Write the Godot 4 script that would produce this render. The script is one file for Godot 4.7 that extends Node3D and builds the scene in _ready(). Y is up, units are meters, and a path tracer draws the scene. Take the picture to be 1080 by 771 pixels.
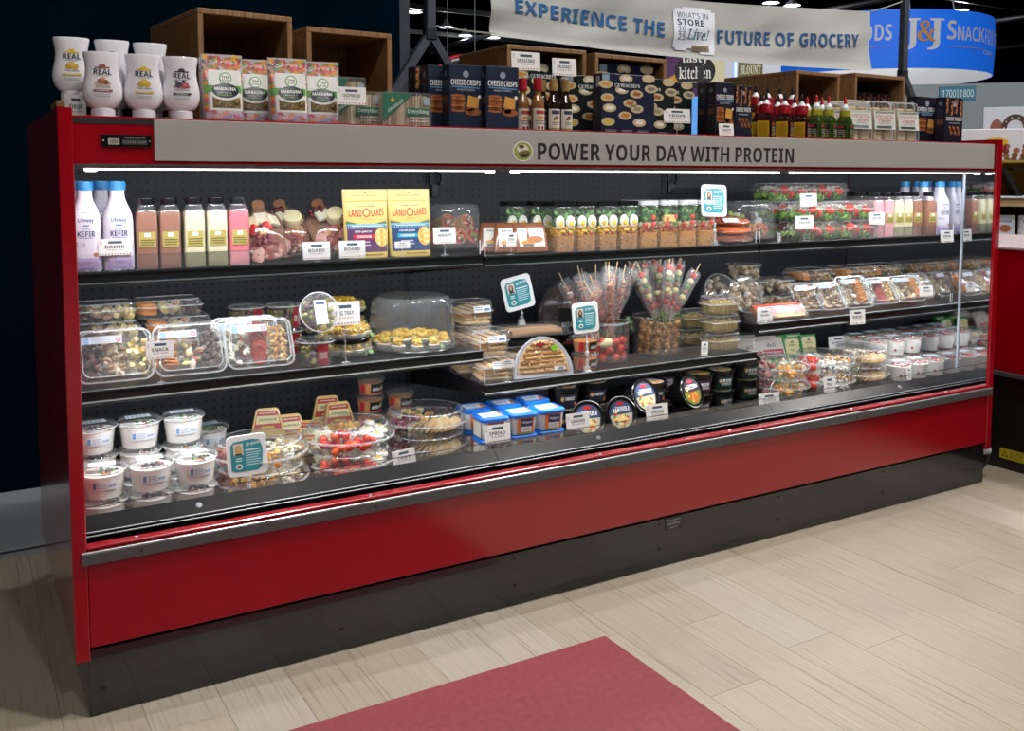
extends Node3D

# ---------------------------------------------------------------- camera, environment and large lights
const CASE_LEN := 3.76
const CASE_H := 1.5346
const PANEL_T := 0.034

func set_view() -> void:
	var cam := Camera3D.new()
	cam.name = "camera"
	add_child(cam)
	var pitch := -0.0769
	var yaw := 0.5323
	var roll := 0.0019
	var fwd := Vector3(sin(yaw) * cos(pitch), sin(pitch), -cos(yaw) * cos(pitch))
	var r := Vector3(cos(yaw), 0, sin(yaw))
	var u := r.cross(fwd)
	var right := r * cos(roll) + u * sin(roll)
	var up := -r * sin(roll) + u * cos(roll)
	cam.transform = Transform3D(Basis(right, up, -fwd), Vector3(-0.2245, 1.3723, 2.5221))
	var focal := 1003.35
	cam.near = 0.05
	cam.far = 200.0
	cam.set_frustum(771.0 / focal * 0.05, Vector2(0.0, -122.8 / focal * 0.05), 0.05, 200.0)
	cam.current = true
	var we := WorldEnvironment.new()
	we.name = "environment"
	var env := Environment.new()
	env.background_mode = Environment.BG_COLOR
	env.background_color = Color(0.004, 0.005, 0.007)
	env.tonemap_mode = Environment.TONE_MAPPER_LINEAR
	env.tonemap_exposure = 1.0
	env.sdfgi_enabled = true
	env.ssao_enabled = true
	env.ssil_enabled = true
	we.environment = env
	add_child(we)
	# the case's own light strips, one for each section of the canopy (the glowing strips are built with the case)
	for k in 3:
		var a := AreaLight3D.new()
		a.name = "canopy_strip"
		a.area_size = Vector2(1.19, 0.018)
		a.light_energy = LED_ENERGY
		a.light_color = Color(0.96, 0.98, 1.0)
		a.shadow_enabled = true
		a.area_range = 40.0
		add_child(a, true)
		a.position = Vector3(PANEL_T + 0.615 + k * 1.2313, 1.379, -0.075)
		a.rotation_degrees = Vector3(-72, 0, 0)
	# slim strips added under the shelf edges to brighten the goods below
	for q in [[0, Y_S0], [1, Y_SH], [2, Y_SH], [0, Y_ML], [1, Y_MC], [2, Y_MR]]:
		var a := AreaLight3D.new()
		a.name = "added_shelf_strip"
		a.area_size = Vector2(SEC - 0.10, 0.010)
		a.light_energy = ADDED_SHELF_LED
		a.light_color = Color(0.96, 0.98, 1.0)
		a.shadow_enabled = true
		a.area_range = 40.0
		add_child(a, true)
		a.position = Vector3(X0 + SEC * (q[0] + 0.5), q[1] - 0.0325, Z_LIP - 0.018)
		a.rotation_degrees = Vector3(-75, 0, 0)
	# high-bay lamps of the hall outside the picture, the last an added fill; their fittings are built in the hall
	for p in BAY_LAMPS:
		var o := OmniLight3D.new()
		o.name = "high_bay_light"
		o.light_energy = p[3]
		o.light_size = 0.22
		o.light_color = Color(1.0, 0.985, 0.96)
		o.shadow_enabled = true
		o.omni_range = 60.0
		o.omni_attenuation = 2.0
		add_child(o, true)
		o.position = Vector3(p[0], p[1] - 0.16, p[2])

const LED_ENERGY := 0.40
const ADDED_SHELF_LED := 0.26  # strength of the added strips under the shelves
const BAY_LAMPS := [[2.2, 7.0, 2.2, 15.0], [5.0, 7.0, 1.9, 16.0], [6.5, 7.0, -2.4, 14.0], [1.0, 7.0, 7.5, 10.0], [9.5, 7.0, 1.5, 14.0], [-1.8, 7.0, 5.5, 11.0]]  # the last lamp is added as fill for the floor at the left

# ---------------------------------------------------------------- mesh builder
class MB:
	var v := PackedVector3Array()
	var n := PackedVector3Array()
	var c := PackedColorArray()
	var t := Transform3D.IDENTITY

	func add(vs: PackedVector3Array, tris: PackedInt32Array, col: Color, ang := 40.0, orient := true) -> void:
		var col_l := col.srgb_to_linear()
		var w := t * vs
		var nt := tris.size() / 3
		var fn := PackedVector3Array()
		fn.resize(nt)
		var mid := Vector3.ZERO
		for p in w:
			mid += p
		mid /= maxf(1.0, w.size())
		var vol := 0.0
		for k in nt:
			var a := w[tris[3 * k]]
			var b := w[tris[3 * k + 1]]
			var d := w[tris[3 * k + 2]]
			var nn := (d - a).cross(b - a)
			fn[k] = nn
			vol += nn.dot(a - mid)
		var flip := orient and vol < 0.0
		if flip:
			for k in nt:
				fn[k] = -fn[k]
		if ang <= 0.0:
			for k in nt:
				var nn := fn[k].normalized()
				for j in 3:
					v.append(w[tris[3 * k + (2 - j if flip else j)]])
					n.append(nn)
					c.append(col_l)
			return
		var at := []
		at.resize(w.size())
		for k in nt:
			for j in 3:
				var i := tris[3 * k + j]
				if at[i] == null:
					at[i] = PackedInt32Array()
				at[i].append(k)
		var lim := cos(deg_to_rad(ang))
		var un := PackedVector3Array()
		un.resize(nt)
		for k in nt:
			un[k] = fn[k].normalized()
		for k in nt:
			for j in 3:
				var i := tris[3 * k + (2 - j if flip else j)]
				var s := Vector3.ZERO
				for q in at[i]:
					if un[q].dot(un[k]) >= lim:
						s += fn[q]
				v.append(w[i])
				n.append(s.normalized() if s.length_squared() > 0.0 else un[k])
				c.append(col_l)

	func box(ctr: Vector3, s: Vector3, col: Color, b := Basis.IDENTITY) -> void:
		var h := s / 2.0
		var vs := PackedVector3Array()
		for i in 8:
			vs.append(ctr + b * Vector3(h.x if i & 1 else -h.x, h.y if i & 2 else -h.y, h.z if i & 4 else -h.z))
		add(vs, PackedInt32Array([0, 1, 3, 0, 3, 2, 4, 6, 7, 4, 7, 5, 0, 4, 5, 0, 5, 1, 2, 3, 7, 2, 7, 6, 0, 2, 6, 0, 6, 4, 1, 5, 7, 1, 7, 3]), col, 0.0)

	# box with bevelled edges; corner radius r on the four upright edges
	func bbox(ctr: Vector3, s: Vector3, bev: float, col: Color, r := -1.0, seg := 1, ang := 30.0) -> void:
		var rr := bev if r < 0.0 else r
		var rings := []
		for k in [[0.0, bev], [bev, 0.0], [s.y - bev, 0.0], [s.y, bev]]:
			rings.append(ring(s.x - 2 * k[1], s.z - 2 * k[1], maxf(rr - k[1], 0.0005), seg, ctr + Vector3(0, k[0] - s.y / 2, 0)))
		loft(rings, true, true, col, ang)

	# rounded rectangle lying in the xz plane
	static func ring(w: float, d: float, r: float, seg: int, at := Vector3.ZERO) -> PackedVector3Array:
		var o := PackedVector3Array()
		r = minf(r, minf(w, d) / 2.0 - 0.0001)
		for q in 4:
			var cx := (w / 2 - r) * (1.0 if q == 0 or q == 3 else -1.0)
			var cz := (d / 2 - r) * (1.0 if q < 2 else -1.0)
			for k in seg + 1:
				var a := PI / 2 * (q + float(k) / seg)
				o.append(at + Vector3(cx + r * cos(a), 0, cz + r * sin(a)))
		return o

	static func circle(rx: float, rz: float, m: int, at := Vector3.ZERO, pow_ := 1.0) -> PackedVector3Array:
		var o := PackedVector3Array()
		for k in m:
			var a := TAU * k / m
			var cx := cos(a)
			var sz := sin(a)
			o.append(at + Vector3(rx * signf(cx) * pow(absf(cx), pow_), 0, rz * signf(sz) * pow(absf(sz), pow_)))
		return o

	func loft(rings: Array, cap0: bool, cap1: bool, col: Color, ang := 40.0, orient := true) -> void:
		var vs := PackedVector3Array()
		var tr := PackedInt32Array()
		var m: int = rings[0].size()
		for r in rings:
			vs.append_array(r)
		for i in rings.size() - 1:
			for j in m:
				var a := i * m + j
				var b := i * m + (j + 1) % m
				tr.append_array([a, b, a + m, b, b + m, a + m])
		for cap in [[cap0, 0, false], [cap1, (rings.size() - 1) * m, true]]:
			if cap[0]:
				var ctr := Vector3.ZERO
				for j in m:
					ctr += vs[cap[1] + j]
				vs.append(ctr / m)
				for j in m:
					if cap[2]:
						tr.append_array([cap[1] + j, cap[1] + (j + 1) % m, vs.size() - 1])
					else:
						tr.append_array([cap[1] + (j + 1) % m, cap[1] + j, vs.size() - 1])
		add(vs, tr, col, ang, orient)

	# surface of revolution round y; profile of (radius, height)
	func lathe(prof: Array, m: int, col: Color, ang := 40.0, at := Vector3.ZERO, sz := 1.0, orient := true) -> void:
		var rings := []
		for p in prof:
			rings.append(circle(maxf(p[0], 0.00005), maxf(p[0], 0.00005) * sz, m, at + Vector3(0, p[1], 0)))
		loft(rings, false, false, col, ang, orient)

	func tube(pts: Array, r: float, m: int, col: Color, r1 := -1.0) -> void:
		var rings := []
		var up := Vector3(0.13, 0.21, 0.97)
		for i in pts.size():
			var d: Vector3 = (pts[mini(i + 1, pts.size() - 1)] - pts[maxi(i - 1, 0)]).normalized()
			var a := d.cross(up).normalized()
			if a.length() < 0.5:
				a = d.cross(Vector3.RIGHT).normalized()
			var b := d.cross(a)
			var rr := r if r1 < 0.0 else lerpf(r, r1, float(i) / (pts.size() - 1))
			var o := PackedVector3Array()
			for k in m:
				o.append(pts[i] + (a * cos(TAU * k / m) + b * sin(TAU * k / m)) * rr)
			rings.append(o)
		loft(rings, true, true, col, 50.0)

	func ball(ctr: Vector3, rad: Vector3, col: Color, m := 8, h := 6, jit := 0.0, rg: RandomNumberGenerator = null, b := Basis.IDENTITY, ang := 60.0) -> void:
		var vs := PackedVector3Array()
		var tr := PackedInt32Array()
		vs.append(ctr + b * Vector3(0, -rad.y, 0))
		for i in range(1, h):
			var p := -PI / 2 + PI * i / h
			for j in m:
				var a := TAU * (j + 0.5 * (i % 2)) / m
				var f := 1.0 + (rg.randf_range(-jit, jit) if rg else 0.0)
				vs.append(ctr + b * (Vector3(cos(p) * cos(a) * rad.x, sin(p) * rad.y, cos(p) * sin(a) * rad.z) * f))
		vs.append(ctr + b * Vector3(0, rad.y, 0))
		var last := vs.size() - 1
		for j in m:
			tr.append_array([0, 1 + (j + 1) % m, 1 + j])
			tr.append_array([last, last - m + j, last - m + (j + 1) % m])
			for i in range(0, h - 2):
				var p := 1 + i * m + j
				var q := 1 + i * m + (j + 1) % m
				tr.append_array([p, q, p + m, q, q + m, p + m])
		add(vs, tr, col, ang)

	# polygon in the xy plane, drawn out from z0 to z1
	func prism(poly: PackedVector2Array, z0: float, z1: float, col: Color, ang := 30.0) -> void:
		var vs := PackedVector3Array()
		var m := poly.size()
		for p in poly:
			vs.append(Vector3(p.x, p.y, z0))
		for p in poly:
			vs.append(Vector3(p.x, p.y, z1))
		var tr := PackedInt32Array()
		var cap := Geometry2D.triangulate_polygon(poly)
		var cw := Geometry2D.is_polygon_clockwise(poly)
		for k in cap.size() / 3:
			var q := [cap[3 * k], cap[3 * k + 1], cap[3 * k + 2]]
			var area := (poly[q[1]] - poly[q[0]]).cross(poly[q[2]] - poly[q[0]])
			if area < 0.0:
				q = [q[0], q[2], q[1]]
			tr.append_array([q[0], q[1], q[2], q[0] + m, q[2] + m, q[1] + m])
		for j in m:
			var a := j
			var b := (j + 1) % m
			if cw:
				tr.append_array([a, b, b + m, a, b + m, a + m])
			else:
				tr.append_array([b, a, a + m, b, a + m, b + m])
		add(vs, tr, col, ang)

	func mesh() -> ArrayMesh:
		var am := ArrayMesh.new()
		if v.is_empty():
			return am
		var arr := []
		arr.resize(Mesh.ARRAY_MAX)
		arr[Mesh.ARRAY_VERTEX] = v
		arr[Mesh.ARRAY_NORMAL] = n
		arr[Mesh.ARRAY_COLOR] = c
		am.add_surface_from_arrays(Mesh.PRIMITIVE_TRIANGLES, arr)
		return am

# ---------------------------------------------------------------- flat print that follows a surface
# a body given by rows of [height, half width, half depth]; its front is z over x and y
class Front:
	var rows: Array
	var q := 2.0

	func _init(r: Array, power := 2.0) -> void:
		rows = r
		q = power

	func size_at(y: float) -> Vector2:
		if y <= rows[0][0]:
			return Vector2(rows[0][1], rows[0][2])
		for k in rows.size() - 1:
			if y <= rows[k + 1][0]:
				var f: float = (y - rows[k][0]) / maxf(rows[k + 1][0] - rows[k][0], 1e-6)
				return Vector2(lerpf(rows[k][1], rows[k + 1][1], f), lerpf(rows[k][2], rows[k + 1][2], f))
		return Vector2(rows[-1][1], rows[-1][2])

	func spot(x: float, y: float) -> Vector3:
		var s := size_at(y)
		var u := minf(absf(x) / s.x, 0.999)
		return Vector3(x, y, s.y * pow(1.0 - pow(u, q), 1.0 / q))

	func rings(m: int) -> Array:
		var o := []
		for r in rows:
			o.append(MB.circle(r[1], r[2], m, Vector3(0, r[0], 0), 2.0 / q))
		return o

class Print:
	var mb := MB.new()
	var wrap: Front
	var lay := 0.0
	var fine := 0.007
	static var fonts := {}
	static var glyphs := {}

	func _init(w: Front = null) -> void:
		wrap = w

	func at(p: Vector2) -> Vector3:
		if wrap:
			return wrap.spot(p.x, p.y) + Vector3(0, 0, 0.0006 + lay)
		return Vector3(p.x, p.y, 0.0006 + lay)

	# splits triangles that are too long to follow a curved surface
	func split_long(vs_in: PackedVector2Array, tr: PackedInt32Array, res: Array) -> PackedInt32Array:
		var vs := vs_in
		var out := PackedInt32Array()
		var todo := Array(tr)
		while todo.size() >= 3:
			var c: int = todo.pop_back()
			var b: int = todo.pop_back()
			var a: int = todo.pop_back()
			var e := [absf(vs[a].x - vs[b].x), absf(vs[b].x - vs[c].x), absf(vs[c].x - vs[a].x)]
			var k := 0 if e[0] >= e[1] and e[0] >= e[2] else (1 if e[1] >= e[2] else 2)
			if e[k] <= fine:
				out.append_array([a, b, c])
				continue
			var q: Array = [[a, b, c], [b, c, a], [c, a, b]][k]
			vs.append((vs[q[0]] + vs[q[1]]) / 2.0)
			var m := vs.size() - 1
			todo.append_array([q[0], m, q[2], m, q[1], q[2]])
		res.append(vs)
		return out

	func put(vs2_in: PackedVector2Array, tr_in: PackedInt32Array, col: Color) -> void:
		var vs2 := vs2_in.duplicate()
		var tr := tr_in
		if wrap:
			var res := []
			tr = split_long(vs2, tr_in, res)
			vs2 = res[0]
		var vs := PackedVector3Array()
		for p in vs2:
			vs.append(at(p))
		var cols := col.srgb_to_linear()
		for k in tr.size() / 3:
			var a := vs[tr[3 * k]]
			var b := vs[tr[3 * k + 1]]
			var d := vs[tr[3 * k + 2]]
			var nn := (d - a).cross(b - a)
			var fl := nn.z < 0.0
			var q := [a, d, b] if fl else [a, b, d]
			var u := (-nn if fl else nn).normalized()
			for p in q:
				mb.v.append(p)
				mb.n.append(u)
				mb.c.append(cols)

	func next(step := 0.00025) -> void:
		lay += step

	func rect(x0: float, y0: float, x1: float, y1: float, col: Color, nx := 1, ny := 1) -> void:
		var vs := PackedVector2Array()
		var tr := PackedInt32Array()
		for j in ny + 1:
			for i in nx + 1:
				vs.append(Vector2(lerpf(x0, x1, float(i) / nx), lerpf(y0, y1, float(j) / ny)))
		for j in ny:
			for i in nx:
				var a := j * (nx + 1) + i
				tr.append_array([a, a + 1, a + nx + 2, a, a + nx + 2, a + nx + 1])
		put(vs, tr, col)

	func disc(cx: float, cy: float, rx: float, ry: float, col: Color, m := 12) -> void:
		var vs := PackedVector2Array([Vector2(cx, cy)])
		var tr := PackedInt32Array()
		for k in m:
			vs.append(Vector2(cx + rx * cos(TAU * k / m), cy + ry * sin(TAU * k / m)))
			tr.append_array([0, 1 + k, 1 + (k + 1) % m])
		put(vs, tr, col)

	func annulus(cx: float, cy: float, r0: float, r1: float, ratio: float, col: Color, m := 20) -> void:
		var vs := PackedVector2Array()
		var tr := PackedInt32Array()
		for k in m:
			var d := Vector2(cos(TAU * k / m), sin(TAU * k / m) * ratio)
			vs.append(Vector2(cx, cy) + d * r0)
			vs.append(Vector2(cx, cy) + d * r1)
			var a := 2 * k
			var b := 2 * ((k + 1) % m)
			tr.append_array([a, a + 1, b + 1, a, b + 1, b])
		put(vs, tr, col)

	func poly(pts: Array, col: Color) -> void:
		var p := PackedVector2Array(pts)
		put(p, Geometry2D.triangulate_polygon(p), col)

	# a row of short bars that reads as small print
	func lines(x0: float, x1: float, y: float, rows: int, step: float, th: float, col: Color, seed_ := 1) -> void:
		var g := RandomNumberGenerator.new()
		g.seed = seed_
		for k in rows:
			var x := x0
			while x < x1 - 0.002:
				var w := minf(g.randf_range(0.05, 0.16) * (x1 - x0), x1 - x)
				rect(x, y - k * step, x + w, y - k * step + th, col)
				x += w + 0.03 * (x1 - x0)

	# text fitted between x0 and x1 (centred when keep is set), baseline at y, capital height h
	func text(s: String, x0: float, x1: float, y: float, h: float, col: Color, font := "sans_bold", slant := 0.0, rise := 0.0) -> void:
		var key := s + "|" + font
		if not glyphs.has(key):
			if not fonts.has(font):
				var f := SystemFont.new()
				f.font_names = PackedStringArray([{"serif": "Droid Serif", "mono": "Droid Sans Mono"}.get(font.split("_")[0], "Droid Sans")])
				f.font_weight = 700 if font.ends_with("bold") else 400
				fonts[font] = f
			var tm := TextMesh.new()
			tm.font = fonts[font]
			tm.text = s
			tm.font_size = 32
			tm.pixel_size = 0.01
			tm.depth = 0.0
			tm.curve_step = 2.0
			tm.horizontal_alignment = HORIZONTAL_ALIGNMENT_LEFT
			var arr := tm.get_mesh_arrays()
			var vv: PackedVector3Array = arr[Mesh.ARRAY_VERTEX]
			var ii: PackedInt32Array = arr[Mesh.ARRAY_INDEX] if arr[Mesh.ARRAY_INDEX] != null else PackedInt32Array(range(vv.size()))
			var nv: PackedVector3Array = arr[Mesh.ARRAY_NORMAL]
			var lo := Vector2(1e9, 1e9)
			var hi := Vector2(-1e9, -1e9)
			var vs2 := PackedVector2Array()
			for p in vv:
				lo = lo.min(Vector2(p.x, p.y))
				hi = hi.max(Vector2(p.x, p.y))
			for p in vv:
				vs2.append(Vector2((p.x - lo.x) / maxf(hi.x - lo.x, 0.001), (p.y - lo.y) / maxf(hi.y - lo.y, 0.001)))
			var keep := PackedInt32Array()
			for k in ii.size() / 3:
				if nv[ii[3 * k]].z > 0.5:
					keep.append_array([ii[3 * k], ii[3 * k + 1], ii[3 * k + 2]])
			glyphs[key] = [vs2, keep]
		var g: Array = glyphs[key]
		var o := PackedVector2Array()
		for p in g[0]:
			o.append(Vector2(lerpf(x0, x1, p.x) + slant * p.y * h, y + p.y * h + rise * p.x))
		put(o, g[1], col)

# ---------------------------------------------------------------- materials, names, things
var mats := {}
var taken := {}
var rng := RandomNumberGenerator.new()

static func C(h: String) -> Color:
	return Color.html(h)

# plain surface that takes its colour from the mesh
func vc(rough := 0.6, metal := 0.0, coat := 0.0) -> StandardMaterial3D:
	var key := "vc%.2f_%.2f_%.2f" % [rough, metal, coat]
	if not mats.has(key):
		var m := StandardMaterial3D.new()
		m.vertex_color_use_as_albedo = true
		m.roughness = rough
		m.metallic = metal
		if coat > 0.0:
			m.clearcoat_enabled = true
			m.clearcoat = coat
			m.clearcoat_roughness = 0.05
		mats[key] = m
	return mats[key]

# dull surface without any sheen, coloured by the mesh
func matte() -> StandardMaterial3D:
	if not mats.has("matte"):
		var m := StandardMaterial3D.new()
		m.vertex_color_use_as_albedo = true
		m.roughness = 1.0
		m.metallic_specular = 0.0
		mats["matte"] = m
	return mats["matte"]

# moist food: colour from the mesh with light passing into it
func food(rough := 0.5) -> StandardMaterial3D:
	return vc(rough)

func clear_plastic(alpha := 0.05, rough := 0.08, tint := Color(0.93, 0.95, 0.96)) -> StandardMaterial3D:
	var key := "clear%.3f_%.3f_%s" % [alpha, rough, tint.to_html()]
	if not mats.has(key):
		var m := StandardMaterial3D.new()
		m.transparency = BaseMaterial3D.TRANSPARENCY_ALPHA
		m.albedo_color = Color(tint, alpha)
		m.roughness = rough
		mats[key] = m
	return mats[key]

func numbered(called: String) -> String:
	if not taken.has(called):
		taken[called] = 0
		return called
	taken[called] += 1
	return "%s_%03d" % [called, taken[called]]

func tag(o: Node, label: String, category: String, group := "", kind := "") -> void:
	o.set_meta("label", label)
	o.set_meta("category", category)
	if group != "":
		o.set_meta("group", group)
	if kind != "":
		o.set_meta("kind", kind)

func thing(called: String, label: String, category: String, xf := Transform3D.IDENTITY, group := "") -> Node3D:
	var o := Node3D.new()
	o.name = numbered(called)
	add_child(o)
	o.transform = xf
	tag(o, label, category, group)
	return o

func part(called: String, mb: MB, mat: Material, parent: Node, xf := Transform3D.IDENTITY) -> MeshInstance3D:
	var o := MeshInstance3D.new()
	o.name = called
	o.mesh = mb.mesh()
	o.material_override = mat
	o.transform = xf
	parent.add_child(o, true)
	return o

func mesh_part(called: String, mesh: Mesh, mat: Material, parent: Node, xf := Transform3D.IDENTITY) -> MeshInstance3D:
	var o := MeshInstance3D.new()
	o.name = called
	o.mesh = mesh
	o.material_override = mat
	o.transform = xf
	parent.add_child(o, true)
	return o

# a thing that is one mesh
func single(called: String, mesh: Mesh, mat: Material, label: String, category: String, xf: Transform3D, group := "", kind := "") -> MeshInstance3D:
	var o := MeshInstance3D.new()
	o.name = numbered(called)
	o.mesh = mesh
	o.material_override = mat
	o.transform = xf
	add_child(o)
	tag(o, label, category, group, kind)
	return o

func struct(called: String, mb: MB, mat: Material, label := "") -> MeshInstance3D:
	var o := part(numbered(called), mb, mat, self)
	o.set_meta("kind", "structure")
	if label != "":
		o.set_meta("label", label)
		o.set_meta("category", called.split("_")[0])
	return o

func dup(src: Node3D, label: String, xf: Transform3D) -> Node3D:
	var base := String(src.name)
	if base.length() > 4 and base[-4] == "_" and base.right(3).is_valid_int():
		base = base.left(-4)
	var o: Node3D = src.duplicate()
	o.name = numbered(base)
	add_child(o)
	o.transform = xf
	o.set_meta("label", label)
	return o

static func at(x: float, y: float, z: float, turn := 0.0, tilt := 0.0, roll := 0.0) -> Transform3D:
	return Transform3D(Basis.from_euler(Vector3(deg_to_rad(tilt), deg_to_rad(turn), deg_to_rad(roll))), Vector3(x, y, z))

func noise_tex(size: int, freq: float, ramp: Array, seed_ := 1, octaves := 3, stretch := Vector2.ONE) -> ImageTexture:
	var nz := FastNoiseLite.new()
	nz.seed = seed_
	nz.noise_type = FastNoiseLite.TYPE_SIMPLEX_SMOOTH
	nz.frequency = freq
	nz.fractal_octaves = octaves
	var im := Image.create(size, size, false, Image.FORMAT_RGB8)
	var gr := Gradient.new()
	gr.offsets = PackedFloat32Array(range(ramp.size()).map(func(k): return float(k) / (ramp.size() - 1)))
	gr.colors = PackedColorArray(ramp)
	for y in size:
		for x in size:
			# wraps round in both directions
			var fx := float(x) / size
			var fy := float(y) / size
			var a := nz.get_noise_2d(x * stretch.x, y * stretch.y)
			var b := nz.get_noise_2d((x - size) * stretch.x, y * stretch.y)
			var c2 := nz.get_noise_2d(x * stretch.x, (y - size) * stretch.y)
			var d := nz.get_noise_2d((x - size) * stretch.x, (y - size) * stretch.y)
			var k := lerpf(lerpf(a, b, fx), lerpf(c2, d, fx), fy)
			im.set_pixel(x, y, gr.sample(clampf(k * 0.9 + 0.5, 0, 1)))
	return ImageTexture.create_from_image(im)

# ---------------------------------------------------------------- the refrigerated case
const X0 := PANEL_T
const X1 := CASE_LEN - PANEL_T
const SEC := (X1 - X0) / 3.0
const Y_TOP := 1.512
const Y_SH := 1.106
const Y_S0 := 1.113
const Y_ML := 0.797
const Y_MC := 0.680
const Y_MR := 0.787
const Y_DK := 0.428
const Y_DR := 0.460
const Z_LIP := -0.185
const Z_BACK := -0.80

func paint_red() -> StandardMaterial3D:
	if not mats.has("red"):
		var m := StandardMaterial3D.new()
		m.albedo_color = C("920012")
		m.roughness = 0.22
		m.metallic_specular = 0.5
		m.clearcoat_enabled = true
		m.clearcoat = 0.6
		m.clearcoat_roughness = 0.12
		mats["red"] = m
	return mats["red"]

func black_gloss() -> StandardMaterial3D:
	if not mats.has("blackgloss"):
		var m := StandardMaterial3D.new()
		m.albedo_color = C("17171a")
		m.roughness = 0.16
		m.clearcoat_enabled = true
		m.clearcoat = 0.5
		m.clearcoat_roughness = 0.05
		mats["blackgloss"] = m
	return mats["blackgloss"]

func pegboard() -> StandardMaterial3D:
	if not mats.has("peg"):
		# black powder-coated sheet punched with a grid of small holes
		var im := Image.create(64, 64, false, Image.FORMAT_RGB8)
		im.fill(C("33363d"))
		for y in 64:
			for x in 64:
				if Vector2(x - 31.5, y - 31.5).length() < 9.5:
					im.set_pixel(x, y, C("020203"))
		var m := StandardMaterial3D.new()
		m.albedo_texture = ImageTexture.create_from_image(im)
		m.uv1_triplanar = true
		m.uv1_world_triplanar = true
		m.uv1_scale = Vector3.ONE / 0.029
		m.roughness = 0.45
		mats["peg"] = m
	return mats["peg"]

func build_case() -> void:
	var k := thing("refrigerated_display_case", "long red open refrigerated display case with black shelves and a grey sign board", "display case", at(0, 0, 0))
	var black := vc(0.4)
	var red := paint_red()
	# end panels
	for s in 2:
		var mb := MB.new()
		var xo := 0.0 if s == 0 else CASE_LEN - PANEL_T
		mb.prism(PackedVector2Array([Vector2(-1.011, 0.1525), Vector2(0.0, 0.1525), Vector2(0.0, CASE_H), Vector2(-1.011, CASE_H)]), 0, PANEL_T, Color.WHITE)
		mb = MB.new()
		mb.bbox(Vector3(xo + PANEL_T / 2, (CASE_H + 0.1525) / 2, -0.5055), Vector3(PANEL_T, CASE_H - 0.1525, 1.011), 0.002, Color.WHITE)
		var pn := part("end_panel", mb, red, k)
		if s == 1:
			# polished inner lining that mirrors the shelves, with its pale edge strip
			mb = MB.new()
			mb.box(Vector3(X1 - 0.0015, (0.40 + 1.395) / 2, (-0.012 - 0.80) / 2), Vector3(0.003, 1.395 - 0.40, 0.788), Color.WHITE)
			var mm := StandardMaterial3D.new()
			mm.albedo_color = C("d4d6da")
			mm.metallic = 1.0
			mm.roughness = 0.05
			part("mirror_lining", mb, mm, pn)
			mb = MB.new()
			mb.bbox(Vector3(X1 - 0.006, 0.945, -0.155), Vector3(0.006, 0.90, 0.009), 0.001, C("a3abb8"))
			part("edge_strip", mb, vc(0.3), pn, Transform3D(Basis.IDENTITY, Vector3.ZERO))
	# base
	var mb := MB.new()
	mb.bbox(Vector3(CASE_LEN / 2, 0.0885, -0.463), Vector3(CASE_LEN - 0.058, 0.173, 0.90), 0.002, Color.WHITE)
	part("kick_base", mb, black_gloss(), k)
	for col in [0.065, 0.70, 1.28, 1.87, 2.45, 3.05, 3.66]:
		for row in [0.155, 0.068]:
			mb = MB.new()
			mb.lathe([[0.0, 0.002], [0.005, 0.0015], [0.0065, 0.0]], 10, C("101012"), 40.0)
			part("rivet", mb, vc(0.3), k, Transform3D(Basis(Vector3.RIGHT, PI / 2), Vector3(col, row, -0.0135)))
	var pr := Print.new()
	pr.rect(-0.038, -0.022, 0.038, 0.022, C("242426"))
	pr.next()
	pr.text("refrigerated by", -0.034, 0.034, 0.009, 0.008, C("b9b9b9"), "sans")
	pr.text("CASE SYSTEMS", -0.03, 0.03, -0.004, 0.008, C("b9b9b9"), "sans")
	pr.text("serial no", -0.018, 0.018, -0.016, 0.007, C("b9b9b9"), "sans")
	part("rating_label", pr.mb, vc(0.5), k, at(1.933, 0.149, -0.0125))
	# tub behind the front
	mb = MB.new()
	mb.box(Vector3(CASE_LEN / 2, 0.28, -0.53), Vector3(X1 - X0, 0.20, 0.94), C("121214"))
	part("tub", mb, black, k)
	# red front apron with a folded top edge
	mb = MB.new()
	mb.bbox(Vector3(CASE_LEN / 2, (0.185 + 0.4375) / 2, -0.012), Vector3(X1 - X0 - 0.002, 0.4375 - 0.185, 0.020), 0.002, Color.WHITE)
	part("front_apron", mb, red, k)
	mb = MB.new()
	mb.bbox(Vector3(CASE_LEN / 2, 0.4420, -0.0155), Vector3(X1 - X0 - 0.002, 0.0080, 0.031), 0.002, Color.WHITE)
	part("apron_fold", mb, red, k)
	# steel bumper rail
	var steel := StandardMaterial3D.new()
	steel.albedo_color = C("4b4b4d")
	steel.metallic = 0.0
	steel.roughness = 0.5
	mb = MB.new()
	mb.bbox(Vector3(CASE_LEN / 2, 0.4185, 0.0055), Vector3(CASE_LEN - 0.04, 0.031, 0.013), 0.002, Color.WHITE)
	var bump := part("bumper_rail", mb, steel, k)
	mb = MB.new()
	mb.bbox(Vector3(CASE_LEN / 2, 0.4350, 0.0075), Vector3(CASE_LEN - 0.04, 0.003, 0.007), 0.001, C("c3c7ca"))
	part("bright_edge", mb, vc(0.25, 0.7), bump)
	for x in [0.16, 0.80, 1.62, 2.20, 2.85, 3.45]:
		mb = MB.new()
		mb.lathe([[0.0, 0.002], [0.003, 0.0015], [0.004, 0.0]], 8, C("202224"), 40.0)
		part("screw", mb, vc(0.3, 0.6), bump, Transform3D(Basis(Vector3.RIGHT, PI / 2), Vector3(x, 0.4185, 0.0120)))
		mb = MB.new()
		mb.lathe([[0.0, 0.004], [0.004, 0.003], [0.005, 0.0]], 8, C("c8ccd0"), 40.0)
		part("screw", mb, vc(0.3, 0.6), bump, Transform3D(Basis.IDENTITY, Vector3(x - 0.008, 0.4462, -0.012)))
	# air return: dark channel with a ribbed rail
	mb = MB.new()
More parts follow.
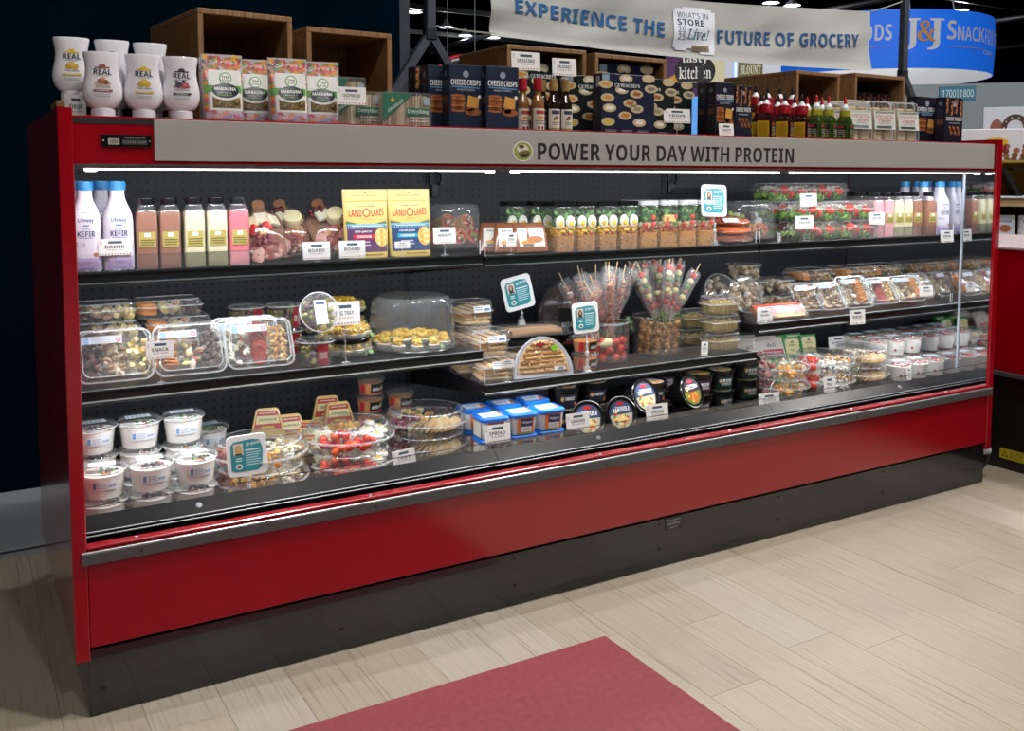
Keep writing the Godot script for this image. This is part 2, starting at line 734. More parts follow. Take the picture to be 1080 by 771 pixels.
	mb.box(Vector3(CASE_LEN / 2, 0.405, -0.055), Vector3(X1 - X0, 0.012, 0.066), C("050506"))
	part("return_channel", mb, black, k)
	mb = MB.new()
	for j in 2:
		mb.bbox(Vector3(CASE_LEN / 2, 0.4445 + j * 0.008, -0.080 - j * 0.006), Vector3(X1 - X0, 0.004, 0.005), 0.001, C("8d9094"))
	mb.box(Vector3(CASE_LEN / 2, 0.43, -0.090), Vector3(X1 - X0, 0.044, 0.006), C("0c0c0d"))
	var rail := part("grille_rail", mb, vc(0.35, 0.4), k)
	mb = MB.new()
	var x := X0 + 0.006
	while x < X1:
		mb.box(Vector3(x, 0.4485, -0.083), Vector3(0.0035, 0.010, 0.008), C("17181a"))
		x += 0.0145
	var ribs := part("grille_rib", mb, vc(0.4), rail)
	ribs.set_meta("kind", "stuff")
	var riser_mat := StandardMaterial3D.new()
	riser_mat.albedo_color = C("141314")
	riser_mat.roughness = 0.24
	riser_mat.metallic_specular = 0.22
	# sloping riser plates, one for each section, with their round plugs
	for s in 3:
		var xa := X0 + s * SEC
		mb = MB.new()
		var q := [Vector3(0, 0.4555, -0.088), Vector3(0, 0.4865, -0.1235), Vector3(0, 0.4835, -0.1265), Vector3(0, 0.4525, -0.091)]
		var r0 := PackedVector3Array(q.map(func(p): return p + Vector3(xa + 0.001, 0, 0)))
		var r1 := PackedVector3Array(q.map(func(p): return p + Vector3(xa + SEC - 0.001, 0, 0)))
		mb.loft([r0, r1], true, true, Color.WHITE, 0.0)
		var rp := part("riser_plate", mb, riser_mat, k)
		for px in [[0.24], [0.33], [0.62]][s]:
			mb = MB.new()
			mb.lathe([[0.0, 0.0015], [0.0075, 0.001], [0.009, 0.0]], 14, [C("6d7073"), C("2c2e30"), C("55504a")][s], 30.0)
			var up := Vector3(0, 0.753, 0.658).normalized()
			part("plug", mb, vc(0.35, 0.2), rp, Transform3D(Basis(Vector3.RIGHT, up, Vector3.RIGHT.cross(up)), Vector3(xa + SEC * px, 0.4712, -0.1056)))
		# clear fence standing on the riser
		mb = MB.new()
		mb.box(Vector3(xa + SEC / 2, 0.4945, -0.1280), Vector3(SEC - 0.006, 0.024, 0.003), Color.WHITE)
		var fence := part("clear_fence", mb, clear_plastic(0.06, 0.04), k)
		mb = MB.new()
		mb.box(Vector3(xa + SEC / 2, 0.5072, -0.1280), Vector3(SEC - 0.006, 0.0016, 0.0032), C("1d2022"))
		part("fence_edge", mb, vc(0.2), fence)
	# deck pans
	for s in 3:
		mb = MB.new()
		mb.bbox(Vector3(X0 + (s + 0.5) * SEC, (Y_DK if s < 2 else Y_DR) - 0.012, -0.466), Vector3(SEC - 0.004, 0.024, 0.664), 0.003, C("101113"))
		part("deck_pan", mb, vc(0.35), k)
	# back wall of three punched sheets with slotted uprights between them
	for s in 3:
		mb = MB.new()
		mb.box(Vector3(X0 + (s + 0.5) * SEC, 0.925, Z_BACK - 0.006), Vector3(SEC - 0.026, 0.95, 0.010), Color.WHITE)
		part("back_sheet", mb, pegboard(), k)
	for s in 4:
		var xu := X0 + s * SEC + (0.013 if s == 0 else (-0.013 if s == 3 else 0.0))
		mb = MB.new()
		mb.box(Vector3(xu, 0.925, Z_BACK - 0.008), Vector3(0.024, 0.95, 0.010), C("26282c"))
		var up2 := part("upright", mb, black, k)
		for j in 36:
			mb = MB.new()
			mb.box(Vector3(xu, 0.475 + j * 0.0258, Z_BACK - 0.0029), Vector3(0.007, 0.017, 0.0006), C("050505"))
			part("slot", mb, black, up2)
	mb = MB.new()
	mb.box(Vector3(CASE_LEN / 2, 0.80, -0.955), Vector3(X1 - X0, 1.42, 0.05), C("17181b"))
	mb.box(Vector3(CASE_LEN / 2, 0.80, -0.87), Vector3(X1 - X0, 1.19, 0.11), C("0d0e10"))
	part("rear_panel", mb, black, k)
	# canopy: lid, dark underside, red front
	mb = MB.new()
	mb.box(Vector3(CASE_LEN / 2, 1.505, -0.51), Vector3(X1 - X0, 0.014, 0.985), C("1b1c1f"))
	part("top_lid", mb, vc(0.5), k)
	mb = MB.new()
	mb.box(Vector3(CASE_LEN / 2, 1.404, -0.44), Vector3(X1 - X0, 0.008, 0.72), C("1c1e22"))
	part("canopy_underside", mb, vc(0.3), k)
	mb = MB.new()
	mb.bbox(Vector3(CASE_LEN / 2, (1.399 + 1.517) / 2, -0.034), Vector3(X1 - X0, 1.517 - 1.399, 0.030), 0.002, Color.WHITE)
	part("canopy_front", mb, red, k)
	# light strips under the canopy
	var glow := StandardMaterial3D.new()
	glow.albedo_color = Color.WHITE
	glow.emission_enabled = true
	glow.emission = Color(1.0, 0.99, 0.97)
	glow.emission_energy_multiplier = 6.0
	for s in 3:
		var xa := X0 + s * SEC
		mb = MB.new()
		mb.box(Vector3(xa + SEC / 2, 1.3945, -0.078), Vector3(SEC - 0.012, 0.011, 0.044), C("a9adb3"))
		var ch := part("light_channel", mb, vc(0.35, 0.7), k)
		mb = MB.new()
		mb.bbox(Vector3(xa + SEC / 2, 1.3875, -0.066), Vector3(SEC - 0.10, 0.0045, 0.010), 0.0015, Color.WHITE)
		part("led_strip", mb, glow, ch)
		for e in [0.045, SEC - 0.045]:
			mb = MB.new()
			mb.bbox(Vector3(xa + e, 1.386, -0.066), Vector3(0.030, 0.010, 0.016), 0.003, Color.WHITE)
			part("led_connector", mb, glow, ch)
	# grey sign board across the front of the canopy
	mb = MB.new()
	mb.bbox(Vector3((0.222 + 3.722) / 2, 1.4605, -0.0165), Vector3(3.722 - 0.222, 1.513 - 1.408, 0.005), 0.0012, C("a19f9b"))
	var board := part("sign_board", mb, vc(0.55), k)
	pr = Print.new()
	pr.text("POWER YOUR DAY WITH PROTEIN", 1.362, 2.487, 1.4225, 0.0525, C("1b1a1c"), "sans_bold")
	part("lettering", pr.mb, vc(0.6), board, at(0, 0, -0.0141))
	pr = Print.new()
	pr.disc(1.308, 1.448, 0.036, 0.031, C("f1f0ea"), 24)
	pr.next()
	pr.disc(1.308, 1.448, 0.033, 0.0285, C("8f9a4a"), 24)
	pr.next()
	pr.disc(1.306, 1.456, 0.021, 0.013, C("d8d4ba"), 12)
	pr.disc(1.312, 1.440, 0.020, 0.012, C("3a3126"), 12)
	pr.next()
	pr.disc(1.302, 1.462, 0.011, 0.006, C("4b4233"), 8)
	pr.disc(1.318, 1.446, 0.010, 0.006, C("6b6a34"), 8)
	pr.disc(1.300, 1.443, 0.007, 0.006, C("7a5a38"), 8)
	part("round_emblem", pr.mb, vc(0.6), board, at(0, 0, -0.0141))
	# thermometer on the left of the canopy front
	mb = MB.new()
	mb.bbox(Vector3(0.157, 1.457, -0.0165), Vector3(0.118, 0.031, 0.006), 0.0015, C("0d0d0f"))
	var th := part("thermometer", mb, vc(0.25), k)
	pr = Print.new()
	pr.rect(0.114, 1.4475, 0.140, 1.4625, C("b7b3a4"))
	pr.rect(0.146, 1.4475, 0.205, 1.4600, C("3a3a3e"))
	pr.next()
	for j in 5:
		pr.rect(0.118 + j * 0.004, 1.450, 0.120 + j * 0.004, 1.460, C("3d3a35"))
	for j in 11:
		pr.rect(0.150 + j * 0.005, 1.451, 0.1515 + j * 0.005, 1.457, C("9a9a9a"))
	pr.text("THERMOMETER", 0.15, 0.2, 1.463, 0.004, C("a8a8a8"), "sans")
	pr.disc(0.103, 1.457, 0.0022, 0.0022, C("c9c4b8"), 8)
	pr.disc(0.211, 1.457, 0.0022, 0.0022, C("8b8b8b"), 8)
	part("dial", pr.mb, vc(0.4), th, at(0, 0, -0.0138))
	# shelves
	for s in 3:
		add_shelf(k, s, Y_S0 if s == 0 else Y_SH, true)
	add_shelf(k, 0, Y_ML, true)
	add_shelf(k, 1, Y_MC, true)
	add_shelf(k, 2, Y_MR, true)
	# black cable hooks on the back wall
	for hx in [[1.38, 1.335], [2.55, 1.335]]:
		mb = MB.new()
		mb.bbox(Vector3(0, -0.02, 0.006), Vector3(0.026, 0.05, 0.012), 0.002, C("0b0b0c"))
		var pts := []
		for j in 13:
			pts.append(Vector3(0.026 * sin(-2.4 + j * 0.4), 0.024 + 0.030 * cos(-2.4 + j * 0.4), 0.018))
		mb.tube(pts, 0.006, 6, C("141518"))
		part("cable_hook", mb, vc(0.3), k, at(hx[0], hx[1], Z_BACK))
	# drain plug and cord at the right foot
	mb = MB.new()
	mb.tube([Vector3(CASE_LEN - 0.03, 0.135, -0.06), Vector3(CASE_LEN + 0.0, 0.135, -0.05), Vector3(CASE_LEN + 0.045, 0.13, -0.04)], 0.02, 12, C("b9bcc0"))
	part("drain_pipe", mb, vc(0.35), k)
	mb = MB.new()
	mb.tube([Vector3(CASE_LEN + 0.045, 0.125, -0.035), Vector3(CASE_LEN + 0.03, 0.09, -0.03), Vector3(CASE_LEN - 0.0, 0.05, -0.04), Vector3(CASE_LEN - 0.03, 0.03, -0.06)], 0.007, 8, C("131315"))
	part("drain_hose", mb, vc(0.5), k)

func add_shelf(k: Node3D, s: int, y: float, guard: bool) -> void:
	var xa := X0 + s * SEC
	var mb := MB.new()
	mb.bbox(Vector3(xa + SEC / 2, y - 0.011, (Z_LIP - 0.006 + Z_BACK + 0.01) / 2), Vector3(SEC - 0.006, 0.022, Z_LIP - 0.006 - Z_BACK - 0.01), 0.002, C("141518"))
	var sh := part("shelf", mb, vc(0.3), k)
	# front lip: price channel with rolled edges
	mb = MB.new()
	var yy := y + 0.005
	var prof := [Vector2(-0.010, yy - 0.004), Vector2(-0.004, yy), Vector2(0.0, yy - 0.003), Vector2(0.0, yy - 0.008), Vector2(-0.004, yy - 0.012), Vector2(-0.004, yy - 0.030), Vector2(0.0, yy - 0.034), Vector2(0.0, yy - 0.038), Vector2(-0.004, yy - 0.041), Vector2(-0.010, yy - 0.038)]
	var r0 := PackedVector3Array(prof.map(func(p): return Vector3(xa + 0.003, p.y, Z_LIP + p.x)))
	var r1 := PackedVector3Array(prof.map(func(p): return Vector3(xa + SEC - 0.003, p.y, Z_LIP + p.x)))
	mb.loft([r0, r1], true, true, C("15171b"), 20.0)
	part("price_channel", mb, vc(0.34), sh)
	var added_strip_glow := StandardMaterial3D.new()  # glow of the strip added below each shelf to brighten the goods
	added_strip_glow.emission_enabled = true
	added_strip_glow.emission = Color(1.0, 0.99, 0.97)
	added_strip_glow.emission_energy_multiplier = 2.0
	mb = MB.new()
	mb.bbox(Vector3(xa + SEC / 2, y - 0.0265, Z_LIP - 0.018), Vector3(SEC - 0.09, 0.007, 0.012), 0.001, Color.WHITE)
	part("led_strip", mb, added_strip_glow, sh)  # added strip, goes with the added shelf lights
	for bx in [xa + 0.012, xa + SEC - 0.012]:
		mb = MB.new()
		mb.prism(PackedVector2Array([Vector2(Z_BACK + 0.004, y - 0.022), Vector2(Z_BACK + 0.004, y - 0.11), Vector2(Z_BACK + 0.05, y - 0.10), Vector2(Z_LIP - 0.05, y - 0.036), Vector2(Z_LIP - 0.02, y - 0.022)]), -0.0015, 0.0015, C("111214"))
		part("bracket", mb, vc(0.45), sh, Transform3D(Basis(Vector3.UP, -PI / 2), Vector3(bx, 0, 0)))
	if guard:
		mb = MB.new()
		mb.box(Vector3(xa + SEC / 2, y + 0.028, Z_LIP - 0.012), Vector3(SEC - 0.016, 0.045, 0.0025), Color.WHITE)
		var g := part("clear_guard", mb, clear_plastic(0.02, 0.04), sh)
		for ex in [xa + 0.009, xa + SEC - 0.009]:
			mb = MB.new()
			mb.box(Vector3(ex, y + 0.028, Z_LIP - 0.012), Vector3(0.0025, 0.045, 0.0027), C("e8ecee"))
			part("guard_edge", mb, vc(0.2), g)

# ---------------------------------------------------------------- floor and hall
func wood_mat(kind: int) -> StandardMaterial3D:
	var key := "plank%d" % kind
	if not mats.has(key):
		if not mats.has("plankgrain"):
			mats["plankgrain"] = [noise_tex(512, 0.010, [C("857b6c"), C("a79d8e"), C("b3aa9c"), C("aba292"), C("bfb7aa")], 5, 5, Vector2(7.0, 0.4)), noise_tex(256, 0.03, [C("8a8a8a"), C("ffffff")], 9, 4, Vector2(4.0, 0.4))]
		var m := StandardMaterial3D.new()
		m.albedo_texture = mats["plankgrain"][0]
		m.albedo_color = [C("ffffff"), C("f8f4ee"), C("f2eee8"), C("fcf8f2"), C("f5f2ec")][kind]
		m.uv1_triplanar = true
		m.uv1_scale = Vector3(1.7, 1.0, 0.8)
		m.uv1_offset = Vector3(kind * 0.37, 0, kind * 0.71)
		m.uv1_world_triplanar = true
		m.roughness = 0.45
		mats[key] = m
	return mats[key]

func build_floor() -> void:
	var mb := MB.new()
	mb.box(Vector3(20, -0.106, -25), Vector3(84, 0.20, 80), C("8f9196"))
	var fl := struct("floor", mb, vc(0.55))
	var g := RandomNumberGenerator.new()
	g.seed = 77
	var w := 0.186
	var len_ := 1.24
	mb = MB.new()
	mb.bbox(Vector3(0, -0.003, 0), Vector3(w - 0.0008, 0.006, len_ - 0.0008), 0.0006, Color.WHITE)
	var pm := mb.mesh()
	for i in range(-9, 36):
		var z := -1.25 - g.randf() * len_
		while z < 3.4:
			var z0 := maxf(z, -1.25)
			var z1 := minf(z + len_, 3.6)
			if z1 - z0 > 0.06:
				mesh_part("plank", pm, wood_mat(g.randi() % 5), fl, Transform3D(Basis.from_scale(Vector3(1, 1, (z1 - z0) / len_)), Vector3(i * w + 0.06, 0, (z0 + z1) / 2)))
			z += len_
	# red mat
	mb = MB.new()
	mb.bbox(Vector3(0.055, 0.002, 1.55), Vector3(2.71, 0.004, 2.5), 0.0015, Color.WHITE)
	var mm := StandardMaterial3D.new()
	mm.albedo_texture = noise_tex(512, 0.02, [C("7a2d33"), C("83343a"), C("8a3b41")], 31, 6)
	mm.uv1_triplanar = true
	mm.uv1_world_triplanar = true
	mm.uv1_scale = Vector3.ONE * 4.0
	mm.roughness = 0.7
	single("floor_mat", mb.mesh(), mm, "flat red mat lying on the pale plank floor in front of the case", "mat", at(0, 0, 0))

# cloth of the banner: a slack rectangle between four corners
class Cloth extends Front:
	var a := Vector3(1.825, 1.979, -1.15)
	var b := Vector3(4.29, 1.968, -1.15)
	var at_ := Vector3(1.825, 2.215, -1.15)
	var bt := Vector3(4.285, 2.300, -1.15)

	func _init() -> void:
		super([[0, 1, 1]], 2.0)

	func spot(u: float, v: float) -> Vector3:
		var lo := a.lerp(b, u) - Vector3(0, 0.020 * sin(PI * u) * (1.0 - v), 0)
		var hi := at_.lerp(bt, u) - Vector3(0, 0.016 * sin(PI * u), 0)
		var p := lo.lerp(hi, v)
		var s := 0.008 * sin(u * 15.0 + v * 3.0) + 0.003 * sin(u * 40.0 - v * 9.0) + 0.008 * sin((u * 1.6 - v * 1.1) * 9.0) * (1.0 - v)
		p.z += s * (0.5 + 0.5 * sin(PI * v)) + (0.014 if v < 0.06 else 0.0)
		return p

func flat_panel(called: String, xf: Transform3D, w: float, h: float, col: String, label: String, cat: String) -> Node3D:
	var t := thing(called, label, cat, xf)
	var mb := MB.new()
	mb.bbox(Vector3(0, h / 2, -0.02), Vector3(w, h, 0.04), 0.004, C(col))
	part("panel", mb, vc(0.5), t)
	return t

func steel_dark() -> StandardMaterial3D:
	return vc(0.45, 0.3)

func hang_rod(t: Node3D, top: float) -> void:
	var mb := MB.new()
	mb.tube([Vector3(0, 0.4, 0), Vector3(0, (top + 0.4) / 2, 0), Vector3(0, top, 0)], 0.012, 5, C("30343a"))
	part("rod", mb, vc(0.5), t)

func build_hall() -> void:
	# closed hall: dark ceiling and walls far away
	var mb := MB.new()
	mb.box(Vector3(20, 9.8, -25), Vector3(84, 0.3, 80), C("050608"))
	var ce := struct("ceiling", mb, matte())
	for k in 9:
		mb = MB.new()
		mb.box(Vector3(20, 9.1, -59.0 + k * 7.0), Vector3(84, 0.22, 0.16), C("14171b"))
		part("roof_beam", mb, steel_dark(), ce)
	for k in 6:
		mb = MB.new()
		mb.tube([Vector3(6.0 + k * 9.0, 8.6, -64), Vector3(6.0 + k * 9.0, 8.6, 14)], 0.12, 8, C("1c2024"))
		part("air_duct", mb, vc(0.5), ce)
	mb = MB.new()
	mb.box(Vector3(20, 4.9, -65.1), Vector3(84, 9.8, 0.2), C("06080b"))
	struct("wall_back", mb, matte())
	mb = MB.new()
	mb.box(Vector3(20, 4.9, 15.1), Vector3(84, 9.8, 0.2), C("2a2d33"))
	struct("wall_front", mb, matte())
	mb = MB.new()
	mb.box(Vector3(-22.1, 4.9, -25), Vector3(0.2, 9.8, 80), C("22262c"))
	struct("wall_left", mb, matte())
	mb = MB.new()
	mb.box(Vector3(62.1, 4.9, -25), Vector3(0.2, 9.8, 80), C("080a0e"))
	struct("wall_right", mb, matte())
	# lamps: those over the case (their light is set at the top) and those seen far off
	var glow := StandardMaterial3D.new()
	glow.emission_enabled = true
	glow.emission = Color(1.0, 0.97, 0.92)
	glow.emission_energy_multiplier = 9.0
	var shade := MB.new()
	shade.lathe([[0.06, 0.42], [0.10, 0.40], [0.14, 0.24], [0.36, 0.02], [0.38, 0.0], [0.35, 0.01], [0.13, 0.22], [0.0, 0.24]], 20, C("5b6067"), 35.0)
	var bulb := MB.new()
	bulb.lathe([[0.0, 0.02], [0.30, 0.03], [0.31, 0.05], [0.0, 0.06]], 20, Color.WHITE, 40.0)
	var sm := shade.mesh()
	var bm := bulb.mesh()
	var far := [[18.7, -38.6], [22.0, -41.9], [24.2, -44.0], [25.9, -43.9], [24.3, -32.4], [31.1, -28.3], [32.4, -28.3], [46.0, -35.6], [56.0, -41.0], [57.6, -41.0], [39.9, -25.2]]
	var words := ["far hall lamp at the upper left beside the pole", "far hall lamp between the pole and the banner, higher", "far hall lamp left of the banner, one of a close pair", "far hall lamp left of the banner, right one of the pair", "far hall lamp above the left half of the banner", "far hall lamp above the right half of the banner", "far hall lamp above the banner, rightmost", "far hall lamp behind the pole above the blue drum sign", "far hall lamp right of the blue drum sign, left one", "far hall lamp right of the blue drum sign, right one", "far hall lamp at the upper right corner"]
	for k in far.size():
		var t := thing("hall_lamp", words[k], "lamp", at(far[k][0], 8.95, far[k][1]), "high hall lamps")
		hang_rod(t, 0.68)
		mesh_part("shade", sm, vc(0.5), t)
		mesh_part("lamp_disc", bm, glow, t)
		var o := OmniLight3D.new()
		o.name = "lamp_light"
		o.light_energy = 5.0
		o.light_size = 0.25
		o.omni_range = 60.0
		o.omni_attenuation = 2.0
		o.shadow_enabled = true
		t.add_child(o)
		o.position = Vector3(0, -0.12, 0)
	for k in BAY_LAMPS.size():
		var p: Array = BAY_LAMPS[k]
		var t := thing("hall_lamp", ["hall lamp overhead, in front of the left half of the case", "hall lamp overhead, in front of the right half of the case", "hall lamp overhead, behind the right end of the case", "hall lamp overhead, well in front of the case", "hall lamp overhead, far right of the case", "added fill lamp overhead, to the left of the case"][k], "lamp", at(p[0], p[1], p[2]), "high hall lamps")
		hang_rod(t, 2.63)
		mesh_part("shade", sm, vc(0.5), t)
		mesh_part("lamp_disc", bm, glow, t)
	# black drape wall behind the left half
	mb = MB.new()
	mb.box(Vector3(-1.15, 2.6, -2.09), Vector3(5.9, 5.2, 0.06), C("0a101b"))
	struct("wall_drape", mb, matte(), "black wall standing behind the left half of the case")
	mb = MB.new()
	mb.box(Vector3(1.83, 2.6, -2.10), Vector3(0.06, 5.2, 0.06), C("1b212b"))
	struct("trim_1", mb, vc(0.6))
	mb = MB.new()
	mb.bbox(Vector3(-1.2, 0.004, -1.68), Vector3(3.2, 0.008, 0.72), 0.002, C("a7adb4"))
	single("ramp_plate", mb.mesh(), vc(0.35, 0.3), "grey metal floor plate behind the left end of the case", "floor plate", at(0, 0, 0))
	# thin wires hanging in front of the black wall
	for s in 2:
		mb = MB.new()
		mb.tube([Vector3(0, 1.5, 0), Vector3(0, 4.0, 0), Vector3(0, 8.1, 0)], 0.004, 5, C("4a525c"))
		single("hanging_wire", mb.mesh(), vc(0.5), ["thin hanging wire above the left wooden crate", "thin hanging wire above the second wooden crate"][s], "wire", at([0.72, 1.56][s], 1.54, -1.9), "hanging wires")
	# banner poles
	for s in 2:
		var bx: float = [1.535, 4.575][s]
		var t := thing("banner_stand", ["dark pole stand left of the banner", "dark pole stand right of the banner"][s], "stand", at(bx, 0, -1.15), "banner stands")
		mb = MB.new()
		mb.bbox(Vector3(0, 2.80, 0), Vector3(0.040, 1.70, 0.040), 0.003, C("454b54"))
		part("pole", mb, steel_dark(), t)
		for d in [-1, 1]:
			mb = MB.new()
			var a: float = atan2(0.108, 0.16) * d
			mb.box(Vector3(d * 0.655, 0.985, 0), Vector3(0.034, 2.345, 0.034), C("454b54"), Basis(Vector3(0, 0, 1), a * 0.99))
			part("leg", mb, steel_dark(), t)
		mb = MB.new()
		mb.bbox(Vector3(0, 1.965, 0), Vector3(0.05, 0.05, 0.045), 0.004, C("262b31"))
		part("bracket", mb, steel_dark(), t)
	# banner
	var cl := Cloth.new()
	var bn := thing("cloth_banner", "long white cloth banner with blue lettering hung above the case", "banner", Transform3D.IDENTITY)
	mb = MB.new()
	var nu := 96
	var nv := 14
	for side in 2:
		var vs := PackedVector3Array()
		var tr := PackedInt32Array()
		for j in nv + 1:
			for i in nu + 1:
				vs.append(cl.spot(float(i) / nu, float(j) / nv) + Vector3(0, 0, -0.003 * side))
		for j in nv:
			for i in nu:
				var q := j * (nu + 1) + i
				if side == 0:
					tr.append_array([q, q + nu + 1, q + 1, q + 1, q + nu + 1, q + nu + 2])
				else:
					tr.append_array([q, q + 1, q + nu + 1, q + 1, q + nu + 2, q + nu + 1])
		mb.add(vs, tr, C("abacaa"), 60.0, false)
	var clo := part("cloth", mb, vc(0.8), bn)
	var pr := Print.new(cl)
	pr.lay = 0.004
	pr.fine = 0.012
	pr.text("EXPERIENCE THE", 0.050, 0.392, 0.47, 0.245, C("1f5c96"), "sans_bold", 0.0, -0.16)
	pr.text("FUTURE OF GROCERY", 0.533, 0.957, 0.285, 0.225, C("1d4c7c"), "sans_bold", 0.0, 0.09)
	for q in [[0.414, 0.16, 0.524, 0.80], [0.420, 0.12, 0.450, 0.16], [0.485, 0.08, 0.522, 0.16], [0.418, 0.80, 0.515, 0.84], [0.440, 0.84, 0.500, 0.87]]:
		pr.rect(q[0], q[1], q[2], q[3], C("dfe3ee"), 12, 8)
	pr.next(0.001)
	pr.text("WHAT'S IN", 0.424, 0.506, 0.67, 0.10, C("3a4a5a"), "sans")
	pr.text("STORE", 0.424, 0.493, 0.54, 0.11, C("24394c"), "sans_bold")
	pr.text("20", 0.424, 0.443, 0.41, 0.11, C("3a4a5a"), "sans")
	pr.text("25", 0.424, 0.443, 0.29, 0.10, C("3a4a5a"), "sans")
	pr.text("Live!", 0.447, 0.504, 0.31, 0.18, C("1f6a78"), "serif_bold", 0.03)
	pr.rect(0.463, 0.12, 0.508, 0.22, C("8a7a66"))
	pr.next(0.001)
	for k in 7:
		pr.rect(0.468 + k * 0.005, 0.13, 0.4705 + k * 0.005, 0.19, C("4a3c30"))
	part("lettering", pr.mb, vc(0.8), clo)
	for w in [[Vector3(4.285, 2.30, -1.15), Vector3(4.55, 2.38, -1.15)], [Vector3(1.825, 2.21, -1.15), Vector3(1.56, 2.19, -1.15)], [Vector3(1.86, 1.99, -1.15), Vector3(1.56, 2.0, -1.14)]]:
		mb = MB.new()
		mb.tube([w[0], (w[0] + w[1]) / 2 - Vector3(0, 0.004, 0), w[1]], 0.004, 5, C("8f8f8c"))
		part("rope", mb, vc(0.7), bn)
	# hanging drum sign
	var dr := thing("drum_sign", "large round blue sign hanging from the ceiling at the upper right", "hanging sign", at(14.89, 3.19, -9.73, -50.9))
	mb = MB.new()
	mb.lathe([[2.06, 0.0], [2.08, 0.5], [2.06, 0.98]], 72, C("1763d6"), 40.0)
	var lit := StandardMaterial3D.new()
	lit.albedo_color = C("1763d6")
	lit.roughness = 0.6
	lit.emission_enabled = true
	lit.emission = C("1763d6")
	lit.emission_energy_multiplier = 0.55
	var sk := part("outer_skin", mb, lit, dr)
	mb = MB.new()
	mb.lathe([[2.045, 0.98], [2.03, 0.5], [2.045, 0.0]], 72, C("e6e8ec"), 40.0, Vector3.ZERO, 1.0, false)
	part("inner_liner", mb, vc(0.6), dr)
	# unseen lamp added inside the drum to brighten its white liner
	mb = MB.new()
	mb.lathe([[0.0, 0.55], [0.12, 0.58], [0.16, 0.66], [0.12, 0.74], [0.0, 0.77]], 14, Color.WHITE, 50.0)
	part("added_drum_lamp", mb, glow, dr)
	var dl := OmniLight3D.new()
	dl.name = "added_drum_light"
	dl.light_energy = 1.6
	dl.light_size = 0.14
	dl.omni_range = 40.0
	dl.omni_attenuation = 2.0
	dl.shadow_enabled = true
	dr.add_child(dl)
	dl.position = Vector3(0, 0.66, 0)
	var cy := Front.new([[0.0, 2.085, 2.085], [1.0, 2.085, 2.085]], 2.0)
	pr = Print.new(cy)
	pr.fine = 0.05
	pr.lay = 0.01
	pr.text("J", 0.50, 0.74, 0.30, 0.52, C("eef2f8"), "serif_bold")
	pr.text("J", 0.86, 1.12, 0.30, 0.52, C("eef2f8"), "serif_bold")
	pr.text("S", 1.17, 1.32, 0.48, 0.32, C("dfe5f0"), "sans_bold")
	pr.text("NACK", 1.34, 1.80, 0.48, 0.24, C("dfe5f0"), "sans_bold")
	pr.text("FOODS", 1.82, 2.065, 0.46, 0.26, C("dfe5f0"), "sans_bold")
	pr.rect(1.18, 0.36, 1.78, 0.375, C("c9a0b0"), 8, 1)
	pr.text("CORP.", 1.79, 1.98, 0.28, 0.08, C("dfe5f0"), "sans_bold")
	pr.text("SNACK FOODS", -1.35, 0.30, 0.46, 0.27, C("dfe5f0"), "sans_bold")
	pr.rect(-1.2, 0.36, 0.28, 0.375, C("c9a0b0"), 10, 1)
	pr.next(0.01)
	pr.text("&", 0.70, 0.98, 0.44, 0.34, C("e0a04a"), "serif_bold")
	part("lettering", pr.mb, vc(0.5), sk)
	for k in 3:
		mb = MB.new()
		var a := TAU * k / 3.0 + 0.9
		mb.tube([Vector3(cos(a) * 2.05, 0.98, sin(a) * 2.05), Vector3(cos(a) * 1.4, 3.4, sin(a) * 1.4), Vector3(cos(a) * 0.7, 6.3, sin(a) * 0.7)], 0.012, 5, C("8f959c"))
		part("cable", mb, vc(0.4), dr)
	# grey partition and the aisle sign on it
	mb = MB.new()
	mb.box(Vector3(0, 1.38, 0), Vector3(7.0, 2.76, 0.1), C("8f9a9f"))
	var gw := struct("wall_partition", mb, vc(0.8), "grey partition wall under the blue drum sign")
	gw.transform = at(13.2, 0, -6.2, -46)
	var ai := flat_panel("aisle_sign", at(11.62, 2.40, -5.66, -46), 0.46, 0.20, "2a6a86", "small teal aisle number sign under the drum sign", "sign")
	pr = Print.new()
	pr.text("1700", -0.19, -0.02, 0.05, 0.10, C("c9dde4"), "sans")
	pr.text("1800", 0.03, 0.20, 0.05, 0.10, C("c9dde4"), "sans")
	pr.rect(0.0, 0.04, 0.008, 0.16, C("c9dde4"))
	part("lettering", pr.mb, vc(0.6), ai)
	# white snack panels at the right edge
	var wp := flat_panel("white_booth_panel", at(6.62, 0.7, -1.75, -50), 1.25, 1.03, "d5d7e6", "white booth panel with brown pretzel rods printed on it", "booth panel")
	pr = Print.new()
	for k in 5:
		var x := -0.02 + k * 0.055
		for j in 8:
			pr.disc(x + 0.012 * sin(j * 0.8 + k), 0.66 + j * 0.034 - 0.03 * (k % 2), 0.024, 0.022, [C("5a3320"), C("6f4228"), C("8f5a38")][(j + k) % 3], 8)
	pr.disc(-0.10, 0.93, 0.085, 0.036, C("d8b02a"), 14)
	pr.rect(-0.18, 0.865, -0.02, 0.905, C("b83a3c"))
	part("print", pr.mb, vc(0.5), wp)
	var po := flat_panel("snack_poster", at(8.60, 1.60, -2.95, -50), 0.56, 0.44, "b9bcc6", "poster of a chocolate pretzel above the white booth panel", "poster")
	pr = Print.new()
	pr.annulus(0.0, 0.24, 0.07, 0.12, 1.1, C("3a2018"), 20)
	pr.annulus(-0.16, 0.22, 0.0, 0.06, 1.8, C("7a4a3c"), 14)
	for k in 10:
		pr.disc(cos(k * 0.63) * 0.095, 0.24 + sin(k * 0.63) * 0.10, 0.008, 0.008, C("e6dcc8"), 6)
	part("print", pr.mb, vc(0.5), po)
	# shelf unit with yellow back
	var su := thing("snack_shelf_unit", "yellow backed shelf unit with tan boards at the right edge", "shelf unit", at(6.30, 0, -1.42, -50))
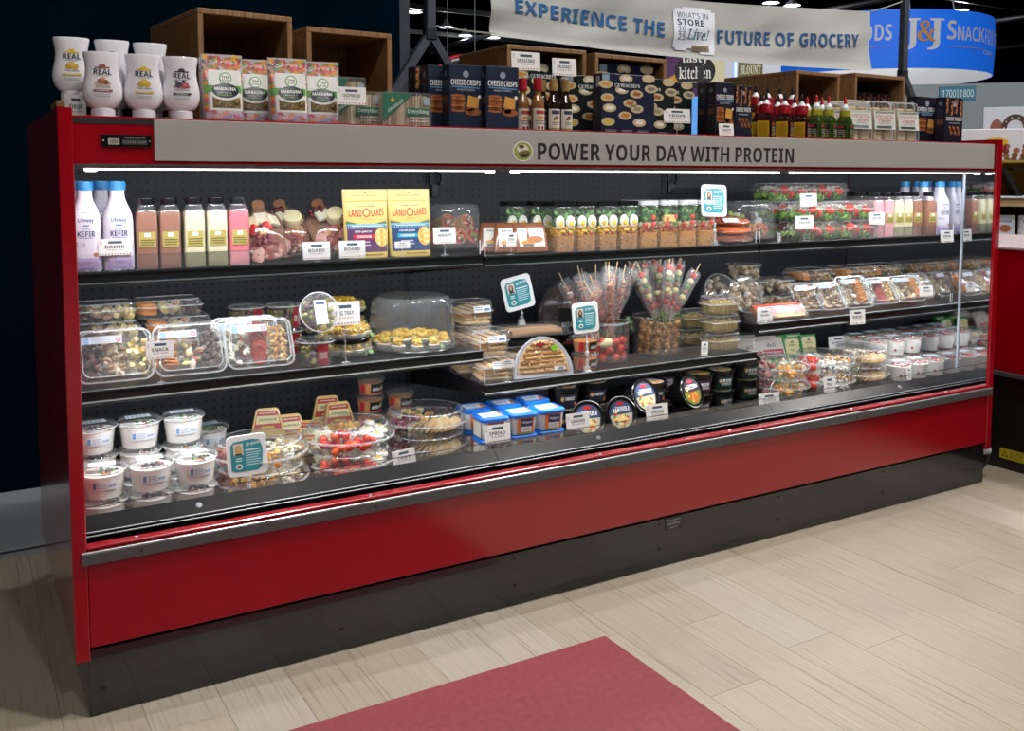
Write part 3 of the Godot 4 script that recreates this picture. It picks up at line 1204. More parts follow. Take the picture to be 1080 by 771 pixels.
	for b in [[Vector3(0, 1.32, -0.25), Vector3(1.1, 0.30, 0.02), "b8890f"], [Vector3(0, 1.196, 0.0), Vector3(1.1, 0.055, 0.5), "a58c68"], [Vector3(0, 1.232, 0.02), Vector3(1.1, 0.014, 0.5), "cfd3da"], [Vector3(0, 0.945, 0.0), Vector3(1.1, 0.03, 0.5), "a58c68"], [Vector3(0, 0.47, 0.0), Vector3(1.1, 0.92, 0.48), "3a3026"], [Vector3(0, 1.10, -0.24), Vector3(1.1, 0.28, 0.02), "2c2622"], [Vector3(0, 1.475, 0.0), Vector3(1.1, 0.02, 0.5), "8f7420"]]:
		mb = MB.new()
		mb.bbox(b[0], b[1], 0.003, C(b[2]))
		part("board", mb, vc(0.6), su)
	mb = MB.new()
	mb.box(Vector3(-0.12, 1.33, 0.05), Vector3(0.025, 0.22, 0.30), C("101012"), Basis(Vector3(0, 0, 1), 0.5))
	mb.box(Vector3(0.20, 1.33, 0.05), Vector3(0.025, 0.22, 0.30), C("101012"), Basis(Vector3(0, 0, 1), 0.5))
	mb.box(Vector3(0.05, 1.425, 0.05), Vector3(0.34, 0.02, 0.30), C("101012"))
	part("bin_frame", mb, vc(0.4), su)
	for k in 5:
		var xf := su.transform * at(-0.30 + k * 0.15, 0.9602, 0.14)
		var t := thing("snack_bag", ["first", "second", "third", "fourth", "fifth"][k] + " white snack bag from the left on the shelf unit at the right", "snack bag", xf, "white snack bags")
		var f := Front.new([[0.0, 0.06, 0.03], [0.01, 0.068, 0.04], [0.08, 0.068, 0.035], [0.13, 0.066, 0.012], [0.145, 0.066, 0.003]], 3.0)
		mb = MB.new()
		mb.loft(f.rings(20), true, true, C("c3c9d4"), 60.0)
		part("bag", mb, vc(0.35), t)
		pr = Print.new(f)
		pr.disc(0, 0.055, 0.036, 0.026, C("9a5a34"), 12)
		pr.rect(-0.04, 0.095, 0.04, 0.112, C("4a5a80"), 4, 1)
		part("print", pr.mb, vc(0.4), t)
	# neighbouring red counter
	var nc := thing("red_counter", "red counter with a black base standing beyond the right end of the case", "counter", at(3.98, 0, 0))
	mb = MB.new()
	mb.bbox(Vector3(0.45, 0.222, 0.20), Vector3(0.86, 0.442, 2.06), 0.004, C("1a1a1c"))
	part("base", mb, vc(0.35), nc)
	mb = MB.new()
	mb.bbox(Vector3(0.45, 0.740, 0.20), Vector3(0.90, 0.592, 2.10), 0.006, Color.WHITE)
	part("body", mb, paint_red(), nc)
	mb = MB.new()
	mb.bbox(Vector3(-0.006, 0.455, 0.20), Vector3(0.014, 0.022, 2.10), 0.003, C("5a5c60"))
	part("rail", mb, vc(0.4, 0.4), nc)
	mb = MB.new()
	mb.bbox(Vector3(0.45, 1.043, 0.20), Vector3(0.92, 0.014, 2.12), 0.004, C("c9b9bd"))
	part("top_edge", mb, vc(0.4), nc)
	pr = Print.new()
	pr.rect(-0.060, -0.024, 0.060, 0.024, C("b8a81e"))
	pr.next()
	pr.poly([Vector2(-0.050, -0.014), Vector2(-0.018, -0.014), Vector2(-0.034, 0.016)], C("2a2814"))
	pr.next()
	pr.poly([Vector2(-0.044, -0.011), Vector2(-0.024, -0.011), Vector2(-0.034, 0.009)], C("b8a81e"))
	pr.lines(-0.008, 0.054, 0.012, 4, 0.009, 0.004, C("5a5214"), 3)
	part("warning_label", pr.mb, vc(0.5), nc, Transform3D(Basis(Vector3.UP, -PI / 2), Vector3(0.0185, 0.075, -0.045)))
	# booths seen between the banner and the boxes
	var kp := flat_panel("booth_sign", at(5.88, 1.0, -4.44, -40), 0.56, 1.56, "4b1d5c", "purple booth sign with a dark oval and white lettering behind the cartons", "sign")
	pr = Print.new()
	mb = MB.new()
	mb.box(Vector3(0, -0.5, -0.02), Vector3(0.50, 1.0, 0.04), C("2a1a30"))
	part("plinth", mb, vc(0.6), kp)
	pr.poly([Vector2(-0.28, 1.1), Vector2(-0.28, 1.28), Vector2(-0.14, 1.36), Vector2(-0.10, 1.1)], C("d39a2c"))
	pr.rect(0.10, 0.9, 0.28, 1.56, C("d8cfae"))
	pr.rect(-0.28, 0.7, 0.28, 0.86, C("6a1c3a"))
	pr.next(0.002)
	pr.disc(0.0, 1.36, 0.19, 0.16, C("14141c"), 24)
	pr.text("THE", -0.16, 0.06, 0.735, 0.09, C("e2d8dc"))
	pr.next(0.002)
	pr.text("tasty", -0.12, 0.12, 1.42, 0.09, C("e6e6e6"), "serif_bold")
	pr.text("kitchen", -0.15, 0.15, 1.29, 0.11, C("e6e6e6"), "serif_bold")
	pr.lines(-0.06, 0.06, 1.25, 1, 0.01, 0.015, C("b0b0b0"), 3)
	part("print", pr.mb, vc(0.6), kp)
	var wb := flat_panel("white_booth_wall", at(7.15, 0.6, -5.20, -42), 0.9, 2.10, "c9d0e0", "white booth wall glowing behind the olive green sign", "booth panel")
	wb.set_meta("group", "booth walls")
	var scr := StandardMaterial3D.new()
	scr.albedo_color = C("4f86c8")
	scr.emission_enabled = true
	scr.emission = C("5f9fe6")
	scr.emission_energy_multiplier = 0.6
	var sc := thing("screen", "small lit screen showing between the cartons", "screen", at(5.56, 1.72, -4.0, -40))
	mb = MB.new()
	mb.bbox(Vector3(0, 0.18, 0), Vector3(0.20, 0.36, 0.03), 0.004, Color.WHITE)
	part("display", mb, scr, sc)
	mb = MB.new()
	mb.bbox(Vector3(0, -0.55, -0.03), Vector3(0.05, 2.34, 0.03), 0.004, C("2a2a2e"))
	part("stand", mb, vc(0.5), sc)
	var bs := flat_panel("oval_booth_sign", at(6.70, 2.30, -4.55, -42), 0.24, 0.22, "5f6338", "olive green booth sign with curly lettering under the banner", "sign")
	pr = Print.new()
	pr.text("BLOUNT", -0.10, 0.10, 0.09, 0.085, C("dcdcc8"), "serif_bold")
	pr.text("fine foods", -0.01, 0.08, 0.05, 0.03, C("c4c4ae"), "serif")
	part("lettering", pr.mb, vc(0.6), bs)
	mb = MB.new()
	mb.box(Vector3(0, -1.15, -0.025), Vector3(0.05, 2.30, 0.03), C("3a3d30"))
	part("post", mb, vc(0.6), bs)
	var neon := StandardMaterial3D.new()
	neon.emission_enabled = true
	neon.emission = C("1f8fff")
	neon.emission_energy_multiplier = 1.6
	mb = MB.new()
	mb.tube([Vector3(-0.15, 0.26, 0), Vector3(-0.15, 0.05, 0), Vector3(-0.13, -0.02, 0), Vector3(0, -0.06, 0), Vector3(0.14, -0.05, 0), Vector3(0.2, 0.0, 0)], 0.016, 8, Color.WHITE)
	part("neon_tube", mb, neon, bs)
	# red ring sign by the left pole
	var rs := thing("ring_sign", "round black sign with a red rim and star beside the left pole", "sign", at(6.31, 2.30, -10.05, -25))
	mb = MB.new()
	mb.lathe([[0.0, 0.02], [0.40, 0.02], [0.40, 0.0], [0.0, 0.0]], 36, C("101318"), 30.0)
	var disc := part("disc", mb, vc(0.6), rs, Transform3D(Basis(Vector3.RIGHT, PI / 2), Vector3(0, 0.42, 0)))
	mb = MB.new()
	var cpts := []
	for k in 41:
		cpts.append(Vector3(cos(TAU * k / 40) * 0.40, 0.02, sin(TAU * k / 40) * 0.40))
	mb.tube(cpts, 0.03, 8, C("d82a3c"))
	part("red_rim", mb, vc(0.4), disc)
	mb = MB.new()
	cpts = []
	for k in 41:
		cpts.append(Vector3(cos(TAU * k / 40) * 0.355, 0.03, sin(TAU * k / 40) * 0.355))
	mb.tube(cpts, 0.018, 8, C("c9d6e2"))
	part("white_rim", mb, vc(0.4), disc)
	pr = Print.new()
	var star := []
	for k in 10:
		var rr := 0.16 if k % 2 == 0 else 0.07
		star.append(Vector2(sin(TAU * k / 10) * rr, cos(TAU * k / 10) * rr + 0.42))
	pr.poly(star, C("d82a3c"))
	part("star", pr.mb, vc(0.5), rs, at(0, 0, 0.03))
	mb = MB.new()
	mb.bbox(Vector3(-0.45, 0.40, 0), Vector3(0.30, 0.03, 0.03), 0.004, C("d82a3c"))
	part("side_bar", mb, vc(0.5), rs)
	for k in 2:
		mb = MB.new()
		mb.tube([Vector3(-0.2 + k * 0.4, 0.80, 0), Vector3(-0.2 + k * 0.4, 3.5, 0), Vector3(-0.2 + k * 0.4, 7.3, 0)], 0.008, 5, C("6a6f76"))
		part("cable", mb, vc(0.5), rs)

# ---------------------------------------------------------------- shared pieces
# when set, foods are strewn over a pie slice [from angle, to angle, inner radius, outer radius]
var slice := []

func pick(g: RandomNumberGenerator, ctr: Vector3, half: Vector3, round_ := false) -> Vector3:
	var p := Vector3(g.randf_range(-1, 1), g.randf_range(-1, 1), g.randf_range(-1, 1))
	if not slice.is_empty():
		var a := deg_to_rad(lerpf(slice[0], slice[1], p.x * 0.46 + 0.5))
		var r := sqrt(lerpf(slice[2] * slice[2], slice[3] * slice[3], p.z * 0.5 + 0.5))
		return Vector3(cos(a) * r, ctr.y + p.y * half.y, -sin(a) * r)
	if round_:
		while Vector2(p.x, p.z).length() > 1.0:
			p = Vector3(g.randf_range(-1, 1), p.y, g.randf_range(-1, 1))
	return ctr + p * half

func crumbs(mb: MB, ctr: Vector3, half: Vector3, num: int, smin: float, smax: float, cols: Array, seed_: int, flat := 1.0, round_ := false, m := 7, h := 5) -> void:
	var g := RandomNumberGenerator.new()
	g.seed = seed_
	for k in num:
		var p := pick(g, ctr, half, round_)
		var s := g.randf_range(smin, smax)
		var b := Basis.from_euler(Vector3(g.randf() * TAU, g.randf() * TAU, g.randf() * TAU))
		mb.ball(p, Vector3(s, s * flat, s * g.randf_range(0.6, 1.0)), cols[g.randi() % cols.size()], m, h, 0.12, g, b, 60.0)

func price_card(xf: Transform3D, w: float, h: float, title: String, sub: String, label: String, stem := 0.0, accent := "6b4a36", group := "") -> Node3D:
	var t := thing("price_card", label, "price card", xf, group)
	var mb := MB.new()
	mb.box(Vector3(0, stem + h / 2, 0), Vector3(w, h, 0.0014), C("e9e8e6"))
	var cd := part("card", mb, vc(0.6), t)
	var pr := Print.new()
	pr.rect(-w * 0.2, h * 0.72, w * 0.22, h * 0.86, C("3f5263"))
	pr.text(title, -w * 0.3, w * 0.3, h * 0.42, h * 0.19, C("25262b"))
	pr.text(sub, -w * 0.24, w * 0.26, h * 0.28, h * 0.10, C(accent), "sans")
	pr.annulus(-w * 0.42, h * 0.80, w * 0.022, w * 0.035, 1.0, C("8f9499"), 8)
	pr.rect(-w * 0.46, h * 0.66, -w * 0.38, h * 0.69, C("8f9499"))
	for k in 11:
		pr.disc(-w * 0.46 + k * w * 0.092, h * 0.08, w * 0.022, h * 0.045, [C("9a5a3a"), C("c58a4a"), C("7d6a55"), C("a0442e")][k % 4], 6)
	for p in pr.mb.v.size():
		pr.mb.v[p] += Vector3(0, stem, 0.0002)
	part("print", pr.mb, vc(0.6), cd)
	mb = MB.new()
	if stem > 0.004:
		mb.tube([Vector3(0, 0.0015, -0.003), Vector3(0, stem * 0.5, -0.004), Vector3(0, stem + h * 0.3, -0.003)], 0.0016, 6, Color.WHITE)
	mb.bbox(Vector3(0, stem + h * 0.06, -0.003), Vector3(w * 0.22, h * 0.24, 0.004), 0.0006, Color.WHITE)
	mb.bbox(Vector3(0, 0.003, -0.006), Vector3(0.022, 0.006, 0.018), 0.001, Color.WHITE)
	part("clip", mb, clear_plastic(0.25, 0.08), t)
	return t

func teal_sign(xf: Transform3D, s: float, stem: float, skin: String, hair: String, label: String, lean := 0.0) -> Node3D:
	var t := thing("topic_sign", label, "sign", xf, "teal signs on clips")
	var bb := Basis(Vector3(0, 0, 1), deg_to_rad(lean))
	var mb := MB.new()
	# white rounded frame standing upright
	mb.bbox(Vector3.ZERO, Vector3(s, 0.004, s * 1.04), 0.001, C("eef1f2"), s * 0.13, 4)
	var up := Transform3D(bb * Basis(Vector3.RIGHT, PI / 2), bb * Vector3(0, s * 0.52, 0) + Vector3(0, stem, 0))
	var fr := part("frame", mb, vc(0.4), t, up)
	var pr := Print.new()
	var a := s * 0.40
	pr.poly([Vector2(-a, -a * 0.86), Vector2(-a * 0.72, -a * 0.98), Vector2(a * 0.62, -a), Vector2(a * 0.9, -a * 0.8), Vector2(a, a * 0.3), Vector2(a * 0.84, a * 0.9), Vector2(a * 0.3, a), Vector2(-a * 0.8, a * 0.92), Vector2(-a, a * 0.7)], C("2f8f9d"))
	pr.next()
	pr.rect(-a * 0.82, a * 0.05, -a * 0.22, a * 0.8, C("d9cdbd"))
	pr.text("My Special", -a * 0.08, a * 0.8, a * 0.52, a * 0.28, C("f2f7f7"), "serif_bold", 0.25, a * 0.1)
	pr.rect(-a * 0.1, a * 0.28, a * 0.84, a * 0.38, C("cfe6e8"))
	for k in 6:
		pr.rect(-a * 0.1 + 0.0, a * (0.12 - k * 0.15), a * (0.86 - 0.09 * (k % 3)), a * (0.18 - k * 0.15), C("bfdfe3"))
	pr.rect(-a * 0.7, -a * 0.18, -a * 0.34, -a * 0.12, C("e0eff0"))
	pr.rect(-a * 0.7, -a * 0.32, -a * 0.34, -a * 0.26, C("e0eff0"))
	pr.disc(-a * 0.52, -a * 0.66, a * 0.22, a * 0.18, C("e7ecec"), 12)
	pr.next()
	pr.disc(-a * 0.52, a * 0.4, a * 0.2, a * 0.30, C(hair), 12)
	pr.disc(-a * 0.52, -a * 0.67, a * 0.13, a * 0.1, C("5a6a6c"), 8)
	pr.next()
	pr.disc(-a * 0.52, a * 0.46, a * 0.12, a * 0.17, C(skin), 10)
	pr.rect(-a * 0.74, a * 0.06, -a * 0.3, a * 0.18, C("45474f"))
	part("print", pr.mb, vc(0.5), fr, Transform3D(Basis(Vector3.RIGHT, -PI / 2), Vector3(0, 0.0024, 0)))
	mb = MB.new()
	if stem > 0.02:
		mb.tube([Vector3(0, 0.02, -0.002), Vector3(0.004, stem * 0.45, -0.004), Vector3(0, stem + 0.012, -0.004)], 0.0035, 8, Color.WHITE)
		mb.ball(Vector3(0, stem * 0.5, 0), Vector3.ONE * 0.008, Color.WHITE)
		mb.ball(Vector3(0.002, stem * 0.75, 0), Vector3.ONE * 0.006, Color.WHITE)
	mb.bbox(Vector3(0, 0.011, -0.004), Vector3(0.022, 0.022, 0.016), 0.002, Color.WHITE)
	mb.bbox(Vector3(0, 0.004, -0.002), Vector3(0.028, 0.008, 0.022), 0.002, Color.WHITE)
	part("clip_stand", mb, clear_plastic(0.3, 0.1), t)
	return t

func wood_brown() -> StandardMaterial3D:
	if not mats.has("crate"):
		var m := StandardMaterial3D.new()
		m.albedo_texture = noise_tex(256, 0.018, [C("5f4229"), C("7d5a39"), C("8c6742"), C("9a754e")], 14, 4, Vector2(6.0, 0.6))
		m.uv1_triplanar = true
		m.uv1_scale = Vector3(3, 3, 3)
		m.roughness = 0.55
		mats["crate"] = m
	return mats["crate"]

func crate(xf: Transform3D, w: float, h: float, d: float, label: String) -> Node3D:
	var t := thing("wooden_crate", label, "crate", xf, "wooden display crates on the case")
	var th := 0.016
	for b in [[Vector3(0, h - th / 2, -d / 2), Vector3(w, th, d)], [Vector3(0, th / 2, -d / 2), Vector3(w, th, d)], [Vector3(-w / 2 + th / 2, h / 2, -d / 2), Vector3(th, h - 2 * th - 0.0006, d)], [Vector3(w / 2 - th / 2, h / 2, -d / 2), Vector3(th, h - 2 * th - 0.0006, d)], [Vector3(0, h / 2, -d + 0.006), Vector3(w - 2 * th - 0.0006, h - 2 * th - 0.0006, 0.008)]]:
		var mb := MB.new()
		mb.bbox(b[0], b[1], 0.0015, Color.WHITE)
		part("board", mb, wood_brown(), t)
	return t

# ---------------------------------------------------------------- things on top of the case
func squeeze_bottle(kind: int, xf: Transform3D, label: String) -> Node3D:
	var t := thing("squeeze_bottle", label, "bottle", xf, "white squeeze bottles on the case")
	var f := Front.new([[0.0265, 0.028, 0.025], [0.032, 0.035, 0.028], [0.042, 0.042, 0.031], [0.056, 0.0468, 0.034], [0.070, 0.0475, 0.0345], [0.088, 0.0450, 0.033], [0.106, 0.0410, 0.031], [0.122, 0.0392, 0.030], [0.138, 0.0398, 0.0295], [0.152, 0.0425, 0.029], [0.161, 0.0440, 0.0285], [0.165, 0.0430, 0.0275]], 2.5)
	var mb := MB.new()
	mb.loft(f.rings(28), true, true, C("e4e3ea"), 45.0)
	var body := part("body", mb, vc(0.22, 0.0, 0.3), t)
	mb = MB.new()
	mb.lathe([[0.0, 0.0], [0.0275, 0.0], [0.029, 0.002], [0.029, 0.023], [0.0275, 0.0262], [0.0, 0.0262]], 24, C("d6d5de"), 35.0)
	part("cap", mb, vc(0.35), t)
	var col: Color = [C("d9b40e"), C("8a3f31"), C("2a1f30")][kind]
	var pr := Print.new(f)
	pr.rect(-0.017, 0.1238, 0.017, 0.1272, col, 6, 1)
	pr.disc(0, 0.1290, 0.008, 0.0055, col.lightened(0.12), 12)
	pr.next()
	pr.text("REAL", -0.0205, 0.0205, 0.1085, 0.0135, C("23222a"), "sans_bold")
	pr.lines(-0.014, 0.014, 0.1045, 1, 0.003, 0.0014, C("6f6c74"), 3)
	if kind == 0:
		pr.disc(-0.007, 0.090, 0.0085, 0.0078, C("b79219"), 12)
		pr.disc(0.007, 0.0895, 0.0085, 0.0078, C("c39d22"), 12)
		pr.next()
		pr.disc(0.001, 0.0955, 0.0075, 0.0068, C("d3ae33"), 12)
		pr.rect(-0.006, 0.100, 0.003, 0.1015, C("3e4a22"))
	elif kind == 1:
		pr.disc(0, 0.086, 0.020, 0.0045, C("c5a38c"), 14)
		pr.next()
		pr.disc(-0.004, 0.092, 0.009, 0.007, C("8c5330"), 10)
		pr.disc(0.007, 0.090, 0.007, 0.006, C("7a4526"), 10)
		pr.next()
		pr.disc(0.001, 0.0985, 0.006, 0.0035, C("c08a56"), 8)
	else:
		pr.disc(0, 0.087, 0.021, 0.005, C("a86a6c"), 14)
		pr.next()
		pr.disc(-0.008, 0.093, 0.0085, 0.0085, C("39394e"), 12)
		pr.disc(0.008, 0.0915, 0.0095, 0.007, C("8e2f36"), 12)
		pr.next()
		pr.disc(0.008, 0.0915, 0.006, 0.004, C("c4686a"), 10)
		pr.disc(-0.014, 0.102, 0.004, 0.003, C("4c6b3c"), 8)
		pr.disc(0.004, 0.101, 0.005, 0.004, C("3f2b3a"), 8)
	pr.text(["Pure Honey", "Salted Caramel", "Fig Puree"][kind], -0.017, 0.017, 0.0755, 0.005, C("2c2b30"), "sans_bold")
	pr.rect(-0.022, 0.0665, 0.022, 0.0715, col.lightened(0.05), 6, 1)
	pr.next()
	pr.lines(-0.015, 0.015, 0.068, 1, 0.003, 0.0018, C("efeae0"), 5)
	pr.lines(-0.019, 0.019, 0.0585, 2, 0.004, 0.0012, C("8a8790"), 7)
	part("printed_label", pr.mb, vc(0.4), body)
	return t

func pouch_print(f: Front, w: float) -> Print:
	var pr := Print.new(f)
	var g := RandomNumberGenerator.new()
	g.seed = 8
	pr.rect(-w, 0.004, w, 0.181, C("b9aeb4"), 8, 14)
	pr.next()
	for k in 70:
		var x := g.randf_range(-w * 0.86, w * 0.86)
		var y := g.randf_range(0.138, 0.175)
		pr.disc(x, y, g.randf_range(0.005, 0.011), g.randf_range(0.004, 0.008), [C("c8455a"), C("d9962c"), C("5d8a3a"), C("e07a6a"), C("2f5a55"), C("b8355a"), C("e2b13c")][g.randi() % 7], 7)
	for k in 16:
		var x := g.randf_range(-w * 0.8, w * 0.8)
		pr.disc(x, g.randf_range(0.008, 0.024), g.randf_range(0.006, 0.012), 0.006, [C("8f86b0"), C("c98a70"), C("a8a3c0"), C("b55a60")][g.randi() % 4], 7)
	for k in 14:
		pr.disc(w * 0.90, 0.03 + k * 0.008, 0.004, 0.006, [C("b86a6c"), C("5f8f6a"), C("a8485a"), C("d0a04a")][k % 4], 6)
		pr.disc(-w * 0.86, 0.03 + k * 0.008, 0.006, 0.006, [C("c96a5c"), C("d9863c"), C("6a8a4a"), C("b84a58")][k % 4], 6)
	pr.next()
	pr.rect(-w * 0.7, 0.03, w * 0.9, 0.140, C("dcdcd9"), 6, 6)
	pr.next()
	pr.rect(-w * 0.95, 0.077, w * 0.95, 0.097, C("5e9447"), 8, 1)
	pr.rect(-w * 0.56, 0.036, w * 0.8, 0.066, C("5c4a2c"), 6, 2)
	pr.next()
	for k in 60:
		pr.disc(g.randf_range(-w * 0.5, w * 0.75), g.randf_range(0.039, 0.063), 0.0035, 0.003, [C("8a7444"), C("b09a60"), C("6f5a34"), C("3f3220")][g.randi() % 4], 6)
	pr.next()
	pr.disc(0.004, 0.074, 0.037, 0.017, C("e6e6e4"), 20)
	pr.next()
	pr.disc(0.004, 0.083, 0.035, 0.020, C("1d2a30"), 22)
	pr.disc(0.006, 0.117, 0.0165, 0.0165, C("5e9447"), 18)
	pr.next()
	pr.disc(0.006, 0.117, 0.0135, 0.0135, C("e9eae4"), 18)
	pr.text("MAKAUNA", -0.024, 0.032, 0.0835, 0.0085, C("e8ebea"), "sans_bold")
	pr.text("GRANOLA", -0.012, 0.02, 0.0755, 0.004, C("b8c4be"), "sans")
	pr.lines(-0.016, 0.024, 0.0695, 1, 0.004, 0.0022, C("6f9a55"), 6)
	pr.next()
	pr.text("Tree", -0.004, 0.016, 0.117, 0.0075, C("1f2c24"), "sans_bold")
	pr.text("of Life", -0.003, 0.015, 0.109, 0.006, C("1f2c24"), "sans_bold")
	return pr

func pouch(xf: Transform3D, label: String) -> Node3D:
	var t := thing("granola_pouch", label, "pouch", xf, "granola pouches on the case")
	var f := Front.new([[0.0, 0.044, 0.026], [0.006, 0.052, 0.032], [0.03, 0.053, 0.030], [0.07, 0.053, 0.026], [0.11, 0.0535, 0.019], [0.145, 0.054, 0.009], [0.165, 0.054, 0.003], [0.183, 0.054, 0.0016]], 3.0)
	var mb := MB.new()
	mb.loft(f.rings(28), true, true, C("a8a0a2"), 60.0)
	var b := part("bag", mb, vc(0.3), t)
	part("printed_front", pouch_print(f, 0.053).mb, vc(0.3), b)
	return t

func cracker_pack(xf: Transform3D, w: float, h: float, d: float, label: String) -> Node3D:
	var t := thing("cracker_pack", label, "pack", xf, "cracker packs on the case")
	var mb := MB.new()
	var g := RandomNumberGenerator.new()
	g.seed = 4
	var x := -w / 2 + 0.006
	while x < w / 2 - 0.006:
		var hh := h - 0.012 - g.randf() * 0.004
		mb.box(Vector3(x, 0.004 + hh / 2, -d / 2 + g.randf_range(-0.001, 0.001)), Vector3(0.0034, hh, d - 0.012), [C("b8a88c"), C("a5937a"), C("c9bba2"), C("8f7d66")][g.randi() % 4])
		x += 0.0042
	var cr := part("cracker_row", mb, vc(0.8), t)
	cr.set_meta("kind", "stuff")
	var pr := Print.new()
	pr.poly([Vector2(-w * 0.49, h * 0.16), Vector2(w * 0.12, h * 0.97), Vector2(-w * 0.49, h * 0.97)], C("0f6b4c"))
	pr.rect(-w * 0.02, h * 0.36, w * 0.45, h * 0.56, C("0f6b4c"))
	pr.rect(w * 0.33, h * 0.66, w * 0.45, h * 0.86, C("9fb7c4"))
	pr.next()
	pr.text("Everything", w * 0.0, w * 0.43, h * 0.39, h * 0.14, C("e6efe8"), "serif_bold")
	pr.text("DAGGLER", -w * 0.38, -w * 0.08, h * 0.42, h * 0.1, C("cfe3d6"), "sans_bold", 0.0, h * 0.3)
	pr.poly([Vector2(-w * 0.34, h * 0.72), Vector2(-w * 0.24, h * 0.72), Vector2(-w * 0.29, h * 0.88)], C("d3a62c"))
	pr.lines(w * 0.05, w * 0.42, h * 0.28, 2, h * 0.1, h * 0.03, C("e8e4da"), 3)
	part("label_wrap", pr.mb, vc(0.35), t, at(0, 0, -0.0025))
	mb = MB.new()
	mb.bbox(Vector3(0, h / 2, -d / 2), Vector3(w, h, d), 0.004, Color.WHITE, 0.005, 2)
	part("clear_film", mb, clear_plastic(0.05, 0.12), t)
	return t

func carton(called: String, xf: Transform3D, w: float, h: float, d: float, col: String, style: int, label: String, group: String) -> Node3D:
	var t := thing(called, label, "box", xf, group)
	var mb := MB.new()
	mb.bbox(Vector3(0, h / 2, -d / 2), Vector3(w, h, d), 0.0012, C(col))
	var b := part("carton", mb, vc(0.4), t)
	var pr := Print.new()
	var side := Print.new()
	var a := w / 2
	if style == 0 or style == 1:
		pr.disc(0, h * 0.86, w * 0.09, w * 0.09, C("8f95a6"), 14)
		side.disc(0, h * 0.86, d * 0.2, d * 0.2, C("6c7488"), 12)
		side.lines(-d * 0.3, d * 0.3, h * 0.7, 4, 0.012, 0.004, C("3f486a"), 3)
		side.rect(-d * 0.3, h * 0.42, d * 0.32, h * 0.52, C("6a4630"))
	if style == 0:
		pr.text("CHEESE CRISPS", -a * 0.9, a * 0.9, h * 0.69, h * 0.085, C("e9e9ec"), "sans_bold")
		pr.poly([Vector2(-a * 0.85, h * 0.655), Vector2(a * 0.85, h * 0.645), Vector2(a * 0.85, h * 0.66), Vector2(0, h * 0.675), Vector2(-a * 0.85, h * 0.67)], C("5f8fc0"))
		pr.text("Asiago & Cheddar", -a * 0.55, a * 0.55, h * 0.60, h * 0.04, C("c9cbd4"), "serif")
		for k in 7:
			pr.disc(-a * 0.48 + (k % 2) * 0.002, h * (0.30 + k * 0.037), a * 0.42, h * 0.028, [C("9a5a35"), C("7d4526"), C("b0703f")][k % 3], 14)
		pr.next()
		pr.poly([Vector2(a * 0.05, h * 0.36), Vector2(a * 0.75, h * 0.34), Vector2(a * 0.8, h * 0.50), Vector2(a * 0.15, h * 0.54)], C("c99345"))
		pr.disc(a * 0.45, h * 0.28, a * 0.5, h * 0.06, C("8f5630"), 10)
		pr.disc(a * 0.3, h * 0.31, a * 0.24, h * 0.05, C("a9693a"), 8)
		pr.disc(a * 0.82, h * 0.52, w * 0.05, w * 0.05, C("e6e6e6"), 10)
	elif style == 1:
		for k in 4:
			var x := -a * 0.8 + k * a * 0.52
			for j in 7:
				pr.disc(x + 0.003 * sin(j * 1.9), h * (0.95 - j * 0.045 - 0.05 * (k % 2)), w * 0.055, h * 0.028, [C("a8683a"), C("8a5029"), C("bd7d48")][j % 3], 8)
		pr.text("CHEESE TWISTS", -a * 0.9, a * 0.9, h * 0.50, h * 0.08, C("e3e3e6"), "sans_bold")
		pr.lines(-a * 0.6, a * 0.6, h * 0.44, 1, 0.01, 0.004, C("9aa0b2"), 5)
		for k in 3:
			for j in 5:
				pr.disc(-a * 0.5 + k * a * 0.45 + j * 0.004, h * (0.36 - j * 0.035), w * 0.07, h * 0.025, [C("a8683a"), C("8a5029"), C("6f4022")][j % 3], 8)
	else:
		pr.rect(-a * 0.98, h * 0.89, -a * 0.72, h * 0.98, C("7f9bb0"))
		for p in [[-0.78, 0.60], [-0.70, 0.43], [-0.75, 0.20], [-0.12, 0.31], [0.42, 0.20], [0.32, 0.43], [0.05, 0.52], [-0.25, 0.74], [0.3, 0.68], [-0.1, 0.93], [0.85, 0.78], [0.75, 0.95], [-0.85, 0.82]]:
			pr.disc(a * p[0], h * p[1], a * 0.25, h * 0.070, C("c2b08c"), 16)
		pr.next()
		for p in [[-0.78, 0.60, "c98c3e"], [-0.70, 0.43, "e6e0d0"], [-0.75, 0.20, "d3b23a"], [-0.12, 0.31, "c07a2e"], [0.42, 0.20, "e8e4d8"], [0.32, 0.43, "8f8a72"], [0.05, 0.52, "a8683a"], [-0.25, 0.74, "ece8de"], [0.3, 0.68, "9a5a3a"], [-0.1, 0.93, "ddd6c4"], [0.85, 0.78, "77746a"], [-0.85, 0.82, "c98c3e"]]:
			pr.poly([Vector2(a * (p[0] - 0.16), h * (p[1] - 0.02)), Vector2(a * (p[0] + 0.1), h * (p[1] - 0.035)), Vector2(a * (p[0] + 0.17), h * (p[1] + 0.02)), Vector2(a * (p[0] - 0.08), h * (p[1] + 0.04))], C(p[2]))
		pr.next()
		pr.poly([Vector2(-a * 0.6, h * 0.81), Vector2(-a * 0.1, h * 0.89), Vector2(a * 0.5, h * 0.81), Vector2(-a * 0.1, h * 0.73)], C(col))
		pr.next()
		pr.text("CA'PEACHIO'S", -a * 0.52, a * 0.42, h * 0.785, h * 0.055, C("e4e4e8"), "serif_bold")
		for k in 3:
			pr.lines(-a * 0.85 + k * a * 0.6, -a * 0.45 + k * a * 0.6, h * 0.06, 2, h * 0.02, h * 0.008, C("a5a8b5"), k + 2)
		side.rect(-d * 0.1, h * 0.78, d * 0.3, h * 0.96, C("c9c9cc"))
	part("printed_front", pr.mb, vc(0.4), b)
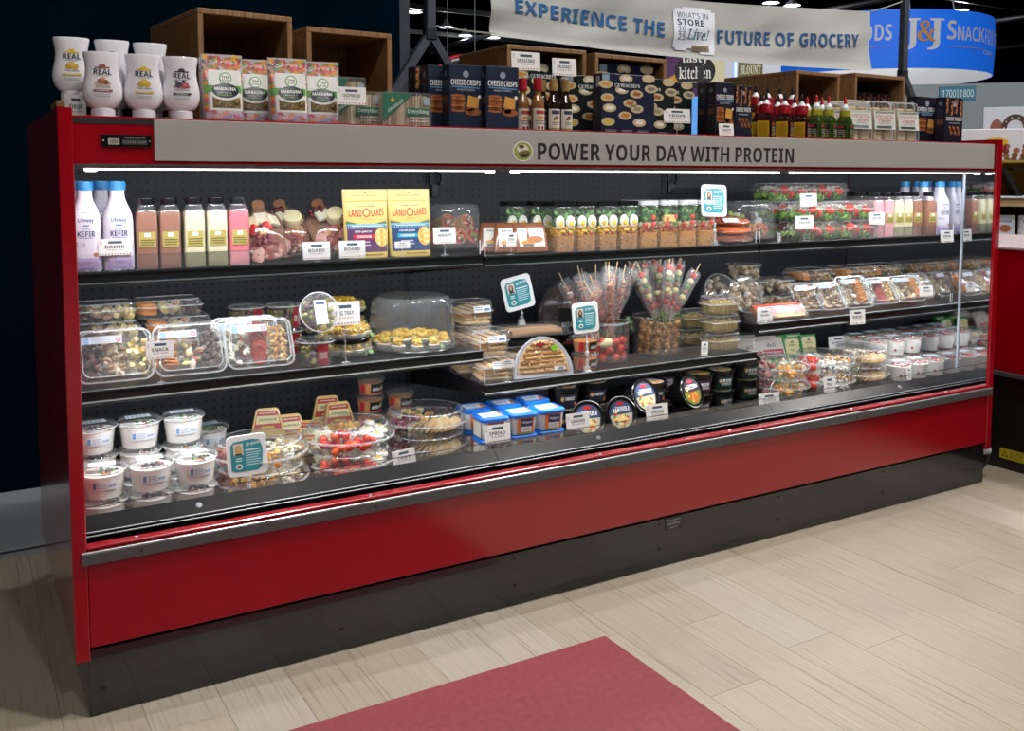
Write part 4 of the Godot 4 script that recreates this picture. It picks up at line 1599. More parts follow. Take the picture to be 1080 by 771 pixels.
	part("printed_side", side.mb, vc(0.4), b, Transform3D(Basis(Vector3.UP, -PI / 2), Vector3(-a, 0, -d / 2)))
	return t

func dressing_bottle(xf: Transform3D, dark: bool, label: String) -> Node3D:
	var t := thing("dressing_bottle", label, "bottle", xf, "dressing bottles on the case")
	var mb := MB.new()
	var g := C("241f1c") if dark else C("8a5a35")
	mb.lathe([[0.0, 0.0], [0.020, 0.0], [0.022, 0.003], [0.022, 0.085], [0.020, 0.098], [0.012, 0.118], [0.0105, 0.132], [0.0105, 0.150], [0.0, 0.150]], 20, g, 40.0)
	var b := part("bottle", mb, vc(0.1, 0.0, 0.6), t)
	mb = MB.new()
	var r := 0.0125 if dark else 0.0135
	mb.lathe([[0.0, 0.172], [r - 0.001, 0.172], [r, 0.170], [r + 0.0005, 0.134], [r - 0.002, 0.133], [0.0, 0.133]], 20, C("a58a55") if dark else C("a11a2c"), 35.0)
	part("cap", mb, vc(0.3, 0.3 if dark else 0.0), t)
	var f := Front.new([[0.0, 0.0223, 0.0223], [0.09, 0.0223, 0.0223]], 2.0)
	var pr := Print.new(f)
	pr.rect(-0.0205, 0.006, 0.0205, 0.075, C("d5cfc4"), 10, 1)
	pr.next()
	if dark:
		pr.rect(-0.014, 0.058, 0.014, 0.070, C("2d3c56"), 6, 1)
		pr.disc(0.002, 0.047, 0.007, 0.007, C("8d4a3a"), 10)
		pr.disc(-0.004, 0.043, 0.006, 0.005, C("5a7340"), 10)
		pr.lines(-0.012, 0.013, 0.030, 2, 0.006, 0.003, C("57534c"), 2)
		pr.rect(-0.0205, 0.006, 0.0205, 0.014, C("a58a55"), 10, 1)
	else:
		pr.rect(-0.014, 0.056, 0.016, 0.068, C("a33a34"), 6, 1)
		pr.disc(0.0, 0.046, 0.012, 0.005, C("d08a4a"), 12)
		pr.lines(-0.014, 0.015, 0.033, 2, 0.008, 0.004, C("5a4c44"), 2)
		pr.disc(-0.006, 0.013, 0.005, 0.006, C("b03040"), 8)
		pr.disc(0.007, 0.013, 0.005, 0.006, C("7a2a30"), 8)
	part("label", pr.mb, vc(0.5), b)
	return t

func sauce_bottle(xf: Transform3D, green: bool, label: String) -> Node3D:
	var t := thing("sauce_bottle", label, "bottle", xf, "sauce bottles on the case")
	var f := Front.new([[0.0, 0.026, 0.026], [0.004, 0.0285, 0.0285], [0.070, 0.0285, 0.0285], [0.084, 0.0255, 0.0255], [0.096, 0.020, 0.020]], 4.5)
	var mb := MB.new()
	mb.loft(f.rings(28), true, true, C("33401c") if green else C("2e0f10"), 50.0)
	var b := part("bottle", mb, vc(0.08, 0.0, 0.7), t)
	mb = MB.new()
	if green:
		mb.lathe([[0.0195, 0.095], [0.021, 0.100], [0.020, 0.120], [0.0, 0.120]], 18, C("98922c"), 40.0)
	else:
		mb.lathe([[0.020, 0.095], [0.0235, 0.097], [0.0235, 0.126], [0.021, 0.128], [0.0, 0.128]], 18, C("98192a"), 40.0)
		crumbs(mb, Vector3(0, 0.111, 0), Vector3(0.023, 0.013, 0.023), 40, 0.0012, 0.0022, [C("c98a90"), C("b5444f"), C("e0c0c2")], 6, 0.5)
	part("neck_sleeve", mb, vc(0.3), t)
	mb = MB.new()
	mb.lathe([[0.0, 0.118], [0.016, 0.119], [0.016, 0.131], [0.0125, 0.134], [0.006, 0.146], [0.0, 0.147]], 16, C("cfd3d3"), 40.0)
	var nz := part("nozzle", mb, vc(0.35), t)
	mb = MB.new()
	mb.lathe([[0.0062, 0.145], [0.0068, 0.150], [0.0045, 0.170], [0.002, 0.174], [0.0, 0.1745]], 12, C("b3182a") if green else C("151517"), 45.0)
	part("tip", mb, vc(0.35), nz)
	for s in 2:
		var pr := Print.new()
		if green or s == 0:
			pr.rect(-0.023, 0.008, 0.023, 0.066, C("3d6b2e") if green else C("1d1a1b"))
			pr.next()
			if green:
				pr.rect(-0.019, 0.010, 0.019, 0.062, C("20241c"))
				pr.next()
			pr.disc(-0.004, 0.055, 0.012, 0.005, C("b5313a"), 12)
			pr.lines(-0.014, 0.015, 0.040, 3, 0.007, 0.003, C("b9b4a4"), s + 3)
			pr.disc(-0.007, 0.016, 0.006, 0.005, C("7fa04a") if green else C("c08a3a"), 8)
			pr.disc(0.009, 0.018, 0.007, 0.006, C("a8885a"), 8)
		else:
			pr.rect(-0.023, 0.008, 0.023, 0.066, C("c39a1e"))
			pr.next()
			pr.lines(-0.017, 0.018, 0.054, 7, 0.0065, 0.0025, C("7d631a"), 9)
		part("label", pr.mb, vc(0.4), b, Transform3D(Basis(Vector3.UP, -PI / 2 * s), Vector3(0, 0, 0.0287) if s == 0 else Vector3(-0.0287, 0, 0)))
	return t

func crisp_clamshell(xf: Transform3D, label: String) -> Node3D:
	var t := thing("bread_crisp_clamshell", label, "clamshell", xf, "bread crisp clamshells on the case")
	var mb := MB.new()
	var g := RandomNumberGenerator.new()
	g.seed = 12
	for k in 2:
		mb = MB.new()
		mb.bbox(Vector3(-0.027 + k * 0.054, 0.075, -0.030), Vector3(0.046, 0.140, 0.036), 0.006, [C("c0a987"), C("b39a76")][k], 0.012, 3)
		crumbs(mb, Vector3(-0.027 + k * 0.054, 0.075, -0.012), Vector3(0.02, 0.065, 0.002), 24, 0.002, 0.004, [C("d3c1a2"), C("9c8058")], k + 3, 0.5)
		part("bread_slice", mb, vc(0.85), t)
	mb = MB.new()
	mb.bbox(Vector3(0, 0.085, -0.030), Vector3(0.122, 0.170, 0.056), 0.008, Color.WHITE, 0.014, 3, 40.0)
	var sh := part("clear_shell", mb, clear_plastic(0.05, 0.07), t)
	mb = MB.new()
	band(mb, 0.134, 0.174, 0.016, 0.0, 0.006, 0.002)
	band(mb, 0.112, 0.158, 0.012, 0.026, 0.002, 0.002)
	part("shell_rim", mb, clear_plastic(0.28, 0.12), sh, Transform3D(Basis(Vector3.RIGHT, PI / 2), Vector3(0, 0.0872, -0.030)))
	var pr := Print.new()
	pr.rect(-0.055, 0.052, 0.055, 0.128, C("cfd3cd"))
	pr.rect(-0.05, 0.118, 0.05, 0.126, C("4f5d5c"))
	pr.rect(-0.045, 0.056, 0.035, 0.067, C("5b6e70"))
	pr.next()
	pr.text("FOCACCIA", -0.046, 0.046, 0.098, 0.014, C("b0545a"), "serif_bold")
	pr.text("CRISPS", -0.034, 0.034, 0.080, 0.013, C("b0545a"), "serif_bold")
	pr.lines(-0.03, 0.03, 0.0735, 1, 0.004, 0.003, C("8f9a98"), 3)
	part("label", pr.mb, vc(0.5), t)
	return t

func build_top() -> void:
	var y := Y_TOP
	# riser for the back row of squeeze bottles
	crate(at(0.16, y, -0.180, 0), 0.29, 0.050, 0.15, "low wooden riser under the back row of white squeeze bottles")
	price_card(at(0.055, y, -0.125, 8), 0.05, 0.062, "SYRUP", "each", "small price card at the far left corner of the case top")
	var nm := ["yellow", "brown", "dark purple"]
	var proto := {}
	var spots := [[0.113, -0.075, 1, 0, "white squeeze bottle with a brown band, leftmost of the front row"], [0.210, -0.075, 0, 0, "white squeeze bottle with a yellow band, middle of the front row"], [0.302, -0.075, 2, 0, "white squeeze bottle with a dark purple band and figs, front row"], [0.140, -0.142, 0, 0, "white squeeze bottle half hidden behind the brown banded bottle"], [0.238, -0.142, 1, 0, "white squeeze bottle half hidden behind the yellow banded front bottle"], [0.060, -0.225, 0, 1, "white squeeze bottle with a yellow band at the left end of the raised row"], [0.158, -0.225, 2, 1, "raised white squeeze bottle, second from the left in the back row"], [0.256, -0.235, 0, 1, "raised white squeeze bottle at the right end of the back row"]]
	for s in spots:
		var xf := at(s[0], y + s[3] * 0.050, s[1], -6)
		if not proto.has(s[2]):
			proto[s[2]] = squeeze_bottle(s[2], xf, s[4])
		else:
			dup(proto[s[2]], s[4], xf)
	# tall crates
	crate(at(0.538, y, -0.305, 6), 0.285, 0.335, 0.46, "large wooden crate on its side behind the granola pouches")
	crate(at(0.862, y, -0.315, 3), 0.285, 0.310, 0.32, "wooden crate behind the green cracker packs")
	crate(at(1.600, y, -0.33, 0), 0.33, 0.310, 0.36, "wooden crate behind the dressing bottles")
	crate(at(1.955, y, -0.31, 3), 0.345, 0.300, 0.30, "wooden crate with a cracker box on show inside it")
	crate(at(3.030, y, -0.39, 3), 0.285, 0.310, 0.42, "wooden crate behind the sauce bottles")
	crate(at(3.395, y, -0.36, 2), 0.355, 0.315, 0.40, "wooden crate at the right end holding twist boxes")
	# granola pouches
	var p := pouch(at(0.412, y, -0.085, -4, -4), "leftmost granola pouch with pink and orange flower print")
	dup(p, "granola pouch second from the left, half covered by its neighbour", at(0.510, y, -0.150, -8, -4))
	dup(p, "granola pouch third from the left, in front of the others", at(0.588, y, -0.075, -6, -4))
	dup(p, "rightmost granola pouch beside the green cracker packs", at(0.690, y, -0.105, -12, -4))
	dup(p, "granola pouch standing behind the leftmost granola pouch", at(0.425, y, -0.165, -4, -4))
	# cracker packs
	var c := cracker_pack(at(0.940, y, -0.060, 0), 0.160, 0.104, 0.05, "cracker pack with green corner label in front of the navy boxes")
	dup(c, "cracker pack with green corner label lying behind a price card", at(0.800, y, -0.095, 0))
	dup(c, "upper cracker pack stood on end behind the price card", at(0.785, y, -0.165, 0).scaled_local(Vector3(0.86, 1.45, 1)))
	price_card(at(0.765, y + 0.001, -0.050, -4, -6), 0.086, 0.050, "CRISPBREAD", "per pack", "price card standing in front of the green cracker packs", 0.060)
	var navy := "1c2438"
	var cg := "navy snack cartons on the case"
	carton("snack_carton", at(1.256, y, -0.050, 0), 0.115, 0.196, 0.048, navy, 0, "navy cheese crisp carton, front one beside the red capped bottles", cg)
	carton("snack_carton", at(1.140, y, -0.074, 0), 0.113, 0.196, 0.048, navy, 0, "navy cheese crisp carton, second from the red capped bottles", cg)
	carton("snack_carton", at(1.095, y, -0.128, 0), 0.113, 0.196, 0.048, navy, 0, "navy cheese crisp carton, third in the staggered row", cg)
	carton("snack_carton", at(1.075, y, -0.182, 0), 0.113, 0.196, 0.048, "191c28", 1, "dark twist carton at the back left of the navy carton row", cg)
	# dressing bottles
	var db := dressing_bottle(at(1.405, y, -0.085, -4), false, "red capped dressing bottle, front one of three")
	dup(db, "red capped dressing bottle in the middle of the three", at(1.372, y, -0.122, -4))
	dup(db, "red capped dressing bottle, rearmost on the left", at(1.350, y, -0.168, -4))
	db = dressing_bottle(at(1.464, y, -0.085, -4), true, "gold capped black bottle, left one of the front pair")
	dup(db, "gold capped black bottle, right one of the front pair", at(1.512, y, -0.085, -4))
	dup(db, "gold capped black bottle standing behind the front pair", at(1.455, y, -0.135, -4))
	price_card(at(1.385, y + 0.1735, -0.122, -4, -4), 0.104, 0.058, "DRESSING", "each", "price card clipped above the red capped dressing bottles", 0.026, "7a3b34")
	price_card(at(1.512, y + 0.1735, -0.09, -4, -4), 0.090, 0.056, "BALSAMIC", "each", "price card clipped above the gold capped bottles", 0.012)
	# toast cartons
	var tg := "toast cartons on the case"
	carton("toast_carton", at(1.742, y, -0.050, 0), 0.222, 0.198, 0.050, "1c2136", 2, "dark blue toast carton in front, with round topped toasts", tg)
	carton("toast_carton", at(1.880, y, -0.110, 0), 0.222, 0.198, 0.045, "14161c", 2, "black toast carton just behind the front one, to its right", tg)
	carton("toast_carton", at(2.010, y, -0.165, 0), 0.222, 0.198, 0.045, "14161c", 2, "black toast carton at the right behind the price card", tg)
	carton("toast_carton", at(1.665, y, -0.150, 0), 0.222, 0.198, 0.045, "14161c", 2, "black toast carton peeking out left of the front one", tg)
	carton("toast_carton", at(1.605, y + 0.0165, -0.36, 0), 0.222, 0.240, 0.05, "14161c", 2, "black toast carton inside the crate behind the dressing bottles", tg)
	carton("toast_carton", at(1.950, y + 0.0165, -0.335, 3), 0.262, 0.255, 0.05, "1c2136", 2, "tall blue toast carton standing inside its wooden crate", tg)
	price_card(at(2.000, y, -0.100, -3, -5), 0.116, 0.050, "CRISPS", "assorted", "price card in front of the black toast carton", 0.048)
	carton("snack_carton", at(2.185, y, -0.105, 0), 0.105, 0.196, 0.045, "191c28", 0, "dark crisp carton standing behind the small price card", cg)
	carton("snack_carton", at(2.175, y, -0.052, 0), 0.090, 0.194, 0.045, "191c28", 0, "dark crisp carton with the small price card before it", cg)
	carton("snack_carton", at(2.275, y, -0.062, 0), 0.080, 0.188, 0.045, "191c28", 1, "dark twist carton next to the sauce bottles", cg)
	price_card(at(2.175, y, -0.040, -2, -6), 0.068, 0.048, "TWISTS", "box", "small price card low in front of a dark crisp carton")
	# sauce bottles
	var rb := sauce_bottle(at(2.412, y, -0.085, 26), false, "red sleeved sauce bottle at the left end of the front row")
	for s in [[2.508, -0.085, 0.0, "red sleeved sauce bottle, second in the front row"], [2.600, -0.085, 0.0, "red sleeved sauce bottle, third in the front row"], [2.455, -0.155, 0.0, "red sleeved sauce bottle behind the left end of the front row"], [2.545, -0.155, 0.0, "red sleeved sauce bottle in the second row, middle"], [2.635, -0.155, 0.0, "red sleeved sauce bottle in the second row, at the right"]]:
		dup(rb, s[3], at(s[0], y, s[1], 26))
	crate(at(2.625, y, -0.225, 0), 0.36, 0.046, 0.11, "low wooden riser under the raised sauce bottles")
	for s in [[2.480, "leftmost raised sauce bottle with a black tip"], [2.545, "raised sauce bottle, second from the left"], [2.610, "raised sauce bottle in the middle of the riser"], [2.680, "raised sauce bottle, second from the right"], [2.750, "rightmost raised sauce bottle with a black tip"]]:
		dup(rb, s[1], at(s[0], y + 0.046, -0.275, 26))
	var gb := sauce_bottle(at(2.680, y, -0.085, 20), true, "green sauce bottle with a red tip next to the yellow labels")
	for s in [[2.748, -0.085, "green sauce bottle with a red tip, middle of the three in front"], [2.842, -0.085, "green sauce bottle with a red tip beside the clamshells"], [2.705, -0.155, "green sauce bottle in the second row, left"], [2.790, -0.155, "green sauce bottle in the second row, right"]]:
		dup(gb, s[2], at(s[0], y, s[1], 20))
	# bread crisp clamshells
	var cs := crisp_clamshell(at(2.950, y, -0.085, -6, -6), "bread crisp clamshell at the left of the front row")
	for s in [[3.080, 0.0, -0.075, "bread crisp clamshell in the middle of the front row"], [3.222, 0.0, -0.070, "bread crisp clamshell at the right, leaning by the dark carton"], [2.900, 0.0, -0.165, "bread crisp clamshell in the second row, left"], [3.045, 0.0, -0.165, "bread crisp clamshell in the second row, right"], [2.98, 0.0, -0.245, "bread crisp clamshell in the rear row, left"], [3.13, 0.0, -0.245, "bread crisp clamshell in the rear row, right"]]:
		dup(cs, s[3], at(s[0], y + s[1], s[2], -8, -6))
	for s in 3:
		carton("snack_carton", at(3.295 + s * 0.1, y + 0.0165, -0.42, 0), 0.095, 0.225, 0.05, "191c28", 1, ["left", "middle", "right"][s] + " twist carton inside the crate at the right end", cg)
	carton("snack_carton", at(3.390, y, -0.115, 4), 0.150, 0.200, 0.048, "191c28", 0, "dark crisp carton near the right end, behind the last clamshell", cg)
	carton("snack_carton", at(3.500, y, -0.062, 4), 0.132, 0.198, 0.048, "191c28", 1, "dark twist carton at the far right of the case top", cg)

# ---------------------------------------------------------------- top shelf
func kefir_bottle(xf: Transform3D, label: String) -> Node3D:
	var t := thing("yogurt_drink_bottle", label, "bottle", xf, "tall white drink bottles with blue caps")
	var f := Front.new([[0.0, 0.034, 0.034], [0.006, 0.0385, 0.0385], [0.06, 0.0390, 0.0390], [0.130, 0.0385, 0.0385], [0.150, 0.037, 0.037], [0.168, 0.031, 0.031], [0.185, 0.0235, 0.0235], [0.198, 0.0195, 0.0195], [0.210, 0.0185, 0.0185], [0.222, 0.0185, 0.0185]], 3.2)
	var mb := MB.new()
	mb.loft(f.rings(28), true, true, C("e6e3ee"), 50.0)
	var b := part("bottle", mb, vc(0.3), t)
	mb = MB.new()
	var m := 22
	mb.lathe([[0.0, 0.243], [0.0195, 0.243], [0.0210, 0.241], [0.0215, 0.219], [0.020, 0.2175], [0.0, 0.2175]], m, C("3f9fe0"), 35.0)
	for k in m:
		mb.box(Vector3(cos(TAU * k / m) * 0.0213, 0.229, sin(TAU * k / m) * 0.0213), Vector3(0.0016, 0.018, 0.0016), C("3a93d2"), Basis(Vector3.UP, -TAU * k / m))
	part("cap", mb, vc(0.35), t)
	var pr := Print.new(f)
	pr.rect(-0.031, 0.168, 0.031, 0.170, C("cbbfe0"), 8, 1)
	pr.rect(-0.0345, 0.004, 0.0345, 0.040, C("c9badd"), 8, 3)
	pr.lines(-0.012, 0.012, 0.158, 1, 0.004, 0.002, C("7c7788"), 3)
	pr.text("Lifeway", -0.019, 0.019, 0.1315, 0.0135, C("2b5a86"), "sans_bold")
	pr.poly([Vector2(-0.010, 0.127), Vector2(0.010, 0.127), Vector2(0.005, 0.1235), Vector2(-0.005, 0.1235)], C("5a86b0"))
	pr.lines(-0.012, 0.012, 0.115, 1, 0.004, 0.0025, C("8fa890"), 4)
	pr.text("KEFIR", -0.0215, 0.0215, 0.096, 0.0145, C("27456b"), "sans_bold")
	pr.lines(-0.018, 0.018, 0.0915, 1, 0.004, 0.0018, C("5a7695"), 5)
	pr.lines(-0.03, -0.018, 0.078, 2, 0.006, 0.003, C("6b85a0"), 6)
	pr.annulus(-0.008, 0.075, 0.003, 0.005, 1.0, C("9a9aa5"), 10)
	pr.disc(0.022, 0.048, 0.007, 0.006, C("b98a55"), 10)
	pr.next()
	pr.disc(0.0, 0.014, 0.034, 0.019, C("b3a0cf"), 20)
	pr.next()
	pr.lines(-0.010, 0.010, 0.024, 1, 0.006, 0.0035, C("8f7fae"), 7)
	pr.lines(-0.018, 0.018, 0.010, 1, 0.006, 0.003, C("7f76a0"), 8)
	part("printed_label", pr.mb, vc(0.4), b)
	return t

func juice_bottle(xf: Transform3D, kind: int, label: String, group: String) -> Node3D:
	var t := thing("smoothie_bottle", label, "bottle", xf, group)
	var f := Front.new([[0.0, 0.0275, 0.0275], [0.004, 0.029, 0.029], [0.150, 0.029, 0.029], [0.162, 0.0265, 0.0265], [0.172, 0.0205, 0.0205], [0.178, 0.0195, 0.0195]], 7.0)
	var cols := [["9f6a52", "8c5b46"], ["e8e0bb", "8f8a62"], ["e9747f", "dc8f97"], ["e9aab1", "e0a0a8"]]
	var inner := Front.new([[0.002, 0.0265, 0.0265], [0.05, 0.0276, 0.0276], [0.150, 0.0276, 0.0276], [0.160, 0.0250, 0.0250]], 7.0)
	var low := Front.new([[0.002, 0.0265, 0.0265], [0.006, 0.0276, 0.0276], [0.043, 0.0276, 0.0276]], 7.0)
	var up := Front.new([[0.0432, 0.0276, 0.0276], [0.146, 0.0276, 0.0276], [0.158, 0.0245, 0.0245]], 7.0)
	var mb := MB.new()
	mb.loft(up.rings(32), true, true, C(cols[kind][0]), 50.0)
	mb.loft(low.rings(32), true, true, C(cols[kind][1]), 50.0)
	if kind == 2:
		crumbs(mb, Vector3(0, 0.11, 0), Vector3(0.021, 0.04, 0.021), 22, 0.008, 0.011, [C("d94a5a"), C("ee8f98"), C("c8303f")], 5, 0.6)
	part("drink", mb, vc(0.35), t)
	mb = MB.new()
	mb.loft(f.rings(32), true, false, Color.WHITE, 50.0)
	var b := part("clear_bottle", mb, clear_plastic(0.06, 0.06), t)
	mb = MB.new()
	mb.lathe([[0.0, 0.1965], [0.0205, 0.1965], [0.0215, 0.195], [0.0215, 0.179], [0.0205, 0.178], [0.0, 0.178]], 24, C("1e2022") if kind != 2 else C("2a2c2e"), 35.0)
	part("cap", mb, vc(0.15, 0.0, 0.5), t)
	var pr := Print.new()
	pr.rect(-0.0215, 0.062, 0.0215, 0.104, C("b8a95e"))
	pr.next()
	pr.rect(-0.008, 0.090, 0.008, 0.101, C("e5e6e4"))
	pr.lines(-0.017, 0.018, 0.080, 3, 0.0065, 0.0034, C("4d4628"), kind + 2)
	pr.rect(-0.0285, 0.0425, 0.0285, 0.0438, C(cols[kind][1]).darkened(0.35))
	part("kraft_label", pr.mb, vc(0.6), b, at(0, 0, 0.029))
	return t

# wooden paddle packed with meats, cheese and fruit
func paddle_board(xf: Transform3D, kind: int, label: String) -> Node3D:
	var t := thing("charcuterie_board", label, "board", xf, "wrapped charcuterie paddle boards")
	var mb := MB.new()
	var pts := PackedVector2Array()
	for k in 9:
		pts.append(Vector2(0.018, 0.172) + Vector2(cos(PI * k / 8) * 0.0, 0))
	pts = PackedVector2Array([Vector2(-0.06, 0.0), Vector2(0.06, 0.0), Vector2(0.062, 0.115), Vector2(0.05, 0.138), Vector2(0.022, 0.146), Vector2(0.017, 0.165), Vector2(0.019, 0.178), Vector2(0.010, 0.188), Vector2(-0.010, 0.188), Vector2(-0.019, 0.178), Vector2(-0.017, 0.165), Vector2(-0.022, 0.146), Vector2(-0.05, 0.138), Vector2(-0.062, 0.115)])
	mb.prism(pts, -0.010, 0.0, C("8a5a3c"))
	mb.lathe([[0.0, 0.0005], [0.004, 0.0005], [0.004, 0.0]], 10, C("3a2418"), 30.0)
	part("paddle", mb, vc(0.6), t)
	var g := RandomNumberGenerator.new()
	g.seed = 40 + kind
	# sliced meat folds
	for k in 9:
		mb = MB.new()
		var p := Vector3(g.randf_range(-0.04, 0.04), g.randf_range(0.012, 0.075), 0.010 + 0.004 * (k % 3))
		mb.ball(p, Vector3(0.024, 0.018, 0.009), [C("8f3f34"), C("b0685c"), C("c99488"), C("7a2f28"), C("a5503c")][k % 5], 10, 6, 0.22, g, Basis(Vector3(0, 0, 1), g.randf() * 3.0), 45.0)
		part("meat_slice", mb, vc(0.4), t)
	# cheese
	var cheese := [C("e9dcae"), C("e4dcc2"), C("efe6c8")]
	for k in 3:
		mb = MB.new()
		if k == 0 and kind > 0:
			mb.lathe([[0.0, 0.0], [0.027, 0.0], [0.029, 0.004], [0.029, 0.026], [0.026, 0.030], [0.0, 0.031]], 16, cheese[k], 40.0)
			part("cheese_round", mb, vc(0.6), t, Transform3D(Basis(Vector3(1, 0, 0), 1.1), Vector3(0.004 + 0.014 * kind, 0.102, 0.010)))
		else:
			mb.bbox(Vector3(0, 0.008, 0), Vector3(0.044, 0.014, 0.036), 0.002, cheese[k])
			part("cheese_slice", mb, vc(0.6), t, Transform3D(Basis.from_euler(Vector3(1.2, 0.3 * k, 0.4 - 0.3 * k)), Vector3(-0.034 + k * 0.030, 0.112 + 0.010 * (k % 2), 0.010)))
	if kind == 0:
		for k in 2:
			mb = MB.new()
			mb.lathe([[0.0, -0.020], [0.008, -0.014], [0.015, 0.0], [0.0155, 0.008], [0.010, 0.016], [0.0, 0.017]], 14, C("cf2a22"), 50.0)
			crumbs(mb, Vector3(0, 0.0, 0), Vector3(0.011, 0.012, 0.011), 14, 0.001, 0.0014, [C("e8b060")], 3)
			part("strawberry", mb, vc(0.3), t, Transform3D(Basis(Vector3(0, 0, 1), -0.3 + k * 1.2), Vector3(-0.030 + k * 0.040, 0.094 + 0.004 * k, 0.020)))
		mb = MB.new()
		crumbs(mb, Vector3(-0.005, 0.082, 0.016), Vector3(0.016, 0.008, 0.006), 12, 0.005, 0.008, [C("e0a23c"), C("d08a2c"), C("eab860")], 5)
		part("dried_apricot", mb, vc(0.5), t)
	for k in 6:
		mb = MB.new()
		mb.ball(Vector3.ZERO, Vector3(0.0085, 0.010, 0.0085), C("5d1f2a") if kind != 0 else C("8a3540"), 10, 7)
		var gp := Vector3(-0.022 + (k % 3) * 0.016, 0.066 - (k / 3) * 0.014, 0.022) if kind == 0 else Vector3(-0.034 + (k % 3) * 0.016, 0.138 + (k / 3) * 0.013, 0.014)
		part("grape", mb, vc(0.25, 0.0, 0.4), t, Transform3D(Basis.IDENTITY, gp))
	if kind > 0:
		mb = MB.new()
		crumbs(mb, Vector3(0.012, 0.072, 0.016), Vector3(0.022, 0.010, 0.005), 22, 0.004, 0.007, [C("c79440"), C("a8762c"), C("ddb056")], 15)
		part("walnut_piece", mb, vc(0.7), t)
	mb = MB.new()
	crumbs(mb, Vector3(0.0, 0.018, 0.014), Vector3(0.05, 0.012, 0.006), 26, 0.005, 0.009, [C("c9a98a"), C("8f6a55"), C("d9c7b0"), C("6f5048")], 25)
	part("nut_mix", mb, vc(0.6), t)
	# clear wrap drawn over the top
	mb = MB.new()
	mb.ball(Vector3(0, 0.075, 0.006), Vector3(0.066, 0.085, 0.034), Color.WHITE, 14, 10, 0.06, g)
	part("clear_wrap", mb, clear_plastic(0.03, 0.1), t)
	return t

func cheese_bag(xf: Transform3D, kind: int, label: String) -> Node3D:
	var t := thing("cheese_bag", label, "bag", xf, "gold cheese bags")
	var f := Front.new([[0.0, 0.064, 0.018], [0.006, 0.068, 0.021], [0.05, 0.070, 0.019], [0.11, 0.0715, 0.013], [0.165, 0.0725, 0.006], [0.178, 0.0725, 0.003], [0.180, 0.0725, 0.0045], [0.183, 0.0725, 0.0045], [0.185, 0.0725, 0.0028], [0.217, 0.0725, 0.0014]], 3.0)
	var mb := MB.new()
	mb.loft(f.rings(32), true, true, C("d8bd68"), 60.0)
	var b := part("bag", mb, vc(0.32), t)
	var pr := Print.new(f)
	pr.rect(-0.064, 0.020, 0.064, 0.104, C("5a3a5e") if kind == 0 else C("34496f"), 10, 6)
	pr.rect(-0.066, 0.0935, 0.066, 0.109, C("7fb3c8"), 10, 1)
	pr.next()
	for k in 12:
		for s in [-1, 1]:
			pr.poly([Vector2(s * (0.064 - k * 0.0028) - 0.003, 0.108), Vector2(s * (0.064 - k * 0.0028) + 0.003, 0.108), Vector2(s * (0.064 - k * 0.0028), 0.122 - k * 0.0009 - 0.003 * (k % 2))], C("57704e"))
	pr.rect(-0.05, 0.100, 0.05, 0.103, C("b8d3d8"), 8, 1)
	pr.text("LAND", -0.056, -0.014, 0.132, 0.022, C("c2342e"), "sans_bold", 0.0, -0.002)
	pr.text("LAKES", 0.016, 0.058, 0.131, 0.022, C("c2342e"), "sans_bold", 0.0, 0.004)
	pr.annulus(0.001, 0.143, 0.009, 0.0125, 1.1, C("c2342e"), 20)
	pr.text("Farmer Owned", -0.026, 0.028, 0.162, 0.0055, C("c2342e"), "sans_bold")
	pr.text("SINCE 1921", -0.012, 0.016, 0.1215, 0.004, C("c2342e"), "sans")
	pr.lines(-0.04, 0.04, 0.196, 1, 0.004, 0.002, C("a2832c"), 3)
	pr.disc(0.0, 0.206, 0.004, 0.002, C("5a4a22"), 8)
	pr.text(["CO-JACK", "COLBY JACK"][kind], -0.040, 0.014, 0.080, 0.007, C("f2f0ee"), "sans_bold")
	pr.rect(-0.046, 0.062, 0.030, 0.075, C("c8313c") if kind == 0 else C("2b9ab0"), 8, 1)
	pr.next()
	pr.text("CHEDDAR", -0.036, 0.012, 0.065, 0.007, C("f6f2f0"), "sans_bold")
	pr.lines(-0.036, 0.008, 0.050, 2, 0.010, 0.004, C("cdbfd3"), 6)
	pr.disc(0.046, 0.066, 0.024, 0.030, C("e3b765"), 18)
	pr.next()
	for k in 9:
		pr.disc(0.036 + (k % 3) * 0.009, 0.048 + (k / 3) * 0.017, 0.006, 0.006, [C("efd9a0"), C("dd9a3c"), C("e9c98a")][(k + kind) % 3], 6)
	pr.lines(-0.02, 0.05, 0.010, 1, 0.004, 0.004, C("8a6c24"), 8)
	part("printed_front", pr.mb, vc(0.35), b)
	return t

func dome_tray(xf: Transform3D, r: float, h: float, label: String) -> Node3D:
	var t := thing("domed_platter", label, "platter", xf, "domed platters")
	var mb := MB.new()
	mb.lathe([[0.0, 0.0], [r * 0.8, 0.0], [r * 0.97, 0.006], [r, 0.012], [r * 0.98, 0.015], [r * 0.86, 0.010], [0.0, 0.008]], 40, C("0f1012"), 40.0)
	part("base_tray", mb, vc(0.2, 0.0, 0.4), t)
	mb = MB.new()
	# fluted clear dome
	var rings := []
	for p in [[0.97, 0.014], [0.965, 0.022], [0.93, 0.024], [0.92, 0.05], [0.90, h * 0.7], [0.87, h * 0.88], [0.82, h * 0.96], [0.74, h * 0.99], [0.70, h * 0.975], [0.0, h * 0.972]]:
		var o := PackedVector3Array()
		for k in 72:
			var a := TAU * k / 72
			var fl: float = 1.0 + (0.010 * (1.0 if (k / 3) % 2 else -1.0) if p[1] > 0.03 and p[1] < h * 0.9 else 0.0)
			o.append(Vector3(cos(a) * r * p[0] * fl, p[1], sin(a) * r * p[0] * fl))
		rings.append(o)
	mb.loft(rings, false, false, Color.WHITE, 40.0)
	part("clear_dome", mb, clear_plastic(0.085, 0.05), t)
	return t

